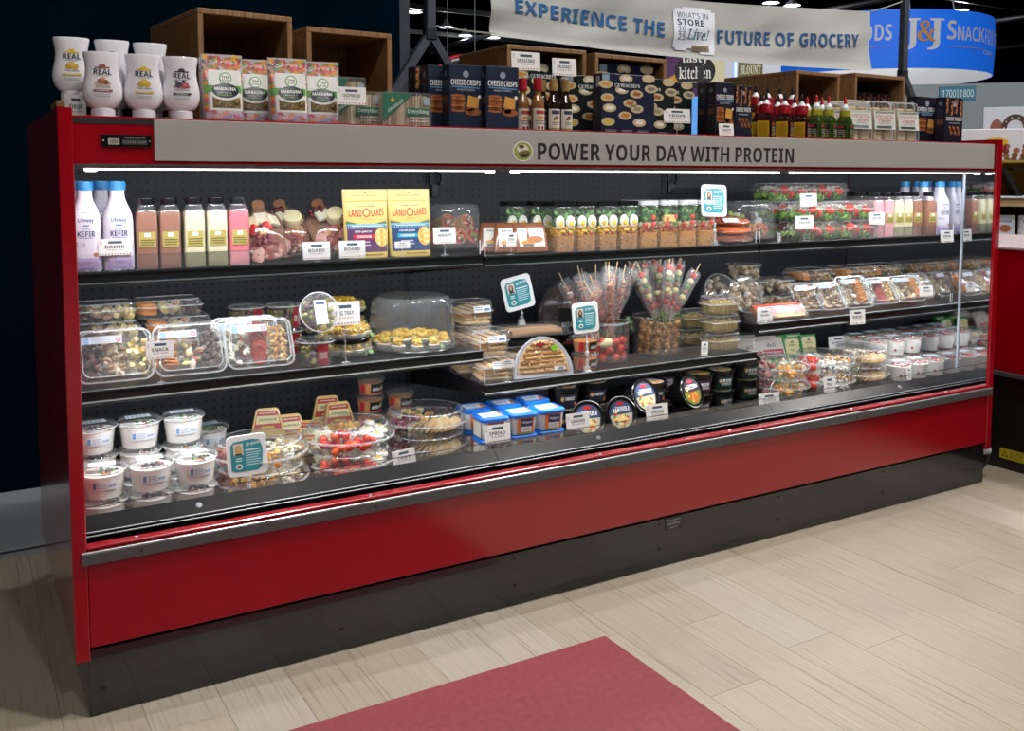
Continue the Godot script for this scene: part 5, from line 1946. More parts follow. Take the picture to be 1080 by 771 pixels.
func wrap_half(t: Node3D, xf: Transform3D, seed_: int) -> void:
	var mb := MB.new()
	mb.lathe([[0.0, -0.05], [0.027, -0.05], [0.030, -0.046], [0.030, 0.040], [0.027, 0.044]], 18, C("cfa878"), 45.0)
	var w := part("wrap", mb, vc(0.7), t, xf)
	mb = MB.new()
	mb.lathe([[0.027, 0.0440], [0.0, 0.0446]], 18, C("b4402e"), 40.0)
	crumbs(mb, Vector3(0, 0.044, 0), Vector3(0.020, 0.003, 0.020), 40, 0.004, 0.008, [C("6f9a3c"), C("c8402e"), C("3f6a2c"), C("e0b89a"), C("9a3a3a")], seed_, 0.7, true)
	part("filling", mb, vc(0.5), w)

func meat_pack(xf: Transform3D, label: String) -> Node3D:
	var t := thing("sliced_meat_pack", label, "pack", xf, "sliced meat packs")
	var f := Front.new([[0.0, 0.060, 0.012], [0.006, 0.064, 0.016], [0.06, 0.064, 0.017], [0.095, 0.060, 0.014], [0.106, 0.056, 0.006], [0.110, 0.056, 0.002]], 4.0)
	var mb := MB.new()
	mb.loft(f.rings(28), true, true, C("8f5a40"), 60.0)
	var b := part("pack", mb, vc(0.2, 0.0, 0.4), t)
	var pr := Print.new(f)
	pr.rect(-0.048, 0.020, 0.050, 0.088, C("e4dfd8"), 8, 4)
	pr.next()
	pr.text("Bacon Jerky", -0.036, 0.03, 0.070, 0.011, C("5a4640"), "serif_bold")
	pr.disc(0.012, 0.045, 0.032, 0.012, C("c07a4a"), 14)
	pr.disc(-0.014, 0.034, 0.026, 0.010, C("d99a3c"), 12)
	pr.rect(-0.034, 0.021, 0.004, 0.029, C("3b5570"), 4, 1)
	part("label", pr.mb, vc(0.4), b)
	return t

func salad_jar(xf: Transform3D, kind: int, label: String) -> Node3D:
	var t := thing("salad_jar", label, "jar", xf, "layered salad jars")
	var w := 0.044
	var f := Front.new([[0.0, w - 0.002, w - 0.002], [0.004, w, w], [0.150, w, w], [0.158, w - 0.003, w - 0.003]], 5.0)
	var inn := w - 0.002

	var mb := MB.new()
	var brown: Color = [C("ab7638"), C("b57c30"), C("b57c30")][kind]
	mb.loft(Front.new([[0.002, inn - 0.003, inn - 0.003], [0.058, inn - 0.003, inn - 0.003]], 5.0).rings(28), true, true, brown, 50.0)
	crumbs(mb, Vector3(0, 0.034, 0), Vector3(inn - 0.002, 0.028, inn - 0.002), 420, 0.0025, 0.0045, [brown.darkened(0.2), brown.lightened(0.18), C("8a5428"), C("d0a050")], 7 + kind, 0.8)
	part("bottom_layer", mb, vc(0.7), t)
	if kind == 0:
		mb = MB.new()
		crumbs(mb, Vector3(0, 0.074, 0), Vector3(inn - 0.006, 0.014, inn - 0.006), 150, 0.005, 0.008, [C("e8b62e"), C("f0c84a"), C("d99f20"), C("e9c060")], 17, 0.6)
		crumbs(mb, Vector3(0.01, 0.068, inn - 0.008), Vector3(0.02, 0.006, 0.004), 8, 0.004, 0.006, [C("4f8a34"), C("c8402a")], 27)
		part("cheese_layer", mb, vc(0.6), t)
	else:
		mb = MB.new()
		crumbs(mb, Vector3(0, 0.070, 0), Vector3(inn - 0.006, 0.011, inn - 0.006), 110, 0.005, 0.007, [C("c98a50"), C("b0602f"), C("d89a4a"), C("c0402a")], 18, 0.8)
		part("bean_layer", mb, vc(0.6), t)
		mb = MB.new()
		crumbs(mb, Vector3(0, 0.088, 0), Vector3(inn - 0.006, 0.008, inn - 0.006), 120, 0.0035, 0.006, [C("e2d6a8"), C("efe6c4"), C("d3c48c")], 19, 0.8)
		part("grain_layer", mb, vc(0.7), t)
	mb = MB.new()
	crumbs(mb, Vector3(0, 0.118 if kind == 0 else 0.124, 0), Vector3(inn - 0.008, 0.030 if kind == 0 else 0.026, inn - 0.008), 110, 0.007, 0.012, [C("4f8a3c"), C("6fa352"), C("3a6b2c"), C("8ab36a"), C("567f45")], 29 + kind, 0.22)
	part("greens", mb, vc(0.5), t)
	if kind == 0:
		for s in 2:
			mb = MB.new()
			mb.ball(Vector3.ZERO, Vector3(0.0180, 0.0235, 0.010), C("f2efe4"), 16, 12)
			var e := part("egg_half", mb, vc(0.35), t, at(-0.0205 + s * 0.041, 0.104, w - 0.0105))
			mb = MB.new()
			mb.ball(Vector3(0, -0.003, 0.004), Vector3(0.0125, 0.014, 0.0068), C("ecc53a"), 14, 10)
			part("yolk", mb, vc(0.5), e)
	else:
		for s in 4:
			mb = MB.new()
			mb.ball(Vector3.ZERO, Vector3(0.011, 0.010, 0.006), [C("cf3a26"), C("58853a"), C("d5502e"), C("c23022")][(s + kind) % 4], 12, 8)
			part("vegetable_slice", mb, vc(0.3), t, at(-0.026 + (s % 2) * 0.036 + 0.008 * kind, (0.108 if s < 2 else 0.084) + 0.006 * (s % 2), w - 0.008))
		if kind == 2:
			mb = MB.new()
			mb.bbox(Vector3.ZERO, Vector3(0.058, 0.028, 0.012), 0.004, C("dcb36a"))
			part("dressing_layer", mb, vc(0.5), t, at(0, 0.108, w - 0.010))
	mb = MB.new()
	mb.loft(f.rings(32), true, false, Color.WHITE, 50.0)
	part("clear_jar", mb, clear_plastic(0.05, 0.05), t)
	mb = MB.new()
	var lid := Front.new([[0.158, w - 0.0035, w - 0.0035], [0.160, w - 0.001, w - 0.001], [0.174, w - 0.001, w - 0.001], [0.176, w - 0.003, w - 0.003]], 5.0)
	mb.loft(lid.rings(32), true, true, C("17191b") if kind == 0 else C("b9bdbd"), 40.0)
	part("lid", mb, vc(0.2, 0.0, 0.4), t)
	return t

# low clear clamshell: shell and lid, w wide, h high, d deep
func shell(t: Node3D, w: float, h: float, d: float, r := 0.02, lid := 0.6, alpha := 0.06) -> void:
	var mb := MB.new()
	var rm := h * lid
	mb.loft([MB.ring(w * 0.88, d * 0.88, r * 0.8, 4, Vector3(0, 0.0005, 0)), MB.ring(w * 0.95, d * 0.95, r, 4, Vector3(0, rm, 0)), MB.ring(w, d, r, 4, Vector3(0, rm + 0.001, 0)), MB.ring(w, d, r, 4, Vector3(0, rm + 0.004, 0)), MB.ring(w * 0.94, d * 0.94, r, 4, Vector3(0, rm + 0.005, 0)), MB.ring(w * 0.90, d * 0.90, r * 0.9, 4, Vector3(0, h * 0.97, 0)), MB.ring(w * 0.84, d * 0.84, r * 0.8, 4, Vector3(0, h, 0))], true, true, Color.WHITE, 35.0)
	var sh := part("clear_shell", mb, clear_plastic(alpha, 0.06), t)
	mb = MB.new()
	for q in [[1.0, rm + 0.001, 0.004, 0.0035, r], [0.86, h - 0.0006, 0.0022, 0.002, r * 0.8]]:
		band(mb, w * q[0], d * q[0], q[4], q[1], q[2], q[3])
	part("shell_rim", mb, clear_plastic(0.30, 0.12), sh)

# upright band running round a rounded rectangle
func band(mb: MB, w: float, d: float, r: float, y: float, th: float, hh: float) -> void:
	var a := MB.ring(w, d, r, 4, Vector3(0, y, 0))
	var b := MB.ring(w, d, r, 4, Vector3(0, y + hh, 0))
	var c := MB.ring(w - 2 * th, d - 2 * th, r, 4, Vector3(0, y + hh, 0))
	var e := MB.ring(w - 2 * th, d - 2 * th, r, 4, Vector3(0, y, 0))
	mb.loft([a, b, c, e, a], false, false, Color.WHITE, 30.0)

func berry_salad(xf: Transform3D, label: String) -> Node3D:
	var t := thing("berry_salad_box", label, "salad box", xf, "salad boxes with strawberries")
	var mb := MB.new()
	crumbs(mb, Vector3(0, 0.024, 0), Vector3(0.105, 0.014, 0.06), 130, 0.010, 0.017, [C("6fa23c"), C("8fbf55"), C("4d7f2c"), C("a9cc70"), C("5c8f3a")], 51, 0.3)
	part("salad_leaves", mb, vc(0.5), t)
	mb = MB.new()
	crumbs(mb, Vector3(0.0, 0.056, -0.01), Vector3(0.10, 0.008, 0.05), 70, 0.006, 0.010, [C("e6dcc8"), C("d9c7a8"), C("efe8da")], 52, 0.7)
	part("crumbled_cheese", mb, vc(0.7), t)
	for s in 5:
		mb = MB.new()
		mb.lathe([[0.0, -0.022], [0.011, -0.014], [0.0195, 0.002], [0.0175, 0.015], [0.0, 0.019]], 16, C("dd3a28"), 50.0)
		part("strawberry", mb, vc(0.25), t, Transform3D(Basis.from_euler(Vector3(0.5 * s, 0.4, 0.9 * s)), [Vector3(-0.085, 0.036, 0.045), Vector3(-0.030, 0.046, 0.052), Vector3(0.015, 0.034, 0.040), Vector3(0.075, 0.042, 0.046), Vector3(0.05, 0.050, -0.03)][s]))
	shell(t, 0.235, 0.078, 0.155, 0.02, 0.62)
	return t

func build_shelf() -> void:
	var y := Y_S0 + 0.0002
	var k := kefir_bottle(at(0.082, y, -0.245, -4), "white drink bottle with blue cap, left one of the front pair")
	dup(k, "white drink bottle with blue cap, right one of the left front pair", at(0.163, y, -0.245, -4))
	dup(k, "white drink bottle peeking out between the left front pair", at(0.135, y, -0.345, -4))
	dup(k, "white drink bottle behind the left bottle of the front pair", at(0.075, y, -0.425, -4))
	dup(k, "white drink bottle with blue cap beside the brown smoothies at the right", at(3.602, Y_SH + 0.0002, -0.275, -12))
	dup(k, "white drink bottle with blue cap against the mirrored end panel", at(3.685, Y_SH + 0.0002, -0.250, -12))
	dup(k, "white drink bottle in the second row at the right end", at(3.605, Y_SH + 0.0002, -0.375, -12))
	dup(k, "white drink bottle in the second row against the mirrored end panel", at(3.688, Y_SH + 0.0002, -0.370, -12))
	var jg := "square smoothie bottles"
	var co := juice_bottle(at(0.235, y, -0.245, -3), 0, "brown smoothie bottle at the left, next to the white drink bottles", jg)
	dup(co, "brown smoothie bottle at the left, beside the cream one", at(0.296, y, -0.245, -3))
	var cr := juice_bottle(at(0.362, y, -0.245, -3), 1, "cream smoothie bottle at the left, beside the brown one", jg)
	dup(cr, "cream smoothie bottle at the left, beside the pink one", at(0.424, y, -0.245, -3))
	var pk := juice_bottle(at(0.486, y, -0.245, -3), 2, "red and pink smoothie bottle next to the charcuterie boards", jg)
	for s in 5:
		dup([co, co, cr, cr, pk][s], ["brown smoothie bottle behind the left brown one", "brown smoothie bottle behind the right brown one", "cream smoothie bottle behind the left cream one", "cream smoothie bottle behind the right cream one", "pink smoothie bottle behind the red and pink one"][s], at([0.25, 0.312, 0.38, 0.442, 0.504][s], y, -0.315, -3))
	var pp := juice_bottle(at(3.262, Y_SH + 0.0002, -0.265, -8), 3, "pale pink smoothie bottle at the right, left of the pair with labels", jg)
	dup(pp, "pale pink smoothie bottle at the right, beside the cream pair", at(3.328, Y_SH + 0.0002, -0.262, -8))
	dup(cr, "cream smoothie bottle at the right, beside the pale pink ones", at(3.392, Y_SH + 0.0002, -0.260, -8))
	dup(cr, "cream smoothie bottle at the right, beside the brown pair", at(3.454, Y_SH + 0.0002, -0.260, -8))
	dup(co, "brown smoothie bottle at the right, beside the cream pair", at(3.515, Y_SH + 0.0002, -0.258, -8))
	dup(co, "brown smoothie bottle at the right, beside the white drink bottles", at(3.572, Y_SH + 0.0002, -0.225, -8))
	for s in 4:
		dup(pp, ["pale pink smoothie bottle in the second row, nearest the salad boxes", "pale pink smoothie bottle, second in the second row", "pale pink smoothie bottle, third in the second row", "pale pink smoothie bottle, last in the second row"][s], at(3.266 + s * 0.066, Y_SH + 0.0002, -0.348, -8))
	for s in 3:
		dup(pp, ["pale pink smoothie bottle in the rear row, left", "pale pink smoothie bottle in the rear row, middle", "pale pink smoothie bottle in the rear row, right"][s], at(3.262 + s * 0.07, Y_SH + 0.0002, -0.43, -8))
	price_card(at(0.148, y, -0.200, -3, -4), 0.082, 0.044, "DRINK", "organic", "price card in front of the white drink bottles at the left", 0.045)
	paddle_board(at(0.590, y + 0.006, -0.300, -4, -18, 6), 0, "wrapped paddle board topped with strawberries and salami")
	paddle_board(at(0.690, y + 0.014, -0.345, -10, -22, 14), 1, "wrapped paddle board with round cheese, in the middle of the three")
	paddle_board(at(0.815, y + 0.020, -0.310, -14, -22, 20), 2, "wrapped paddle board nearest the gold cheese bags")
	price_card(at(0.706, y, -0.200, -4, -6), 0.082, 0.052, "BOARD", "large", "price card in front of the middle paddle board", 0.010, "8a2f34")
	price_card(at(0.818, y, -0.200, -4, -6), 0.082, 0.052, "BOARD", "small", "price card beside the gold cheese bags", 0.010, "a07a2c")
	cheese_bag(at(0.888, y, -0.260, -3, -5), 0, "gold cheese bag with a purple panel")
	cheese_bag(at(1.035, y, -0.258, -3, -5), 1, "gold cheese bag with a blue panel")
	price_card(at(0.985, y, -0.202, -4, -6), 0.050, 0.022, "CHEESE", "bag", "narrow clear price tag between the gold cheese bags", 0.032)
	var d := dome_tray(at(1.268, Y_S0 + 0.0002, -0.440, 0), 0.117, 0.165, "small clear domed platter of wraps beside the gold cheese bags")
	for s in 5:
		wrap_half(d, Transform3D(Basis.from_euler(Vector3(1.25, 0.0, 0.3 - s * 0.15)), [Vector3(-0.062, 0.040, 0.025), Vector3(0.0, 0.040, 0.038), Vector3(0.062, 0.040, 0.022), Vector3(-0.032, 0.088, 0.005), Vector3(0.034, 0.088, 0.008)][s]), 61 + s)
	price_card(at(1.150, y, -0.235, -4, -8), 0.078, 0.052, "WRAPS", "platter", "price card leaning on the small domed platter", 0.040, "b0404a")
	y = Y_SH + 0.0002
	var mp := meat_pack(at(1.490, y, -0.255, -6, -20), "sliced meat pack with a white label, front one of three")
	dup(mp, "sliced meat pack in the middle of three", at(1.425, y, -0.275, -24, -20))
	dup(mp, "sliced meat pack at the back left of three", at(1.390, y, -0.32, -30, -20))
	price_card(at(1.385, y, -0.215, -30, -6), 0.034, 0.048, "JERKY", "pack", "narrow upright price card beside the sliced meat packs", 0.028)
	var j0 := salad_jar(at(1.622, y, -0.275, -5), 0, "salad jar with yellow cheese, at the left end of the front row")
	for s in [[1.712, -0.272, "salad jar with an egg half, second in the front row"], [1.802, -0.268, "salad jar with egg halves, third in the front row"], [1.894, -0.268, "salad jar with egg halves, fourth in the front row"], [1.590, -0.372, "salad jar in the second row behind the first"], [1.500, -0.395, "salad jar at the back behind the sliced meat packs"], [1.70, -0.372, "salad jar in the second row behind the second"]]:
		dup(j0, s[2], at(s[0], y, s[1], -5))
	var j1 := salad_jar(at(1.988, y, -0.268, -5), 1, "silver lidded salad jar with tomatoes, beside the egg jars")
	salad_jar(at(2.082, y, -0.268, -5), 2, "silver lidded salad jar with a band of tan dressing")
	dup(j1, "silver lidded salad jar with sliced tomatoes, third silver one", at(2.176, y, -0.268, -7))
	dup(j1, "silver lidded salad jar below the teal sign", at(2.271, y, -0.268, -9))
	for s in 4:
		dup(j1, ["silver lidded salad jar in the second row, first", "silver lidded salad jar in the second row, second", "silver lidded salad jar in the second row, third", "silver lidded salad jar in the second row, fourth"][s], at(2.02 + s * 0.095, y, -0.37, -5))
	teal_sign(at(2.288, y, -0.210, -6, -6), 0.118, 0.112, "c99a7a", "5a3a28", "teal sign on a clip above the salad jars on the top shelf", -2.0)
	# salmon fillets
	var g := RandomNumberGenerator.new()
	g.seed = 5
	for s in 3:
		var t := thing("salmon_fillet_pack", ["lowest dark salmon fillet pack beside the jars", "middle orange salmon fillet pack beside the jars", "top salmon fillet pack with a white label"][s], "fish pack", at(2.440 + 0.01 * s, y + 0.018 + s * 0.034, -0.275 - s * 0.02, -10, 8), "salmon packs")
		var mb := MB.new()
		mb.ball(Vector3.ZERO, Vector3(0.088, 0.017, 0.05), [C("7d3f2a"), C("c8622c"), C("c9683f")][s], 20, 10, 0.05, g)
		crumbs(mb, Vector3(0, 0.013, 0), Vector3(0.07, 0.003, 0.035), 40, 0.003, 0.006, [C("a84a1e"), C("e08a4a"), C("8a3a1c")], 71 + s, 0.5, true)
		part("fillet", mb, vc(0.35, 0.0, 0.2), t)
		if s == 2:
			var pr := Print.new()
			pr.rect(-0.05, -0.014, 0.02, 0.014, C("e4e1dc"))
			part("label", pr.mb, vc(0.5), t, Transform3D(Basis(Vector3.RIGHT, -1.1), Vector3(-0.01, 0.012, 0.042)))
		mb = MB.new()
		mb.ball(Vector3.ZERO, Vector3(0.092, 0.0185, 0.054), Color.WHITE, 18, 8, 0.04, g)
		part("clear_wrap", mb, clear_plastic(0.02, 0.08), t)
	d = dome_tray(at(2.605, y, -0.400, 0), 0.142, 0.168, "large clear domed platter of finger sandwiches and green grapes")
	for s in 5:
		wrap_half(d, Transform3D(Basis.from_euler(Vector3(1.25, 0.0, -0.9 + s * 0.42)), Vector3(-0.075 + s * 0.038, 0.035, 0.055 - 0.01 * absf(s - 2))), 81 + s)
	for s in 11:
		var mb := MB.new()
		mb.ball(Vector3.ZERO, Vector3(0.011, 0.012, 0.011), [C("a9bb4a"), C("b8c860"), C("97ab3c")][s % 3], 10, 8)
		part("grape", mb, vc(0.25, 0.0, 0.3), d, at(-0.10 + (s % 5) * 0.018, 0.085 + (s / 5) * 0.014, 0.03 + 0.008 * (s % 3)))
	for s in 12:
		var mb := MB.new()
		mb.bbox(Vector3.ZERO, Vector3(0.036, 0.026, 0.030), 0.004, [C("d9d6cf"), C("4a4c50"), C("e8e5de"), C("8f8d88")][s % 4])
		part("sandwich", mb, vc(0.7), d, Transform3D(Basis.from_euler(Vector3(0.2 * s, 0.5 * s, 0.1)), Vector3(0.0 + (s % 4) * 0.034, 0.058 + (s / 4) * 0.020, 0.02 - (s % 3) * 0.025)))
	price_card(at(2.62, y, -0.202, -6, -6), 0.012, 0.040, "PL", "ea", "thin clear tag standing before the large domed platter")
	var bs := berry_salad(at(2.868, y, -0.280, -3), "strawberry salad box at the bottom left of the stack")
	for s in [[3.106, 0.0, -0.285, "strawberry salad box at the bottom right of the stack"], [2.868, 0.0785, -0.283, "strawberry salad box on the left, in the second layer"], [3.104, 0.0785, -0.290, "strawberry salad box on the right, in the second layer"], [2.870, 0.0, -0.445, "strawberry salad box at the back left, lowest"], [3.108, 0.0, -0.447, "strawberry salad box at the back right, lowest"], [2.870, 0.0785, -0.445, "strawberry salad box at the back left, middle layer"], [3.108, 0.0785, -0.447, "strawberry salad box at the back right, middle layer"], [2.875, 0.157, -0.445, "strawberry salad box at the top left of the back stack"], [3.112, 0.157, -0.447, "strawberry salad box at the top right of the back stack"]]:
		dup(bs, s[3], at(s[0], y + s[1], s[2], -3))
	price_card(at(2.760, y, -0.198, -6, -5), 0.096, 0.054, "SALAD", "berry", "price card in front of the lower strawberry salad boxes", 0.052, "b04a4a")
	price_card(at(2.795, y, -0.205, -10, -5), 0.082, 0.052, "SALAD", "citrus", "tall price card above the strawberry salad boxes", 0.145, "b04a4a")
	price_card(at(3.205, y, -0.202, -6, -5), 0.090, 0.052, "SMOOTHIE", "pink", "price card in front of the pale pink smoothie bottles", 0.060)
	price_card(at(3.650, y - 0.030, -0.178, -6, -5), 0.080, 0.054, "DRINK", "organic", "price card hanging on the shelf edge near the mirrored panel")

# ---------------------------------------------------------------- middle shelves
# contents for one compartment of a snack tray, as a part with its own name
func fill_food(t: Node3D, what: String, ctr: Vector3, half: Vector3, seed_: int) -> void:
	var mb := MB.new()
	var g := RandomNumberGenerator.new()
	g.seed = seed_
	match what:
		"cheese_cube", "white_cheese_cube":
			var cols := [C("e6d68e"), C("efe2ac"), C("dcc878")] if what == "cheese_cube" else [C("efe9cf"), C("e6dfc0"), C("f3efdf")]
			for k in 18:
				mb = MB.new()
				mb.bbox(Vector3.ZERO, Vector3.ONE * g.randf_range(0.013, 0.018), 0.0015, cols[k % 3])
				part("cheese_cube", mb, vc(0.55), t, Transform3D(Basis.from_euler(Vector3(g.randf() * 3, g.randf() * 3, g.randf() * 3)), pick(g, ctr, half)))
			return
		"cracker":
			for k in 12:
				mb = MB.new()
				mb.bbox(Vector3.ZERO, Vector3(minf(half.x * 1.7, 0.042), 0.0045, minf(half.z * 0.9, 0.034)), 0.0012, [C("d18a3c"), C("dd9a4c"), C("c47a2e")][k % 3], 0.006, 2)
				part("cracker", mb, vc(0.8), t, Transform3D(Basis.from_euler(Vector3(0.75 + 0.05 * k, g.randf_range(-0.25, 0.25), g.randf_range(-0.15, 0.15))), ctr + Vector3(g.randf_range(-0.25, 0.25) * half.x, half.y * 0.3, half.z * (-0.85 + k * 0.155)) if slice.is_empty() else pick(g, ctr, half)))
			return
		"salami":
			for k in 7:
				mb = MB.new()
				mb.lathe([[0.0, 0.002], [half.x * 0.9, 0.0018], [half.x * 0.92, 0.0], [0.0, -0.001]], 16, [C("9e3326"), C("b34a38"), C("8c2a20")][k % 3], 40.0)
				crumbs(mb, Vector3(0, 0.002, 0), Vector3(half.x * 0.7, 0.0006, half.x * 0.7), 16, 0.0014, 0.0024, [C("d99a88"), C("c9705c")], k, 0.3, true)
				part("salami_slice", mb, vc(0.4), t, Transform3D(Basis.from_euler(Vector3(0.4, 0, g.randf_range(-0.3, 0.3))), ctr + Vector3(g.randf_range(-0.35, 0.35) * half.x, half.y * 0.6, half.z * (-0.85 + k * 0.27))))
			return
		"cashew":
			crumbs(mb, ctr, half, 80, 0.006, 0.0085, [C("d9b06a"), C("c79550"), C("e6c88a"), C("b58040")], seed_, 0.55)
		"mushroom":
			crumbs(mb, ctr, half, 52, 0.009, 0.014, [C("cbb899"), C("b39a78"), C("ddd0b8"), C("9c8262")], seed_, 0.5)
		"dark_nut":
			crumbs(mb, ctr, half, 70, 0.007, 0.010, [C("4a3530"), C("5c463c"), C("6f5c56"), C("3a2a26")], seed_, 0.8)
		"cured_roll":
			crumbs(mb, ctr, half, 12, 0.012, 0.018, [C("c9a08a"), C("e8dfae"), C("a5675a"), C("e2cfc0"), C("d9cf8a")], seed_, 0.5)
		"granola":
			crumbs(mb, ctr, half, 110, 0.006, 0.011, [C("b08a5c"), C("8c6a45"), C("cfae80"), C("9a7a54"), C("6f5238"), C("d9c7a8")], seed_, 0.6)
		"pale_crumble":
			crumbs(mb, ctr, half, 70, 0.005, 0.010, [C("e4d9bc"), C("d6c49c"), C("efe8d4"), C("c9b080")], seed_, 0.6)
		"leaf":
			crumbs(mb, ctr, half, 50, 0.008, 0.014, [C("4f7f3a"), C("6f9a50"), C("3a6530"), C("86a862")], seed_, 0.25)
		"prosciutto":
			crumbs(mb, ctr, half, 22, 0.012, 0.018, [C("8f4a48"), C("a8625c"), C("c08a80"), C("77393a")], seed_, 0.35)
		"date":
			crumbs(mb, ctr, half, 18, 0.009, 0.013, [C("3d2019"), C("4c2a20"), C("5a3428")], seed_, 0.7)
		"pretzel":
			crumbs(mb, ctr, half, 30, 0.008, 0.013, [C("d79a3e"), C("c4842c"), C("e3b05a")], seed_, 0.4)
		"shredded_white":
			crumbs(mb, ctr, half, 60, 0.005, 0.008, [C("ecebe2"), C("dfe0d4"), C("f4f3ec")], seed_, 0.5)
	var o := part(what, mb, vc(0.6), t)
	o.set_meta("kind", "stuff")

# rectangular snack tray with three compartments, lying flat
func snack_tray(xf: Transform3D, w: float, h: float, d: float, foods: Array, label: String, group: String, sticker := true) -> Node3D:
	var t := thing("snack_tray", label, "snack tray", xf, group)
	var nf := foods.size()
	for k in nf:
		var cw := w * 0.9 / nf
		fill_food(t, foods[k], Vector3(-w * 0.45 + cw * (k + 0.5), h * 0.42, 0), Vector3(cw * 0.40, h * 0.22, d * 0.36), 101 + k * 7 + nf)
	shell(t, w, h, d, 0.026, 0.6)
	var mb := MB.new()
	for k in range(1, nf):
		mb.box(Vector3(-w * 0.45 + w * 0.9 / nf * k, h * 0.32, 0), Vector3(0.0012, h * 0.55, d * 0.84), Color.WHITE)
	part("divider", mb, clear_plastic(0.08, 0.08), t)
	if sticker:
		var pr := Print.new()
		pr.rect(-w * 0.42, d * 0.20, w * 0.10, d * 0.34, C("b4bac2"))
		pr.next()
		pr.rect(-w * 0.40, d * 0.20, -w * 0.33, d * 0.32, C("7d9fc4"))
		pr.annulus(w * 0.05, d * 0.26, w * 0.02, w * 0.034, 1.0, C("d8404a"), 12)
		pr.lines(-w * 0.30, -w * 0.06, d * 0.29, 3, d * 0.035, d * 0.014, C("8a94a0"), 4)
		part("sticker", pr.mb, vc(0.5), t, Transform3D(Basis(Vector3.RIGHT, -PI / 2), Vector3(0, h, 0)))
	return t

func round_tub(xf: Transform3D, r: float, h: float, cols: Array, label: String, group: String, tape := "") -> Node3D:
	var t := thing("deli_tub", label, "tub", xf, group)
	var mb := MB.new()
	crumbs(mb, Vector3(0, h * 0.44, 0), Vector3(r * 0.80, h * 0.34, r * 0.80), 64, r * 0.14, r * 0.22, cols, 33, 0.8, true)
	var fd := part("filling", mb, vc(0.3, 0.0, 0.2), t)
	fd.set_meta("kind", "stuff")
	mb = MB.new()
	mb.lathe([[0.0, 0.0005], [r * 0.84, 0.0005], [r * 0.88, 0.004], [r * 0.97, h * 0.84], [r * 1.04, h * 0.86], [r * 1.04, h * 0.92], [r * 0.94, h * 0.93], [r * 0.90, h], [0.0, h]], 30, Color.WHITE, 38.0)
	var ct := part("clear_tub", mb, clear_plastic(0.07, 0.05), t)
	mb = MB.new()
	mb.lathe([[r * 1.0, h * 0.86], [r * 1.045, h * 0.865], [r * 1.045, h * 0.915], [r * 1.0, h * 0.92], [r * 1.0, h * 0.86]], 36, Color.WHITE, 30.0)
	part("lid_rim", mb, clear_plastic(0.3, 0.12), ct)
	if tape != "":
		var f := Front.new([[0.0, r * 0.90, r * 0.90], [h, r * 0.99, r * 0.99]], 2.0)
		var pr := Print.new(f)
		pr.rect(-r * 0.2, h * 0.04, r * 0.42, h * 0.84, C(tape), 6, 3)
		pr.next()
		pr.text("FRESH", -r * 0.12, r * 0.34, h * 0.3, h * 0.22, C("e9d8d6"), "serif_bold")
		part("paper_band", pr.mb, vc(0.5), t)
	return t

func deviled_egg(t: Node3D, p: Vector3, k: int, shared: Array) -> void:
	if shared.is_empty():
		var mb := MB.new()
		mb.lathe([[0.0, 0.0], [0.012, 0.002], [0.0185, 0.010], [0.0195, 0.016], [0.017, 0.0175], [0.0, 0.0178]], 16, C("efecdf"), 45.0, Vector3.ZERO, 1.3)
		shared.append(mb.mesh())
		for s in 3:
			mb = MB.new()
			crumbs(mb, Vector3(0, 0.024, 0), Vector3(0.014, 0.009, 0.017), 40, 0.0055, 0.0085, [C("ecc23c"), C("f0cf52"), C("e0ae2c"), C("f3da70"), C("e6b83a")], 200 + s, 0.8, true)
			shared.append(mb.mesh())
	var e := mesh_part("deviled_egg", shared[0], vc(0.4), t, Transform3D(Basis(Vector3.UP, k * 0.7), p))
	mesh_part("yolk_filling", shared[1 + k % 3], vc(0.6), e)

var egg_meshes := []

func egg_platter(xf: Transform3D, r: float, h: float, label: String) -> Node3D:
	var t := dome_tray(xf, r, h, label)
	var n := 0
	for ring in [[0.0, 1], [0.36, 6], [0.72, 11]]:
		for k in ring[1]:
			var a: float = TAU * k / ring[1] + ring[0]
			deviled_egg(t, Vector3(cos(a) * r * ring[0], 0.012 + (0.012 if ring[0] < 0.5 else 0.0), sin(a) * r * ring[0]), n, egg_meshes)
			n += 1
	var mb := MB.new()
	crumbs(mb, Vector3(0.02, 0.016, r * 0.6), Vector3(0.05, 0.006, 0.02), 26, 0.006, 0.010, [C("7fa35a"), C("9cb878"), C("5c8040")], 91, 0.25)
	part("garnish", mb, vc(0.5), t)
	return t

func flatbread_clamshell(xf: Transform3D, label: String) -> Node3D:
	var t := thing("flatbread_clamshell", label, "clamshell", xf, "sandwich clamshells")
	for k in 4:
		var mb := MB.new()
		mb.bbox(Vector3.ZERO, Vector3(0.118, 0.013, 0.085), 0.004, [C("d3b489"), C("c9a473"), C("b98a55"), C("d9bf98")][k], 0.012, 2)
		for s in 4:
			mb.box(Vector3(-0.045 + s * 0.03, 0.0068, 0), Vector3(0.007, 0.0012, 0.08), C("8a5a30"))
		part("flatbread", mb, vc(0.8), t, Transform3D(Basis.from_euler(Vector3(0.1, 0.06 * k, 0.05 * (k - 1))), Vector3(0.004 * (k % 2), 0.012 + k * 0.0145, 0)))
	var mb := MB.new()
	crumbs(mb, Vector3(0, 0.036, 0.030), Vector3(0.055, 0.018, 0.012), 40, 0.004, 0.008, [C("6f7f4a"), C("d9cda8"), C("a57a4a"), C("8c5c44")], 46, 0.6)
	part("filling", mb, vc(0.6), t)
	shell(t, 0.15, 0.084, 0.118, 0.03, 0.55)
	return t

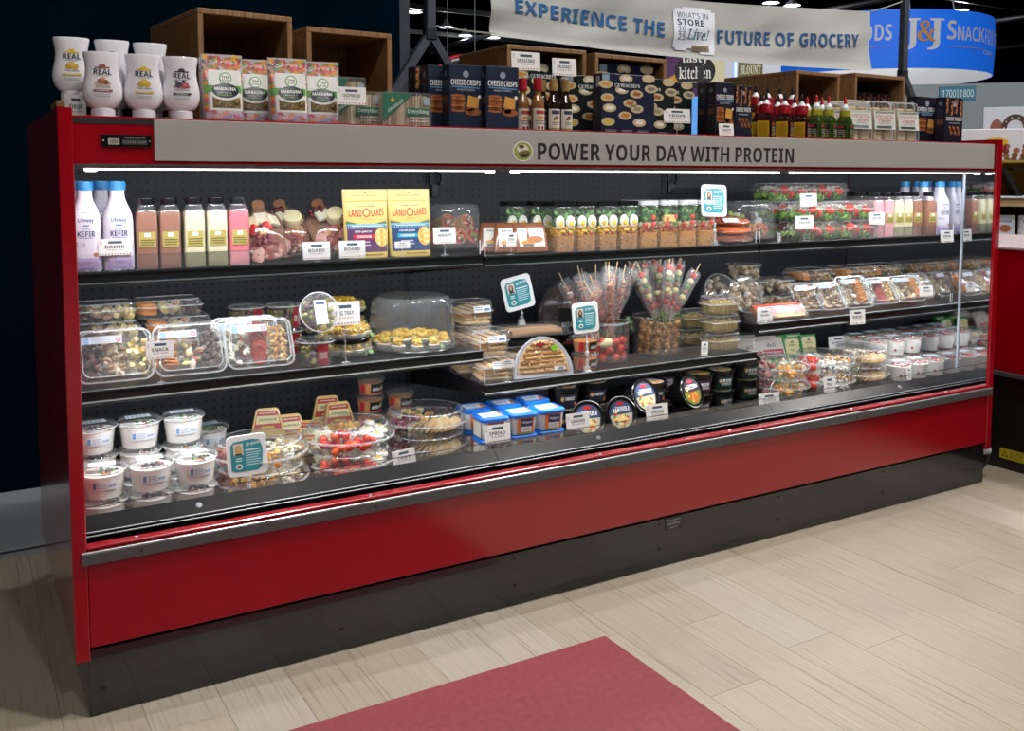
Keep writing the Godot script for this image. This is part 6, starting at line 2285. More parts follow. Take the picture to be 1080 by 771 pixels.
func half_round_pack(xf: Transform3D, label: String) -> Node3D:
	var t := thing("half_round_bread_pack", label, "bread pack", xf)
	var pts := PackedVector2Array()
	var inn := PackedVector2Array()
	for k in 25:
		var a := PI * k / 24
		pts.append(Vector2(cos(a) * 0.115, sin(a) * 0.135 + 0.004))
		inn.append(Vector2(cos(a) * 0.100, sin(a) * 0.118 + 0.010))
	var mb := MB.new()
	mb.prism(inn, -0.020, 0.004, C("d6c09a"))
	var g := RandomNumberGenerator.new()
	g.seed = 3
	for k in 7:
		var yy := 0.020 + k * 0.0155
		var hw := 0.098 * sqrt(maxf(0.02, 1.0 - pow((yy - 0.01) / 0.118, 2.0)))
		mb.bbox(Vector3(0, yy, 0.005), Vector3(hw * 1.92, 0.008, 0.006), 0.002, [C("b0824f"), C("a3713f"), C("9a6a3c")][k % 3])
		crumbs(mb, Vector3(0, yy + 0.007, 0.005), Vector3(hw * 0.9, 0.004, 0.002), 16, 0.003, 0.006, [C("e3d3b0"), C("caa878"), C("8a5a34")], 300 + k, 0.5)
	part("grilled_bread", mb, vc(0.8), t)
	# grey sealed rim
	mb = MB.new()
	var vs := []
	for z in [[-0.004, 1.0], [0.004, 1.0], [0.006, 0.985], [0.004, 0.885], [-0.004, 0.885], [-0.004, 1.0]]:
		var o := PackedVector3Array()
		for p in pts:
			o.append(Vector3(p.x * z[1], (p.y - 0.05) * z[1] + 0.05 if p.y > 0.01 else (0.001 if z[1] > 0.95 else 0.012), z[0]))
		vs.append(o)
	mb.loft(vs, false, false, C("b9bcc6"), 40.0, false)
	part("sealed_rim", mb, vc(0.3), t)
	var pr := Print.new()
	pr.disc(-0.008, 0.112, 0.020, 0.0065, C("8c2230"), 14)
	pr.disc(0.045, 0.098, 0.014, 0.010, C("6fb32c"), 10)
	pr.rect(0.038, 0.020, 0.082, 0.034, C("e4e6e8"))
	pr.next()
	for k in 9:
		pr.rect(0.054 + k * 0.0025, 0.0225, 0.0555 + k * 0.0025, 0.0315, C("2c2c30"))
	part("print", pr.mb, vc(0.4), t, at(0, 0, 0.0095))
	return t

func glass_jar(xf: Transform3D, r: float, h: float, label: String) -> Node3D:
	var t := thing("glass_jar", label, "jar", xf, "open glass jars with skewers")
	var mb := MB.new()
	mb.lathe([[0.0, 0.0008], [r * 0.9, 0.0008], [r * 0.99, 0.006], [r, 0.014], [r, h - 0.004], [r * 0.985, h], [r * 0.955, h - 0.002], [r * 0.955, 0.016], [r * 0.9, 0.007], [0.0, 0.006]], 40, Color.WHITE, 40.0)
	var gl := part("glass", mb, clear_plastic(0.03, 0.03), t)
	mb = MB.new()
	mb.lathe([[r * 0.95, h - 0.006], [r * 1.01, h - 0.005], [r * 1.01, h + 0.001], [r * 0.95, h + 0.0015], [r * 0.95, h - 0.006]], 40, Color.WHITE, 30.0)
	part("jar_rim", mb, clear_plastic(0.22, 0.08), gl)
	return t

# bagged skewer, lying along its own y axis: stick, pieces, clear bag
func skewer(kind: int, xf: Transform3D, label: String, group: String) -> Node3D:
	var t := thing("bagged_skewer", label, "skewer", xf, group)
	var mb := MB.new()
	mb.tube([Vector3(0, 0, 0), Vector3(0, 0.13, 0), Vector3(0, 0.318, 0)], 0.0019, 6, C("d9b98a"))
	part("stick", mb, vc(0.7), t)
	var g := RandomNumberGenerator.new()
	g.seed = 11 + kind
	if kind == 0:
		mb = MB.new()
		for s in 5:
			var pts := []
			for k in 6:
				var yy := 0.095 + s * 0.032 + k * 0.0062
				pts.append(Vector3((0.013 if k % 2 else -0.013) * g.randf_range(0.6, 1.1), yy + g.randf_range(-0.002, 0.002), g.randf_range(-0.008, 0.008)))
			mb.tube(pts, 0.0062, 7, [C("a8553a"), C("8f4128"), C("b86a4c"), C("9a4a30"), C("c08060")][s])
			mb.ball(pts[2], Vector3(0.010, 0.006, 0.008), C("7d3420"), 8, 5, 0.2, g)
		part("grilled_meat", mb, vc(0.5), t)
	else:
		var items := [["tomato", "d8392c", 0.0125, 0.262], ["cheese_ball", "e6dca8", 0.013, 0.236], ["basil_leaf", "5a8048", 0.012, 0.212], ["olive", "8f6a58", 0.013, 0.190], ["cheese_ball", "e3d493", 0.013, 0.166], ["salami_fold", "7d3a34", 0.014, 0.142], ["tomato", "c4302a", 0.012, 0.116]]
		for it in items:
			mb = MB.new()
			mb.ball(Vector3(0, it[3], 0), Vector3(it[2], it[2] * 0.95, it[2]), C(it[1]), 12, 8, 0.06, g)
			part(it[0], mb, vc(0.35), t)
	mb = MB.new()
	var f := [[0.070, 0.012], [0.09, 0.020], [0.16, 0.026], [0.22, 0.028], [0.262, 0.031], [0.278, 0.028], [0.284, 0.030]]
	var rings := []
	for p in f:
		var o := PackedVector3Array()
		for k in 14:
			var a := TAU * k / 14
			var rr: float = p[1] * g.randf_range(0.9, 1.1)
			o.append(Vector3(cos(a) * rr, p[0] + g.randf_range(-0.002, 0.002), sin(a) * rr * 0.6))
		rings.append(o)
	mb.loft(rings, true, false, Color.WHITE, 30.0)
	part("clear_bag", mb, clear_plastic(0.13, 0.12), t)
	return t

func build_mid() -> void:
	# ---- left
	var y := Y_ML + 0.0002
	var sg := "leaning snack trays on the left middle shelf"
	var A := ["dark_nut", "mushroom", "cheese_cube"]
	var B := ["cracker", "cured_roll", "dark_nut"]
	var D := ["white_cheese_cube", "salami", "cashew"]
	var lean := 62.0
	var dd := 0.150
	var yo := dd / 2 * sin(deg_to_rad(lean)) + 0.002
	snack_tray(at(0.145, y + yo, -0.265, -2, lean), 0.195, 0.055, dd, A, "snack tray of dark nuts, mushrooms and cheese cubes leaning at the left end", sg)
	snack_tray(at(0.342, y + yo, -0.262, -2, lean), 0.196, 0.055, dd, B, "leaning snack tray with orange crackers beside the price card", sg)
	var s3 := snack_tray(at(0.540, y + yo, -0.262, -2, lean), 0.196, 0.055, dd, D, "leaning snack tray of cheese cubes, salami and cashews", sg)
	dup(s3, "snack tray of cheese cubes leaning right behind the salami one", at(0.520, y + yo, -0.335, -2, lean))
	var fg := "stacked snack trays on the left middle shelf"
	var fa := snack_tray(at(0.135, y, -0.42, 0), 0.20, 0.052, 0.13, A, "flat snack tray at the bottom of the far left stack", fg, false)
	dup(fa, "flat snack tray second up in the far left stack", at(0.132, y + 0.0525, -0.42, 3))
	dup(fa, "flat snack tray third up in the far left stack", at(0.138, y + 0.105, -0.415, 0))
	dup(fa, "flat snack tray fourth up in the far left stack", at(0.130, y + 0.1575, -0.42, 0))
	var fb := snack_tray(at(0.345, y, -0.43, 0), 0.20, 0.052, 0.13, B, "flat snack tray at the bottom of the second stack", fg, false)
	dup(fb, "flat snack tray second up in the second stack", at(0.340, y + 0.0525, -0.43, 2))
	dup(fb, "flat snack tray third up in the second stack", at(0.345, y + 0.105, -0.43, 0))
	dup(fb, "flat snack tray on top of the second stack", at(0.318, y + 0.1575, -0.43, 0))
	price_card(at(0.256, y, -0.198, -3, -4), 0.074, 0.050, "SNACK", "trio", "price card before the leaning snack tray with crackers", 0.070)
	# olives
	var ol := [C("6f6a2c"), C("85803a"), C("4c2a2c"), C("3c2026"), C("9a9448"), C("5f3a30")]
	var og := "olive tubs"
	var o1 := round_tub(at(0.718, y, -0.262, 0), 0.058, 0.082, ol, "olive tub with a red paper band, lowest in front", og, "9c2a34")
	dup(o1, "olive tub with a red paper band at the back left", at(0.575, y, -0.52, 40))
	dup(o1, "olive tub with a red paper band at the back, upper left", at(0.578, y + 0.0825, -0.52, 20))
	dup(o1, "olive tub with a red paper band at the back, second upper one", at(0.695, y + 0.0825, -0.50, 25))
	dup(o1, "olive tub with a red paper band at the back, beside the egg trays", at(0.698, y, -0.50, 10))
	var o2 := round_tub(at(0.718, y + 0.141, -0.278, 0, 68), 0.060, 0.075, ol, "olive tub tipped to face front on top of another", og)
	var pr := Print.new()
	pr.rect(-0.022, -0.04, 0.016, 0.034, C("e2e4e8"))
	pr.next()
	pr.rect(-0.017, 0.020, 0.011, 0.028, C("3c4660"))
	pr.text("Olive Mix", -0.018, 0.012, -0.004, 0.012, C("b0505a"), "serif_bold")
	pr.lines(-0.017, 0.011, -0.014, 3, 0.006, 0.003, C("9aa0a8"), 3)
	part("sticker", pr.mb, vc(0.5), o2, Transform3D(Basis(Vector3.RIGHT, -PI / 2), Vector3(0.004, 0.0752, 0)))
	# egg platters
	var e1 := egg_platter(at(0.846, y, -0.345, 0), 0.090, 0.050, "low platter of deviled eggs at the bottom of the small stack")
	dup(e1, "low platter of deviled eggs second up in the small stack", at(0.842, y + 0.0505, -0.345, 15))
	dup(e1, "low platter of deviled eggs at the back of the small stack", at(0.905, y + 0.0, -0.55, 30))
	dup(e1, "low platter of deviled eggs on the back stack, upper", at(0.905, y + 0.0505, -0.55, 50))
	dup(e1, "low platter of deviled eggs on the back stack, top", at(0.905, y + 0.101, -0.55, 70))
	egg_platter(at(1.085, y, -0.355, 0), 0.152, 0.180, "tall clear domed platter of yellow deviled eggs")
	price_card(at(0.800, y, -0.215, -3, -5), 0.098, 0.072, "EGG TRAY", "dozen", "large price card with a red band above the egg platters", 0.118, "b03030")
	# ---- centre
	y = Y_MC + 0.0002
	var fc := flatbread_clamshell(at(1.345, y, -0.275, -5), "sandwich clamshell with a label, in front at the left")
	pr = Print.new()
	pr.rect(-0.035, -0.012, 0.035, 0.012, C("e6eaee"))
	pr.next()
	pr.lines(-0.03, 0.0, 0.004, 2, 0.007, 0.003, C("6a7684"), 3)
	pr.rect(0.005, -0.007, 0.03, 0.001, C("5a86b8"))
	part("sticker", pr.mb, vc(0.5), fc, at(0.012, 0.058, 0.056, 0, -18))
	for s in [[1.335, 0.0845, -0.300, "sandwich clamshell stacked on the labelled one"], [1.34, 0.0, -0.43, "sandwich clamshell at the bottom of the rear stack"], [1.345, 0.0845, -0.43, "sandwich clamshell in the rear stack, second up"], [1.345, 0.169, -0.43, "sandwich clamshell on top of the rear stack"], [1.52, 0.0, -0.40, "sandwich clamshell under the long wrap tray"]]:
		dup(fc, s[3], at(s[0], y + s[1], s[2], -5 + s[1] * 60))
	# long wrap tray
	var wt := thing("wrap_tray", "long black tray of wraps under a clear lid, below the teal sign", "tray", at(1.585, y + 0.0848, -0.41, -6))
	var mb := MB.new()
	mb.loft([MB.ring(0.24, 0.10, 0.015, 3), MB.ring(0.27, 0.125, 0.02, 3, Vector3(0, 0.030, 0)), MB.ring(0.28, 0.135, 0.02, 3, Vector3(0, 0.032, 0))], true, true, C("141416"), 40.0)
	part("tray", mb, vc(0.25), wt)
	for k in 5:
		mb = MB.new()
		mb.tube([Vector3(-0.10, 0.042 + 0.004 * (k % 2), -0.04 + k * 0.02), Vector3(0, 0.045, -0.04 + k * 0.02), Vector3(0.10, 0.042, -0.04 + k * 0.02)], 0.014, 10, [C("c9a27a"), C("b98c60"), C("d3b08a")][k % 3])
		part("wrap", mb, vc(0.7), wt)
	mb = MB.new()
	mb.loft([MB.ring(0.276, 0.131, 0.02, 3, Vector3(0, 0.033, 0)), MB.ring(0.25, 0.11, 0.02, 3, Vector3(0, 0.062, 0)), MB.ring(0.24, 0.10, 0.018, 3, Vector3(0, 0.066, 0))], false, true, Color.WHITE, 40.0)
	part("clear_lid", mb, clear_plastic(0.08, 0.06), wt)
	teal_sign(at(1.545, y + 0.1515, -0.41, -8, -4), 0.118, 0.058, "c9a08a", "3a2c28", "tilted teal sign on a jointed clip above the wrap tray", 12.0)
	price_card(at(1.358, y, -0.190, -4, -4), 0.050, 0.026, "PANINI", "each", "small price tag on a thin stem before the sandwich clamshell", 0.052)
	half_round_pack(at(1.515, y, -0.215, -6, -9), "half-round pack of grilled flatbread with a grey rim")
	# dark round loaf
	var lf := thing("round_loaf", "large round dark seeded loaf standing behind the skewers", "loaf", at(1.90, y, -0.640, -6, -8))
	mb = MB.new()
	mb.lathe([[0.0, 0.0], [0.10, 0.002], [0.125, 0.014], [0.13, 0.026], [0.11, 0.044], [0.0, 0.056]], 34, C("4a3a36"), 45.0)
	crumbs(mb, Vector3(0, 0.045, 0), Vector3(0.10, 0.006, 0.10), 160, 0.002, 0.004, [C("8a7a72"), C("6f5f58"), C("a89890")], 55, 0.6, true)
	part("crust", mb, vc(0.8), lf, Transform3D(Basis(Vector3.RIGHT, PI / 2), Vector3(0, 0.131, 0)))
	mb = MB.new()
	mb.lathe([[0.0, -0.001], [0.115, 0.001], [0.135, 0.014], [0.138, 0.026], [0.118, 0.048], [0.0, 0.060]], 30, Color.WHITE, 45.0)
	part("clear_wrap", mb, clear_plastic(0.05, 0.12), lf, Transform3D(Basis(Vector3.RIGHT, PI / 2), Vector3(0, 0.131, 0)))
	pr = Print.new()
	pr.rect(-0.03, 0.01, 0.05, 0.16, C("121214"))
	pr.next()
	pr.text("BREAD", -0.02, 0.04, 0.085, 0.02, C("d9d9d9"))
	pr.lines(-0.02, 0.04, 0.06, 3, 0.014, 0.005, C("9a9aa0"), 4)
	pr.rect(-0.02, 0.018, 0.04, 0.03, C("8c2a2e"))
	part("label", pr.mb, vc(0.5), lf, at(-0.03, 0, 0.058))
	# small dip tubs under the second sign
	var dip := dip_tub(at(1.722, y, -0.262, 0), "orange dip tub standing below the teal sign, lower one")
	dup(dip, "orange dip tub standing below the teal sign, upper one", at(1.722, y + 0.0625, -0.262, 0))
	teal_sign(at(1.690, y, -0.200, -6, -4), 0.104, 0.140, "b98a6c", "241c1a", "teal sign on a clip beside the bagged meat skewers", 3.0)
	# jars with skewers
	var j1 := Vector3(1.872, y, -0.345)
	glass_jar(at(j1.x, j1.y, j1.z), 0.088, 0.150, "open glass jar holding tomatoes and the bagged meat skewers")
	mb = MB.new()
	mb.ball(Vector3.ZERO, Vector3(0.0170, 0.0165, 0.0170), C("cf2f22"), 14, 10)
	mb.lathe([[0.0, 0.016], [0.004, 0.0155], [0.0045, 0.0145]], 6, C("3f5a24"), 30.0)
	var tm := mb.mesh()
	var g := RandomNumberGenerator.new()
	g.seed = 9
	for k in 22:
		var lay := k / 8
		var a := TAU * (k % 8) / 8.0 + lay * 0.4
		var rr := 0.064 if k % 8 < 7 else 0.02
		single("cherry_tomato", tm, vc(0.15, 0.0, 0.5), "red cherry tomato inside the open glass jar of skewers", "tomato", Transform3D(Basis.from_euler(Vector3(g.randf(), g.randf() * 6, 0)), j1 + Vector3(cos(a) * rr, 0.023 + lay * 0.029, sin(a) * rr)), "cherry tomatoes in the glass jar")
	mb = MB.new()
	mb.ball(Vector3.ZERO, Vector3(0.034, 0.020, 0.024), C("ded0a0"), 16, 10, 0.04, g)
	single("cheese_lump", mb.mesh(), vc(0.5), "pale herbed cheese lump among the tomatoes in the jar", "cheese", Transform3D(Basis.IDENTITY, j1 + Vector3(-0.030, 0.075, 0.048)))
	var sk := skewer(0, Transform3D(Basis.from_euler(Vector3(0.10, 0, 0.62)), j1 + Vector3(0.042, 0.060, 0.035)), "bagged meat skewer leaning furthest left out of the jar", "bagged meat skewers")
	var n0 := [[0.40, 0.10, 0.02, 0.02], [0.24, 0.16, -0.005, 0.03], [0.10, 0.02, 0.0, 0.02], [-0.02, 0.16, 0.0, 0.035], [-0.12, 0.02, 0.005, 0.01], [-0.24, 0.14, 0.0, 0.03], [-0.36, 0.10, -0.01, 0.02], [-0.50, 0.12, -0.03, 0.03], [0.16, -0.14, 0.0, -0.03], [-0.06, -0.16, 0.0, -0.04], [-0.28, -0.12, 0.0, -0.03], [0.34, -0.10, 0.01, -0.03]]
	var wl := ["second from the left in front", "third from the left in front", "fourth from the left in front", "in the middle of the front", "right of the middle in front", "third from the right in front", "second from the right in front", "leaning furthest right out of the jar", "at the back, left of the middle", "at the back in the middle", "at the back, right of the middle", "at the back on the far left"]
	for k in n0.size():
		dup(sk, "bagged meat skewer " + wl[k], Transform3D(Basis.from_euler(Vector3(n0[k][1], 0.3 * k, n0[k][0] * 1.2)), j1 + Vector3(n0[k][2] + n0[k][0] * 0.05, 0.052 + 0.012 * (k % 3), n0[k][3])))
	rosemary(at(j1.x + 0.035, y + 0.150, j1.z + 0.080, 0), "rosemary sprig hanging over the rim of the tomato jar")
	var j2 := Vector3(2.150, y, -0.380)
	glass_jar(at(j2.x, j2.y, j2.z), 0.100, 0.148, "open glass jar holding breadsticks and the bagged vegetable skewers")
	for k in 11:
		var a := TAU * k / 11.0
		mb = MB.new()
		for s in 12:
			mb.ball(Vector3(cos(s * 1.4) * 0.004, 0.008 + s * 0.0098, sin(s * 1.4) * 0.004), Vector3(0.0115, 0.009, 0.0095), [C("b5834a"), C("a3713c"), C("c4955c")][s % 3], 8, 5, 0.12, g)
		single("twisted_breadstick", mb.mesh(), vc(0.8), "golden twisted breadstick standing inside the second glass jar", "breadstick", Transform3D(Basis.from_euler(Vector3(sin(a) * 0.10, 0.5 * k, -cos(a) * 0.10)), j2 + Vector3(cos(a) * 0.070, 0.006, sin(a) * 0.070)), "breadsticks in the glass jar")
	var s2 := skewer(1, Transform3D(Basis.from_euler(Vector3(0.12, 0, -0.52)), j2 + Vector3(0.0, 0.075, 0.03)), "bagged vegetable skewer leaning furthest right", "bagged vegetable skewers")
	var n1 := [[0.42, 0.12, 0.02], [0.22, 0.20, 0.035], [0.02, 0.10, 0.03], [-0.16, 0.24, 0.045], [-0.30, 0.10, 0.02], [0.12, -0.12, -0.03], [-0.14, -0.14, -0.03], [-0.40, -0.08, -0.02], [0.34, -0.06, -0.03]]
	var wm := ["leaning furthest left", "left of the middle in front", "in the middle of the front", "low in front, right of the middle", "second from the right", "at the back, left of the middle", "at the back in the middle", "at the back on the right", "at the back on the left"]
	for k in n1.size():
		dup(s2, "bagged vegetable skewer " + wm[k], Transform3D(Basis.from_euler(Vector3(n1[k][1], 0.4 * k, n1[k][0] * 1.15)), j2 + Vector3(0.01 - n1[k][0] * 0.02, 0.072 + 0.014 * ((k + 1) % 3), n1[k][2])))
	rosemary(at(j2.x - 0.055, y + 0.150, j2.z + 0.085, 0), "rosemary sprig over the left side of the breadstick jar")
	rosemary(at(j2.x + 0.015, y + 0.150, j2.z + 0.098, 30), "rosemary sprig over the middle of the breadstick jar")
	price_card(at(2.245, y, -0.215, -10, -6, -6), 0.030, 0.054, "KABOB", "each", "narrow price card propped beside the breadstick jar", 0.004)
	# quiche clamshell stack
	var q := thing("quiche_clamshell", "small quiche clamshell at the bottom of the stack beside the jars", "clamshell", at(2.392, y, -0.285, -4), "stacked quiche clamshells")
	mb = MB.new()
	mb.bbox(Vector3(0, 0.030, 0), Vector3(0.13, 0.044, 0.095), 0.010, C("8f7a44"), 0.03, 4)
	for k in 26:
		var qa := TAU * k / 26.0
		mb.box(Vector3(cos(qa) * 0.064, 0.028, sin(qa) * 0.047), Vector3(0.004, 0.036, 0.006), C("a8935a"), Basis(Vector3.UP, -qa))
	crumbs(mb, Vector3(0, 0.049, 0), Vector3(0.055, 0.005, 0.04), 90, 0.004, 0.008, [C("d3b878"), C("a07a40"), C("7d8a4a"), C("c9a45c")], 61, 0.5)
	part("quiche", mb, vc(0.7), q)
	shell(q, 0.150, 0.072, 0.115, 0.03, 0.6)
	dup(q, "small quiche clamshell in the middle of the stack beside the jars", at(2.388, y + 0.0725, -0.285, 3))
	dup(q, "small quiche clamshell on top of the stack beside the jars", at(2.380, y + 0.145, -0.285, -8))
	dup(q, "small quiche clamshell at the bottom of the rear stack", at(2.37, y, -0.43, 0))
	dup(q, "small quiche clamshell on the rear stack, upper", at(2.37, y + 0.0725, -0.43, 0))
	# ---- right
	y = Y_MR + 0.0002
	var gg := "round granola tubs on the right middle shelf"
	var gc := [C("b59a78"), C("8f7354"), C("cdb898"), C("6f563e"), C("a5875f"), C("ddcfb8")]
	var gt := round_tub(at(2.745, y, -0.500, 0), 0.078, 0.070, gc, "granola tub at the bottom left of the round tub stack", gg)
	for s in [[2.745, 0.0705, -0.50, "granola tub at the top left of the round tub stack"], [2.735, 0.141, -0.52, "granola tub perched on the very top of the stack"], [2.910, 0.0, -0.49, "granola tub at the bottom right of the round tub stack"], [2.910, 0.0705, -0.49, "granola tub at the top right of the round tub stack"]]:
		dup(gt, s[3], at(s[0], y + s[1], s[2], s[0] * 30))
	dup(gt, "granola tub tipped to face front behind the quiche stack", at(2.590, y + 0.074, -0.400, -6, 66))
	dup(gt, "granola tub tipped to face front at the very left of the right shelf", at(2.565, y + 0.074, -0.52, -6, 66))
	# sausage pack on edge
	var sp := thing("sausage_pack", "flat pack of red sausages with a yellow strip on the shelf edge", "sausage pack", at(2.665, y, -0.255, -5, 0))
	for k in 4:
		mb = MB.new()
		mb.tube([Vector3(-0.115, 0.018 + k * 0.011, 0.03 - k * 0.014), Vector3(-0.10, 0.020 + k * 0.011, 0.03 - k * 0.014), Vector3(0.10, 0.020 + k * 0.011, 0.03 - k * 0.014), Vector3(0.115, 0.018 + k * 0.011, 0.03 - k * 0.014)], 0.013, 10, [C("c06a3a"), C("a8502c"), C("c9743f"), C("b55a30")][k])
		part("sausage", mb, vc(0.3), sp)
	pr = Print.new()
	pr.rect(-0.115, 0.002, 0.118, 0.052, C("b01f2c"))
	pr.next()
	pr.rect(-0.09, 0.016, 0.105, 0.026, C("c06a70"))
	pr.rect(-0.015, 0.012, 0.03, 0.044, C("ecdcdc"))
	pr.rect(-0.04, -0.012, 0.11, 0.000, C("d8b92a"))
	pr.next()
	pr.text("FRANKS", -0.012, 0.028, 0.022, 0.012, C("c8313c"))
	part("label", pr.mb, vc(0.9), sp, Transform3D(Basis(Vector3.RIGHT, -0.85), Vector3(0, 0.028, 0.044)))
	mb = MB.new()
	mb.loft([MB.ring(0.25, 0.10, 0.01, 2, Vector3(0, 0.001, 0.005)), MB.ring(0.262, 0.11, 0.012, 2, Vector3(0, 0.02, 0.005)), MB.ring(0.25, 0.07, 0.012, 2, Vector3(0, 0.060, -0.015))], true, true, Color.WHITE, 40.0)
	part("clear_film", mb, clear_plastic(0.03, 0.22), sp)
	price_card(at(2.555, y, -0.205, -6, -8), 0.075, 0.052, "FRANKS", "pack", "grey price card at the left end of the right middle shelf", 0.006)
	# leaning trays
	var rg := "leaning snack trays on the right middle shelf"
	dd = 0.135
	lean = 52.0
	yo = dd / 2 * sin(deg_to_rad(lean)) + 0.002
	var t1 := snack_tray(at(2.880, y + yo, -0.315, -8, lean), 0.135, 0.055, dd, ["granola"], "leaning granola tray left of the cracker tray, rear", rg)
	dup(t1, "leaning granola tray left of the cracker tray, front", at(2.985, y + yo, -0.285, -8, lean))
	snack_tray(at(3.140, y + yo + 0.010, -0.290, -6, lean + 4), 0.165, 0.055, dd + 0.02, ["mushroom", "cracker"], "leaning tray of tan crackers behind the black and white tag", rg)
	var rd := [["white_cheese_cube", "salami", "cashew"], ["pale_crumble", "granola", "cracker"], ["granola", "pale_crumble"]]
	snack_tray(at(3.325, y + yo, -0.300, -8, lean), 0.178, 0.055, dd, rd[0], "leaning tray of cheese, salami and cashews at the right", rg)
	snack_tray(at(3.510, y + yo, -0.300, -8, lean), 0.176, 0.055, dd, rd[1], "leaning tray with golden crackers at the right", rg)
	snack_tray(at(3.650, y + yo, -0.345, -8, lean), 0.135, 0.055, dd, rd[2], "leaning granola tray against the mirrored end panel", rg)
	var rr2 := "flat snack trays at the back of the right middle shelf"
	var b1 := snack_tray(at(3.13, y, -0.50, -3), 0.22, 0.055, 0.15, ["cracker", "granola", "cashew"], "flat snack tray at the back, lowest on the left", rr2, false)
	var bl := [[3.13, 0.0555, "flat snack tray at the back, second layer on the left"], [3.36, 0.0, "flat snack tray at the back, lowest in the middle"], [3.36, 0.0555, "flat snack tray at the back, second layer in the middle"], [3.585, 0.0, "flat snack tray at the back, lowest on the right"], [3.585, 0.0555, "flat snack tray at the back, second layer on the right"], [3.40, 0.111, "flat snack tray at the back, top layer in the middle"], [3.60, 0.111, "flat snack tray at the back, top layer on the right"], [3.12, 0.111, "flat snack tray at the back, top layer on the left"]]
	for s in bl:
		dup(b1, s[2], at(s[0], y + s[1], -0.50, -3))
	price_card(at(3.065, y - 0.040, -0.176, -6, -5), 0.085, 0.062, "NEW", "crisp", "black and white tag hanging on the right middle shelf edge")
	price_card(at(3.560, y, -0.205, -8, -6), 0.080, 0.048, "TRIO", "snack", "price card before the leaning tray with golden crackers", 0.045, "b03030")

func rosemary(xf: Transform3D, label: String) -> Node3D:
	var t := thing("rosemary_sprig", label, "herb", xf, "rosemary sprigs")
	var mb := MB.new()
	mb.tube([Vector3(-0.02, -0.04, -0.015), Vector3(-0.008, 0.01, -0.004), Vector3(0.008, 0.006, 0.012), Vector3(0.018, -0.030, 0.018)], 0.0014, 5, C("5a6a3c"))
	part("stem", mb, vc(0.7), t)
	mb = MB.new()
	var g := RandomNumberGenerator.new()
	g.seed = 6
	for k in 46:
		var f := float(k) / 45.0
		var p := Vector3(-0.02, -0.03, -0.012).bezier_interpolate(Vector3(-0.012, 0.03, 0), Vector3(0.016, 0.03, 0.016), Vector3(0.018, -0.030, 0.018), f)
		var d := Vector3(g.randf_range(-1, 1), g.randf_range(-0.3, 1), g.randf_range(-1, 1)).normalized() * 0.016
		mb.tube([p, p + d * 0.6, p + d], 0.0012, 4, [C("4f6f3c"), C("6a8a55"), C("3d5a2f")][k % 3], 0.0005)
	var lv := part("needles", mb, vc(0.6), t)
	lv.set_meta("kind", "stuff")
	return t

func dip_tub(xf: Transform3D, label: String) -> Node3D:
	var t := thing("dip_tub", label, "dip tub", xf, "small dip tubs")
	var mb := MB.new()
	mb.lathe([[0.0, 0.002], [0.038, 0.002], [0.043, 0.040], [0.0, 0.041]], 26, C("c98238"), 40.0)
	part("dip", mb, vc(0.4), t)
	mb = MB.new()
	mb.lathe([[0.0, 0.0005], [0.040, 0.0005], [0.0455, 0.046], [0.050, 0.048], [0.051, 0.055], [0.047, 0.057], [0.044, 0.061], [0.0, 0.062]], 30, Color.WHITE, 38.0)
	part("clear_tub", mb, clear_plastic(0.08, 0.06), t)
	var f := Front.new([[0.0, 0.0407, 0.0407], [0.046, 0.0462, 0.0462]], 2.0)
	var pr := Print.new(f)
	pr.rect(-0.012, 0.006, 0.036, 0.040, C("16161a"), 8, 3)
	pr.rect(-0.040, 0.006, -0.030, 0.040, C("c02a3c"), 2, 3)
	pr.next()
	pr.text("delta", -0.006, 0.020, 0.016, 0.013, C("eeeeee"), "sans_bold", 0.1)
	pr.disc(0.028, 0.024, 0.006, 0.006, C("c9aaa0"), 8)
	pr.disc(0.028, 0.033, 0.005, 0.003, C("6fae3a"), 8)
	pr.rect(-0.012, 0.006, 0.036, 0.010, C("c02a3c"), 8, 1)
	part("label", pr.mb, vc(0.4), t)
	return t

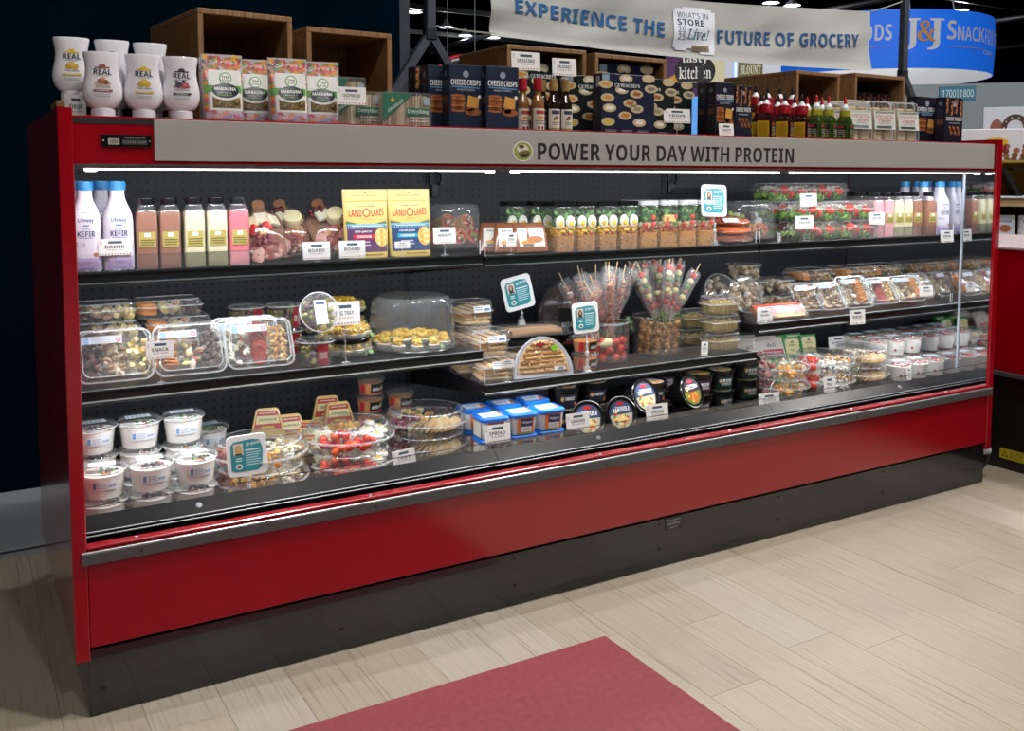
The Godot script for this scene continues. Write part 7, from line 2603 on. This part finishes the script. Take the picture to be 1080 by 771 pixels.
# ---------------------------------------------------------------- bottom deck
func parfait_cup(xf: Transform3D, kind: int, label: String, group: String) -> Node3D:
	var t := thing("parfait_cup", label, "cup", xf, group)
	var r := 0.058 if kind < 2 else 0.056
	var h := 0.083 if kind < 2 else 0.086
	var mb := MB.new()
	mb.lathe([[0.0, 0.002], [r * 0.80, 0.002], [r * 0.93, h * 0.76], [0.0, h * 0.79]], 30, C("efece6"), 40.0)
	part("yogurt", mb, vc(0.35), t)
	mb = MB.new()
	if kind == 0:
		crumbs(mb, Vector3(0.012, h * 0.80, 0.014), Vector3(r * 0.5, 0.003, r * 0.45), 14, 0.006, 0.010, [C("4a7a3a"), C("3d2c30"), C("63934a"), C("b5683a")], 3, 0.5, true)
	elif kind == 1:
		crumbs(mb, Vector3(0.008, h * 0.80, 0.018), Vector3(r * 0.6, 0.003, r * 0.4), 18, 0.006, 0.010, [C("3a2a34"), C("2c2230"), C("5c3a40"), C("7d5a44")], 4, 0.7, true)
	else:
		crumbs(mb, Vector3(0.0, h * 0.80, 0.010), Vector3(r * 0.7, 0.003, r * 0.6), 22, 0.005, 0.009, [C("b5262c"), C("c93a3c"), C("8f1f28"), C("a5785a")], 5, 0.6, true)
	part("topping", mb, vc(0.4), t)
	mb = MB.new()
	mb.lathe([[0.0, 0.0005], [r * 0.83, 0.0005], [r * 0.86, 0.003], [r * 0.99, h * 0.82], [r * 1.05, h * 0.835], [r * 1.06, h * 0.90], [r * 1.0, h * 0.93], [r * 0.97, h * 0.995], [r * 0.92, h], [0.0, h]], 32, Color.WHITE, 38.0)
	var c := part("clear_cup", mb, clear_plastic(0.06, 0.05), t)
	mb = MB.new()
	mb.lathe([[r * 1.02, h * 0.84], [r * 1.065, h * 0.85], [r * 1.065, h * 0.89], [r * 1.02, h * 0.90], [r * 1.02, h * 0.84]], 40, Color.WHITE, 30.0)
	part("lid_rim", mb, clear_plastic(0.3, 0.12), c)
	var f := Front.new([[0.0, r * 0.85, r * 0.85], [h * 0.82, r * 1.0, r * 1.0]], 2.0)
	var pr := Print.new(f)
	if kind < 2:
		pr.rect(-0.028, h * 0.34, 0.034, h * 0.62, C("e6e9ee"), 10, 1)
		pr.next()
		pr.rect(-0.026, h * 0.38, -0.018, h * 0.58, C("6f97c8"), 2, 1)
		pr.lines(-0.014, 0.010, h * 0.54, 3, h * 0.07, h * 0.03, C("8f97a5"), 5)
		pr.text("Parfait", 0.012, 0.031, h * 0.42, h * 0.1, C("2f66b0"), "sans_bold", 0.1)
	else:
		pr.rect(-0.020, h * 0.30, 0.022, h * 0.58, C("ece9e8"), 8, 1)
		pr.next()
		pr.lines(-0.016, 0.018, h * 0.5, 3, h * 0.08, h * 0.03, C("a5a0a4"), 6)
		pr.disc(-0.026, h * 0.3, 0.005, 0.006, C("b04a48"), 8)
	part("side_label", pr.mb, vc(0.5), c)
	pr = Print.new()
	pr.rect(-r * 0.62, -r * 0.34, r * 0.55, r * 0.30, C("e4ecf2"))
	pr.next()
	for k in 5:
		pr.rect(-r * 0.55 + k * r * 0.2, -r * 0.28, -r * 0.45 + k * r * 0.2, r * 0.24, C("b3cbe0"))
	part("lid_label", pr.mb, vc(0.5), c, Transform3D(Basis(Vector3.RIGHT, -PI / 2), Vector3(0, h + 0.0001, -r * 0.15)))
	return t

# round party tray: foods go into pie-slice compartments as [name, angle in degrees, distance]
func party_tray(xf: Transform3D, r: float, foods: Array, label: String) -> Node3D:
	var t := thing("round_party_tray", label, "party tray", xf, "round party trays")
	var h := 0.078
	var n := 0
	var mb := MB.new()
	for f in foods:
		n += 1
		slice = [f[1], f[2], r * f[3], r * f[4]]
		var p := Vector3(0, h * 0.44, 0)
		var hh := Vector3(0, h * 0.26, 0)
		var am: float = deg_to_rad((f[1] + f[2]) / 2.0)
		match f[0]:
			"tomato", "grape":
				var gr: bool = f[0] == "grape"
				for k in (34 if gr else 26):
					mb = MB.new()
					if gr:
						mb.ball(Vector3.ZERO, Vector3(0.0105, 0.012, 0.0105), [C("6b2230"), C("7d2c38"), C("551a28")][k % 3], 10, 8)
					else:
						mb.ball(Vector3.ZERO, Vector3(0.0135, 0.013, 0.0135), [C("cc2a22"), C("d63a2a"), C("d8532a")][k % 3], 12, 8)
					part("grape" if gr else "cherry_tomato", mb, vc(0.17, 0.0, 0.4), t, Transform3D(Basis.IDENTITY, pick(rng, p, hh)))
			"egg_half":
				for k in 7:
					mb = MB.new()
					mb.ball(Vector3.ZERO, Vector3(0.024, 0.012, 0.018), C("efece2"), 16, 10)
					var q := deg_to_rad(lerpf(f[1], f[2], 0.12 + 0.25 * (k % 4)))
					var rr := r * (0.72 if k < 4 else 0.42)
					var e := part("egg_half", mb, vc(0.35), t, Transform3D(Basis.from_euler(Vector3(0.30, 0.5 * k, 0.0)), Vector3(cos(q) * rr, h * 0.62 + 0.004 * (k % 2), -sin(q) * rr)))
					mb = MB.new()
					mb.ball(Vector3(0.002, 0.0066, 0), Vector3(0.0125, 0.0068, 0.0112), C("ecc33a"), 12, 8)
					part("yolk", mb, vc(0.5), e)
				fill_food(t, "shredded_white", Vector3(0, h * 0.32, 0), Vector3(0, h * 0.16, 0), 400 + n)
			"round_cracker":
				for k in 22:
					mb = MB.new()
					mb.lathe([[0.0, 0.003], [0.019, 0.0028], [0.021, 0.0015], [0.019, 0.0], [0.0, 0.0]], 14, [C("d8bd8c"), C("cfae78"), C("e2cda4")][k % 3], 40.0)
					var q := deg_to_rad(lerpf(f[1], f[2], 0.06 + 0.08 * (k % 11)))
					var rr := r * (0.70 if k < 11 else 0.44)
					part("round_cracker", mb, vc(0.8), t, Transform3D(Basis(Vector3.UP, q) * Basis.from_euler(Vector3(1.0, 0, 0)), Vector3(cos(q) * rr, h * 0.44, -sin(q) * rr)))
			_:
				fill_food(t, f[0], p, hh, 400 + n)
	slice = []
	mb = MB.new()
	var rings := []
	for p in [[0.80, 0.0008], [0.86, 0.006], [0.93, h * 0.5], [1.0, h * 0.52], [1.01, h * 0.57], [1.0, h * 0.62], [0.95, h * 0.63], [0.90, h * 0.94], [0.84, h], [0.0, h]]:
		var o := PackedVector3Array()
		for k in 64:
			var a := TAU * k / 64
			var fl: float = 1.0 + (0.008 if (k / 2) % 2 else -0.008) * (1.0 if p[1] > 0.004 and p[1] < h * 0.5 or p[1] > h * 0.63 and p[1] < h * 0.98 else 0.0)
			o.append(Vector3(cos(a) * r * p[0] * fl, p[1], sin(a) * r * p[0] * fl))
		rings.append(o)
	mb.loft(rings, true, false, Color.WHITE, 38.0)
	var sh := part("clear_shell", mb, clear_plastic(0.04, 0.05), t)
	mb = MB.new()
	mb.lathe([[r * 0.985, h * 0.53], [r * 1.012, h * 0.54], [r * 1.012, h * 0.60], [r * 0.985, h * 0.61], [r * 0.985, h * 0.53]], 56, Color.WHITE, 30.0)
	mb.lathe([[r * 0.82, h * 0.985], [r * 0.86, h * 0.985], [r * 0.85, h * 1.005], [r * 0.82, h * 1.005], [r * 0.82, h * 0.985]], 56, Color.WHITE, 30.0)
	part("shell_rim", mb, clear_plastic(0.25, 0.12), sh)
	mb = MB.new()
	for f in foods:
		if f[3] > 0.01:
			var a := deg_to_rad(f[1])
			mb.box(Vector3(cos(a) * r * 0.5, h * 0.34, -sin(a) * r * 0.5), Vector3(r * 0.7, h * 0.6, 0.0012), Color.WHITE, Basis(Vector3.UP, a))
	part("divider", mb, clear_plastic(0.15, 0.1), t)
	return t

func cheese_wedge(xf: Transform3D, label: String) -> Node3D:
	var t := thing("cheese_wedge", label, "cheese", xf, "wrapped cheese wedges")
	var mb := MB.new()
	mb.prism(PackedVector2Array([Vector2(-0.052, 0.0), Vector2(0.052, 0.0), Vector2(0.056, 0.012), Vector2(0.036, 0.094), Vector2(0.028, 0.100), Vector2(-0.028, 0.100), Vector2(-0.036, 0.094), Vector2(-0.056, 0.012)]), -0.030, 0.0, C("e6bd66"))
	var w := part("wedge", mb, vc(0.3, 0.0, 0.3), t)
	var pr := Print.new()
	pr.poly([Vector2(-0.045, 0.030), Vector2(0.045, 0.030), Vector2(0.032, 0.090), Vector2(-0.032, 0.090)], C("b8332c"))
	pr.next()
	pr.poly([Vector2(-0.038, 0.048), Vector2(0.038, 0.048), Vector2(0.034, 0.074), Vector2(-0.034, 0.074)], C("e3d59a"))
	pr.next()
	pr.text("Jarlstad", -0.028, 0.028, 0.056, 0.011, C("3f5a34"), "serif_bold")
	pr.rect(-0.02, 0.034, 0.02, 0.040, C("d8b93c"))
	pr.lines(-0.026, 0.026, 0.082, 1, 0.004, 0.003, C("ead9b0"), 3)
	part("label", pr.mb, vc(0.35), w)
	return t

func square_tub(xf: Transform3D, label: String) -> Node3D:
	var t := thing("spread_tub", label, "tub", xf, "blue lidded spread tubs")
	var mb := MB.new()
	mb.loft([MB.ring(0.080, 0.080, 0.016, 4, Vector3(0, 0.0008, 0)), MB.ring(0.084, 0.084, 0.017, 4, Vector3(0, 0.004, 0)), MB.ring(0.094, 0.094, 0.018, 4, Vector3(0, 0.060, 0))], true, true, C("e6e2d8"), 40.0)
	crumbs(mb, Vector3(0, 0.034, 0), Vector3(0.0425, 0.022, 0.0425), 60, 0.0012, 0.002, [C("5f6b4a"), C("8f8a70")], 3)
	part("tub", mb, vc(0.3), t)
	mb = MB.new()
	mb.loft([MB.ring(0.100, 0.100, 0.020, 4, Vector3(0, 0.060, 0)), MB.ring(0.103, 0.103, 0.021, 4, Vector3(0, 0.062, 0)), MB.ring(0.103, 0.103, 0.021, 4, Vector3(0, 0.070, 0)), MB.ring(0.098, 0.098, 0.019, 4, Vector3(0, 0.073, 0)), MB.ring(0.090, 0.090, 0.017, 4, Vector3(0, 0.0725, 0))], true, true, C("1f6fd0"), 35.0)
	var lid := part("lid", mb, vc(0.3), t)
	var pr := Print.new()
	pr.rect(-0.036, -0.028, 0.036, 0.030, C("e9ecf0"))
	pr.next()
	pr.text("SPREAD", -0.028, 0.012, -0.002, 0.014, C("2f5a9a"), "sans_bold")
	pr.poly([Vector2(0.016, -0.028), Vector2(0.036, -0.028), Vector2(0.036, 0.028), Vector2(0.026, 0.010)], C("e2763a"))
	pr.lines(-0.026, 0.012, -0.014, 2, 0.008, 0.003, C("8fa2bd"), 3)
	part("lid_label", pr.mb, vc(0.4), lid, Transform3D(Basis(Vector3.RIGHT, -PI / 2), Vector3(0, 0.0726, 0)))
	for s in 2:
		pr = Print.new()
		pr.rect(-0.030, 0.006, 0.030, 0.058, C("d96a34") if s == 0 else C("d8d3c8"))
		pr.next()
		if s == 0:
			pr.rect(-0.018, 0.030, 0.026, 0.055, C("26365f"))
			pr.rect(-0.018, 0.012, 0.022, 0.029, C("d9dbe0"))
			pr.rect(-0.030, 0.006, 0.030, 0.011, C("9a9a2c"))
			pr.next()
			pr.text("Whipped", -0.014, 0.022, 0.038, 0.010, C("dfe6f2"), "serif_bold")
			pr.lines(-0.014, 0.018, 0.022, 2, 0.006, 0.003, C("8a8f9c"), 3)
		part("side_label", pr.mb, vc(0.4), t, Transform3D(Basis(Vector3.UP, -PI / 2 * s) * Basis(Vector3.RIGHT, -0.0), Vector3(0, 0, 0.0470) if s == 0 else Vector3(-0.0470, 0, 0)))
	return t

func soup_bowl(xf: Transform3D, kind: int, label: String) -> Node3D:
	var t := thing("ready_meal_bowl", label, "meal bowl", xf, "black ready-meal bowls")
	var mb := MB.new()
	mb.lathe([[0.0, 0.0008], [0.046, 0.0008], [0.050, 0.004], [0.060, 0.072], [0.064, 0.074], [0.065, 0.081], [0.062, 0.083], [0.0545, 0.0795], [0.0, 0.0792]], 32, C("121214"), 38.0)
	var b := part("bowl", mb, vc(0.25, 0.0, 0.3), t)
	var pr := Print.new()
	var base: Color = [C("3a4a6a"), C("2b2230"), C("1f3a34")][kind]
	pr.disc(0, 0, 0.0515, 0.0515, C("2b2c3a") if kind != 1 else C("201a20"), 28)
	pr.next()
	pr.poly([Vector2(-0.048, 0.0), Vector2(0.048, 0.004), Vector2(0.034, 0.036), Vector2(0.0, 0.049), Vector2(-0.034, 0.036)], base)
	pr.poly([Vector2(-0.046, -0.002), Vector2(0.046, 0.002), Vector2(0.040, -0.030), Vector2(0.018, -0.048), Vector2(-0.018, -0.048), Vector2(-0.040, -0.030)], C("b9b29c") if kind != 1 else C("6a7a34"))
	pr.next()
	pr.disc(0.006, -0.022, 0.025, 0.022, [C("d6c08a"), C("b5532c"), C("d08a3c")][kind], 18)
	pr.next()
	var g := RandomNumberGenerator.new()
	g.seed = 70 + kind
	for k in 22:
		var a := g.randf() * TAU
		var q := sqrt(g.randf()) * 0.022
		pr.disc(0.006 + cos(a) * q, -0.022 + sin(a) * q, 0.004, 0.004, [C("c8402c"), C("e8d28c"), C("6a9a3c"), C("e08a3a"), C("8f4a24")][g.randi() % 5], 6)
	for k in 6:
		pr.disc(-0.030 + g.randf() * 0.012, -0.02 + k * 0.008 - 0.012, 0.006, 0.005, [C("4f7f34"), C("c03a2c"), C("e0c04a")][k % 3], 7)
	pr.disc(0.0, 0.038, 0.016, 0.006, C("b8282c"), 12)
	pr.text(["TABOULE", "BON COUS", "BON COUS"][kind], -0.034, 0.036, 0.006, 0.014, C("f0efea"), "sans_bold", 0.0, 0.006)
	pr.lines(-0.024, 0.026, 0.024, 1, 0.004, 0.003, C("cfd5e0"), 3)
	part("lid_print", pr.mb, vc(0.3), b, Transform3D(Basis(Vector3.RIGHT, -PI / 2), Vector3(0, 0.0794, 0)))
	var f := Front.new([[0.0, 0.0502, 0.0502], [0.072, 0.0604, 0.0604]], 2.0)
	pr = Print.new(f)
	pr.rect(-0.036, 0.008, 0.036, 0.058, [C("20202a"), C("2a1c24"), C("152420")][kind], 10, 3)
	pr.next()
	pr.text(["TABOULE", "BON", "BON"][kind], -0.018, 0.020, 0.036, 0.012, C("c9c6c0"), "sans_bold")
	if kind > 0:
		pr.text("COUS", -0.018, 0.020, 0.022, 0.011, C("c9c6c0"), "sans_bold")
	pr.disc(-0.026, 0.040, 0.006, 0.009, C("b08a5a"), 8)
	pr.disc(0.028, 0.020, 0.006, 0.007, [C("c86a2c"), C("a03040"), C("3f7a5a")][kind], 8)
	part("side_print", pr.mb, vc(0.35), b)
	return t

func sleeve_pack(xf: Transform3D, green: bool, label: String, group: String) -> Node3D:
	var t := thing("green_cheese_pack" if green else "meat_sleeve_pack", label, "pack", xf, group)
	var mb := MB.new()
	var pr := Print.new()
	if green:
		mb.bbox(Vector3(0, 0.066, -0.012), Vector3(0.100, 0.132, 0.024), 0.004, C("1f8f3a"), 0.012, 3)
		pr.poly([Vector2(-0.034, 0.006), Vector2(0.034, 0.006), Vector2(0.040, 0.11), Vector2(0.03, 0.122), Vector2(-0.03, 0.122), Vector2(-0.040, 0.11)], C("ddd49a"))
		pr.next()
		pr.poly([Vector2(-0.012, 0.104), Vector2(0.012, 0.104), Vector2(0.0, 0.114)], C("4c4a2c"))
		pr.text("DAIRY", -0.02, 0.02, 0.090, 0.008, C("4c4a2c"))
		pr.text("brie", -0.012, 0.012, 0.066, 0.012, C("4c4a2c"), "serif_bold")
		pr.rect(-0.026, 0.014, 0.026, 0.052, C("8f9a86"))
		pr.next()
		pr.rect(-0.02, 0.018, 0.02, 0.034, C("d9d6c4"))
		pr.rect(-0.026, 0.040, 0.026, 0.046, C("4a7f86"))
	else:
		mb.bbox(Vector3(0, 0.072, -0.008), Vector3(0.138, 0.144, 0.016), 0.002, C("cfc6bd"))
		pr.text("deli", -0.02, 0.026, 0.108, 0.018, C("4a4448"), "serif_bold")
		pr.rect(-0.058, 0.072, 0.062, 0.096, C("a8242e"))
		pr.rect(-0.060, 0.040, 0.064, 0.064, C("6b3434"))
		pr.next()
		pr.lines(-0.05, 0.054, 0.080, 1, 0.006, 0.007, C("d8a0a0"), 4)
		for k in 7:
			pr.disc(-0.05 + k * 0.017, 0.052, 0.009, 0.008, [C("8c4a44"), C("a5625a"), C("5a2c2c")][k % 3], 8)
	var b := part("pack", mb, vc(0.3), t)
	part("print", pr.mb, vc(0.35), b)
	return t

func build_deck() -> void:
	var y := Y_DK + 0.0002
	# parfait cups at the left: stacks two high
	var pg := "white parfait cups at the left of the deck"
	var p0 := parfait_cup(at(0.100, y, -0.196, 4), 0, "parfait cup at the bottom of the front left stack", pg)
	var p1 := parfait_cup(at(0.222, y, -0.196, -4), 1, "parfait cup at the bottom of the front middle stack", pg)
	var cols := ["left", "middle", "right"]
	for k in 3:
		var src := [p0, p1, p0]
		if k == 2:
			dup(p0, "parfait cup at the bottom of the front right stack", at(0.338, y, -0.196, -30))
		dup(src[k], "parfait cup on top of the front %s stack" % cols[k], at([0.100, 0.222, 0.342][k], y + 0.0832, -0.198, -6 + 4 * k))
		for lv in 3:
			dup(src[(k + 1) % 3], "parfait cup in the back %s stack, %s" % [cols[k], ["lowest", "middle", "topmost"][lv]], at([0.098, 0.218, 0.340][k], y + 0.0832 * lv, -0.345, 5 - 3 * k - lv))
	dup(p0, "parfait cup beside the back right stack, lower", at(0.445, y, -0.490, 0))
	dup(p0, "parfait cup beside the back right stack, upper", at(0.445, y + 0.0832, -0.490, 8))
	# party trays
	var T1 := [["cracker", 195, 290, 0.25, 0.82], ["pretzel", 195, 285, 0.2, 0.84], ["prosciutto", 110, 190, 0.15, 0.82], ["leaf", 55, 110, 0.15, 0.8], ["pale_crumble", 290, 412, 0.1, 0.83]]
	var T2 := [["white_cheese_cube", 130, 200, 0.3, 0.82], ["pretzel", 45, 128, 0.25, 0.83], ["egg_half", 292, 402, 0.3, 0.83], ["tomato", 200, 292, 0.25, 0.83], ["shredded_white", 0, 360, 0.0, 0.28]]
	var T3 := [["grape", 140, 215, 0.25, 0.82], ["cheese_cube", 62, 138, 0.25, 0.82], ["date", -28, 58, 0.25, 0.82], ["round_cracker", 215, 332, 0.3, 0.8], ["pretzel", 0, 360, 0.0, 0.3]]
	var a1 := party_tray(at(0.548, y, -0.278, 0), 0.143, T1, "round party tray of crackers and wraps, lower one by the teal sign")
	dup(a1, "round party tray of crackers and olives, upper one by the teal sign", at(0.546, y + 0.0785, -0.278, 12))
	var a2 := party_tray(at(0.842, y, -0.318, 0), 0.147, T2, "round party tray of tomatoes and eggs, lower of the two")
	dup(a2, "round party tray of cherry tomatoes, cheese cubes and egg halves, upper one", at(0.842, y + 0.0785, -0.318, 0))
	var a3 := party_tray(at(1.142, y, -0.372, 0), 0.146, T3, "round party tray of grapes and crackers, lower of the two")
	dup(a3, "round party tray of red grapes, cheese and round crackers, upper one", at(1.142, y + 0.0785, -0.372, 0))
	teal_sign(at(0.475, 0.456, -0.1365, -5, -6), 0.112, 0.064, "d3a98a", "c9a25a", "teal sign clipped to the fence before the cracker party tray", 2.0)
	price_card(at(0.962, 0.456, -0.138, -6, -8, 6), 0.074, 0.050, "TRAY", "party", "price card between the tomato tray and the grape tray", 0.018)
	# cheese wedges
	var wd := cheese_wedge(at(0.640, y + 0.085, -0.515, -14, -20), "cheese wedge at the back left of the wedge pile")
	dup(wd, "cheese wedge with a red label, middle of the back row", at(0.715, y + 0.060, -0.50, -6, -24))
	dup(wd, "cheese wedge at the front of the pile, lying lowest", at(0.765, y + 0.045, -0.465, -22, -34))
	dup(wd, "cheese wedge at the right with its label facing front", at(0.890, y + 0.075, -0.52, -6, -16))
	dup(wd, "cheese wedge standing behind the right one", at(0.865, y + 0.088, -0.57, -12, -14))
	var st := crate(at(0.76, y, -0.47, 0), 0.42, 0.040, 0.20, "low wooden riser under the pile of cheese wedges")
	st.set_meta("group", "risers")
	# dips
	var dt := dip_tub(at(1.010, y, -0.545, 0), "orange dip tub, lowest in the left stack behind the grape tray")
	for s in [[1.010, 0.0625, "orange dip tub, second in the left stack behind the grape tray"], [1.008, 0.125, "orange dip tub, third in the left stack behind the grape tray"], [1.012, 0.1875, "orange dip tub on top of the left stack behind the grape tray"], [1.120, 0.0, "orange dip tub, lowest in the right stack behind the grape tray"], [1.120, 0.0625, "orange dip tub, second in the right stack behind the grape tray"], [1.122, 0.125, "orange dip tub on top of the right stack behind the grape tray"], [0.985, -1.0, "orange dip tub behind the left stack"]]:
		dup(dt, s[2], at(s[0], y + maxf(s[1], 0.0), -0.545 if s[1] >= 0.0 else -0.655, -6))
	# square spread tubs
	var tb := square_tub(at(1.302, y, -0.212, -4), "blue lidded tub, lower front one at the left")
	for s in [[1.302, 0.0735, -0.212, "blue lidded tub, upper front one at the left"], [1.416, 0.0, -0.212, "blue lidded tub, lower front one in the middle"], [1.416, 0.0735, -0.212, "blue lidded tub, upper front one in the middle"], [1.528, 0.0, -0.214, "blue lidded tub, lower front one at the right"], [1.528, 0.0735, -0.214, "blue lidded tub, upper front one at the right"], [1.310, 0.0, -0.345, "blue lidded tub, lower back one at the left"], [1.310, 0.0735, -0.345, "blue lidded tub, upper back one at the left"], [1.430, 0.0, -0.345, "blue lidded tub, lower back one in the middle"], [1.430, 0.0735, -0.345, "blue lidded tub, upper back one in the middle"], [1.550, 0.0, -0.345, "blue lidded tub, lower back one at the right"], [1.550, 0.0735, -0.345, "blue lidded tub, upper back one at the right"]]:
		dup(tb, s[3], at(s[0], y + s[1], s[2], -4))
	price_card(at(1.292, 0.456, -0.136, -4, -8), 0.094, 0.058, "SPREAD", "tub", "price card before the left blue lidded tubs", 0.044)
	price_card(at(1.612, 0.456, -0.136, -4, -8), 0.092, 0.056, "GRAINS", "bowl", "price card between the blue tubs and the black bowls", 0.044)
	# ready-meal bowls
	var b0 := soup_bowl(at(1.695, y + 0.068, -0.250, -14, 72), 0, "black bowl tipped forward, leftmost of the four lids")
	dup(b0, "black bowl tipped forward, second lid from the left", at(1.825, y + 0.068, -0.245, -6, 72))
	var bz := soup_bowl(at(1.955, y + 0.100, -0.285, 4, 66), 0, "black bowl tipped forward with orange pasta, third lid")
	var b1 := soup_bowl(at(2.185, y + 0.090, -0.300, 10, 68), 1, "black bowl tipped forward with a two-part lid")
	var b2 := soup_bowl(at(2.445, y, -0.345, 0), 2, "dark green meal bowl upright, in the middle of the right group, lower")
	var bowls := [[b0, 2.055, 0.0, -0.300, "upright black bowl beside the orange lid, lower"], [b0, 2.055, 0.0832, -0.300, "upright black bowl beside the orange lid, upper"], [b0, 1.72, 0.0, -0.40, "upright black bowl behind the leftmost lid, lower"], [b0, 1.72, 0.0832, -0.40, "upright black bowl behind the leftmost lid, upper"], [b0, 1.86, 0.0, -0.41, "upright black bowl behind the second lid, lower"], [b0, 1.86, 0.0832, -0.41, "upright black bowl behind the second lid, upper"], [b1, 2.315, 0.0, -0.330, "upright purple meal bowl beside the two-part lid, lower"], [b1, 2.315, 0.0832, -0.330, "upright purple meal bowl beside the two-part lid, upper"], [b2, 2.445, 0.0832, -0.345, "dark green meal bowl upright, in the middle of the right group, upper"], [b2, 2.575, Y_DR - Y_DK, -0.335, "dark green meal bowl beside the snack platters, lower"], [b2, 2.575, Y_DR - Y_DK + 0.0832, -0.335, "dark green meal bowl beside the snack platters, upper"], [b1, 2.24, 0.0, -0.46, "purple meal bowl at the back, lower"], [b1, 2.24, 0.0832, -0.46, "purple meal bowl at the back, upper"], [b2, 2.575, Y_DR - Y_DK, -0.47, "dark green meal bowl at the back, lower"], [b2, 2.575, Y_DR - Y_DK + 0.0832, -0.47, "dark green meal bowl at the back, upper"]]
	for s in bowls:
		dup(s[0], s[4], at(s[1], y + s[2], s[3], -8))
	price_card(at(1.960, 0.456, -0.136, -4, -8), 0.096, 0.058, "TABOULE", "bowl", "price card before the black bowls in the middle", 0.032)
	price_card(at(2.520, 0.456, -0.136, -4, -8), 0.104, 0.056, "COUSCOUS", "bowl", "price card before the dark green bowls", 0.010)
	y = Y_DR + 0.0002
	# trays at the right
	var T4 := [["pretzel", 200, 280, 0.2, 0.83], ["prosciutto", 90, 195, 0.15, 0.82], ["pale_crumble", 280, 400, 0.1, 0.83], ["leaf", 40, 90, 0.2, 0.8]]
	var T5 := [["tomato", 120, 205, 0.3, 0.82], ["white_cheese_cube", 50, 118, 0.2, 0.82], ["pretzel", -55, 40, 0.2, 0.83], ["shredded_white", 205, 305, 0.1, 0.83]]
	var T6 := [["date", 110, 200, 0.2, 0.82], ["pale_crumble", 20, 110, 0.2, 0.83], ["round_cracker", 200, 320, 0.3, 0.8], ["prosciutto", -40, 20, 0.2, 0.8]]
	var c4 := party_tray(at(2.745, y, -0.300, 0), 0.122, T4, "round tray of crumbled cheese beside the meal bowls, lower")
	dup(c4, "round tray of crumbled cheese beside the meal bowls, upper", at(2.743, y + 0.0785, -0.302, 10))
	var c5 := party_tray(at(2.996, y, -0.285, 0), 0.128, T5, "round tray with red berries and orange crackers, lower")
	dup(c5, "round tray with red berries and orange crackers, upper", at(2.994, y + 0.0785, -0.288, 0))
	var c6 := party_tray(at(3.246, y, -0.300, 0), 0.120, T6, "round tray of dates and pale crackers, lower")
	dup(c6, "round tray of dates and pale crackers, upper", at(3.245, y + 0.0785, -0.302, 0))
	price_card(at(2.865, 0.456, -0.136, -6, -8), 0.060, 0.064, "TRAY", "each", "price card before the trays at the right", 0.030)
	var mg := "meat sleeve packs"
	var mp := sleeve_pack(at(2.930, y + 0.046, -0.500, -10, -24), false, "meat sleeve pack with a red band, in front at the right", mg)
	for s in [[2.800, -0.500, "meat sleeve pack with a red band, in front at the left"], [2.965, -0.575, "meat sleeve pack behind the right one"], [2.835, -0.575, "meat sleeve pack behind the left one"], [2.90, -0.64, "meat sleeve pack at the very back"]]:
		dup(mp, s[2], at(s[0], y + 0.046, s[1], -10, -24))
	crate(at(2.98, y, -0.505, 0), 0.56, 0.044, 0.27, "low wooden riser under the sleeve packs and green packs").set_meta("group", "risers")
	var gg := "green cheese packs"
	var gp := sleeve_pack(at(3.085, y + 0.046, -0.535, -8, -14), true, "green cheese pack standing in front, left one", gg)
	dup(gp, "green cheese pack standing in front, right one", at(3.205, y + 0.046, -0.545, -8, -14))
	dup(gp, "green cheese pack standing behind, left one", at(3.055, y + 0.046, -0.60, -8, -14))
	dup(gp, "green cheese pack standing behind, right one", at(3.170, y + 0.046, -0.605, -8, -14))
	price_card(at(3.345, y, -0.500, -6, -6), 0.120, 0.062, "CHEESE", "brie", "large price card beside the green cheese packs", 0.102, "b03030")
	# cups at the right end
	var rg := "white berry cups at the right of the deck"
	var r0 := parfait_cup(at(3.425, y, -0.240, -10), 2, "berry cup at the front left of the right group, lower", rg)
	var rs := [[3.545, 0.0, -0.240, "berry cup second in the front row, lower"], [3.662, 0.0, -0.240, "berry cup against the mirrored panel in the front row, lower"], [3.420, 0.0, -0.362, "berry cup at the left of the second row, lower"], [3.540, 0.0, -0.362, "berry cup in the middle of the second row, lower"], [3.660, 0.0, -0.362, "berry cup at the right of the second row, lower"], [3.420, 0.0862, -0.362, "berry cup at the left of the second row, upper"], [3.540, 0.0862, -0.362, "berry cup in the middle of the second row, upper"], [3.660, 0.0862, -0.362, "berry cup at the right of the second row, upper"], [3.430, 0.0, -0.482, "berry cup at the left of the third row, lower"], [3.550, 0.0, -0.482, "berry cup in the middle of the third row, lower"], [3.665, 0.0, -0.482, "berry cup at the right of the third row, lower"], [3.430, 0.0862, -0.482, "berry cup at the left of the third row, upper"], [3.550, 0.0862, -0.482, "berry cup in the middle of the third row, upper"], [3.665, 0.0862, -0.482, "berry cup at the right of the third row, upper"]]
	for s in rs:
		dup(r0, s[3], at(s[0], y + s[1], s[2], -10))
	price_card(at(3.370, 0.456, -0.140, -20, -8), 0.022, 0.062, "CUP", "ea", "narrow upright tag at the left of the berry cups", 0.02)
	dup(gp, "green cheese pack at the back right behind the berry cups", at(3.58, y, -0.62, -8, -10))
	dup(gp, "green cheese pack at the far right back corner", at(3.67, y, -0.62, -8, -10))

func _ready() -> void:
	rng.seed = 20250
	set_view()
	build_case()
	build_floor()
	build_hall()
	build_top()
	build_shelf()
	build_mid()
	build_deck()
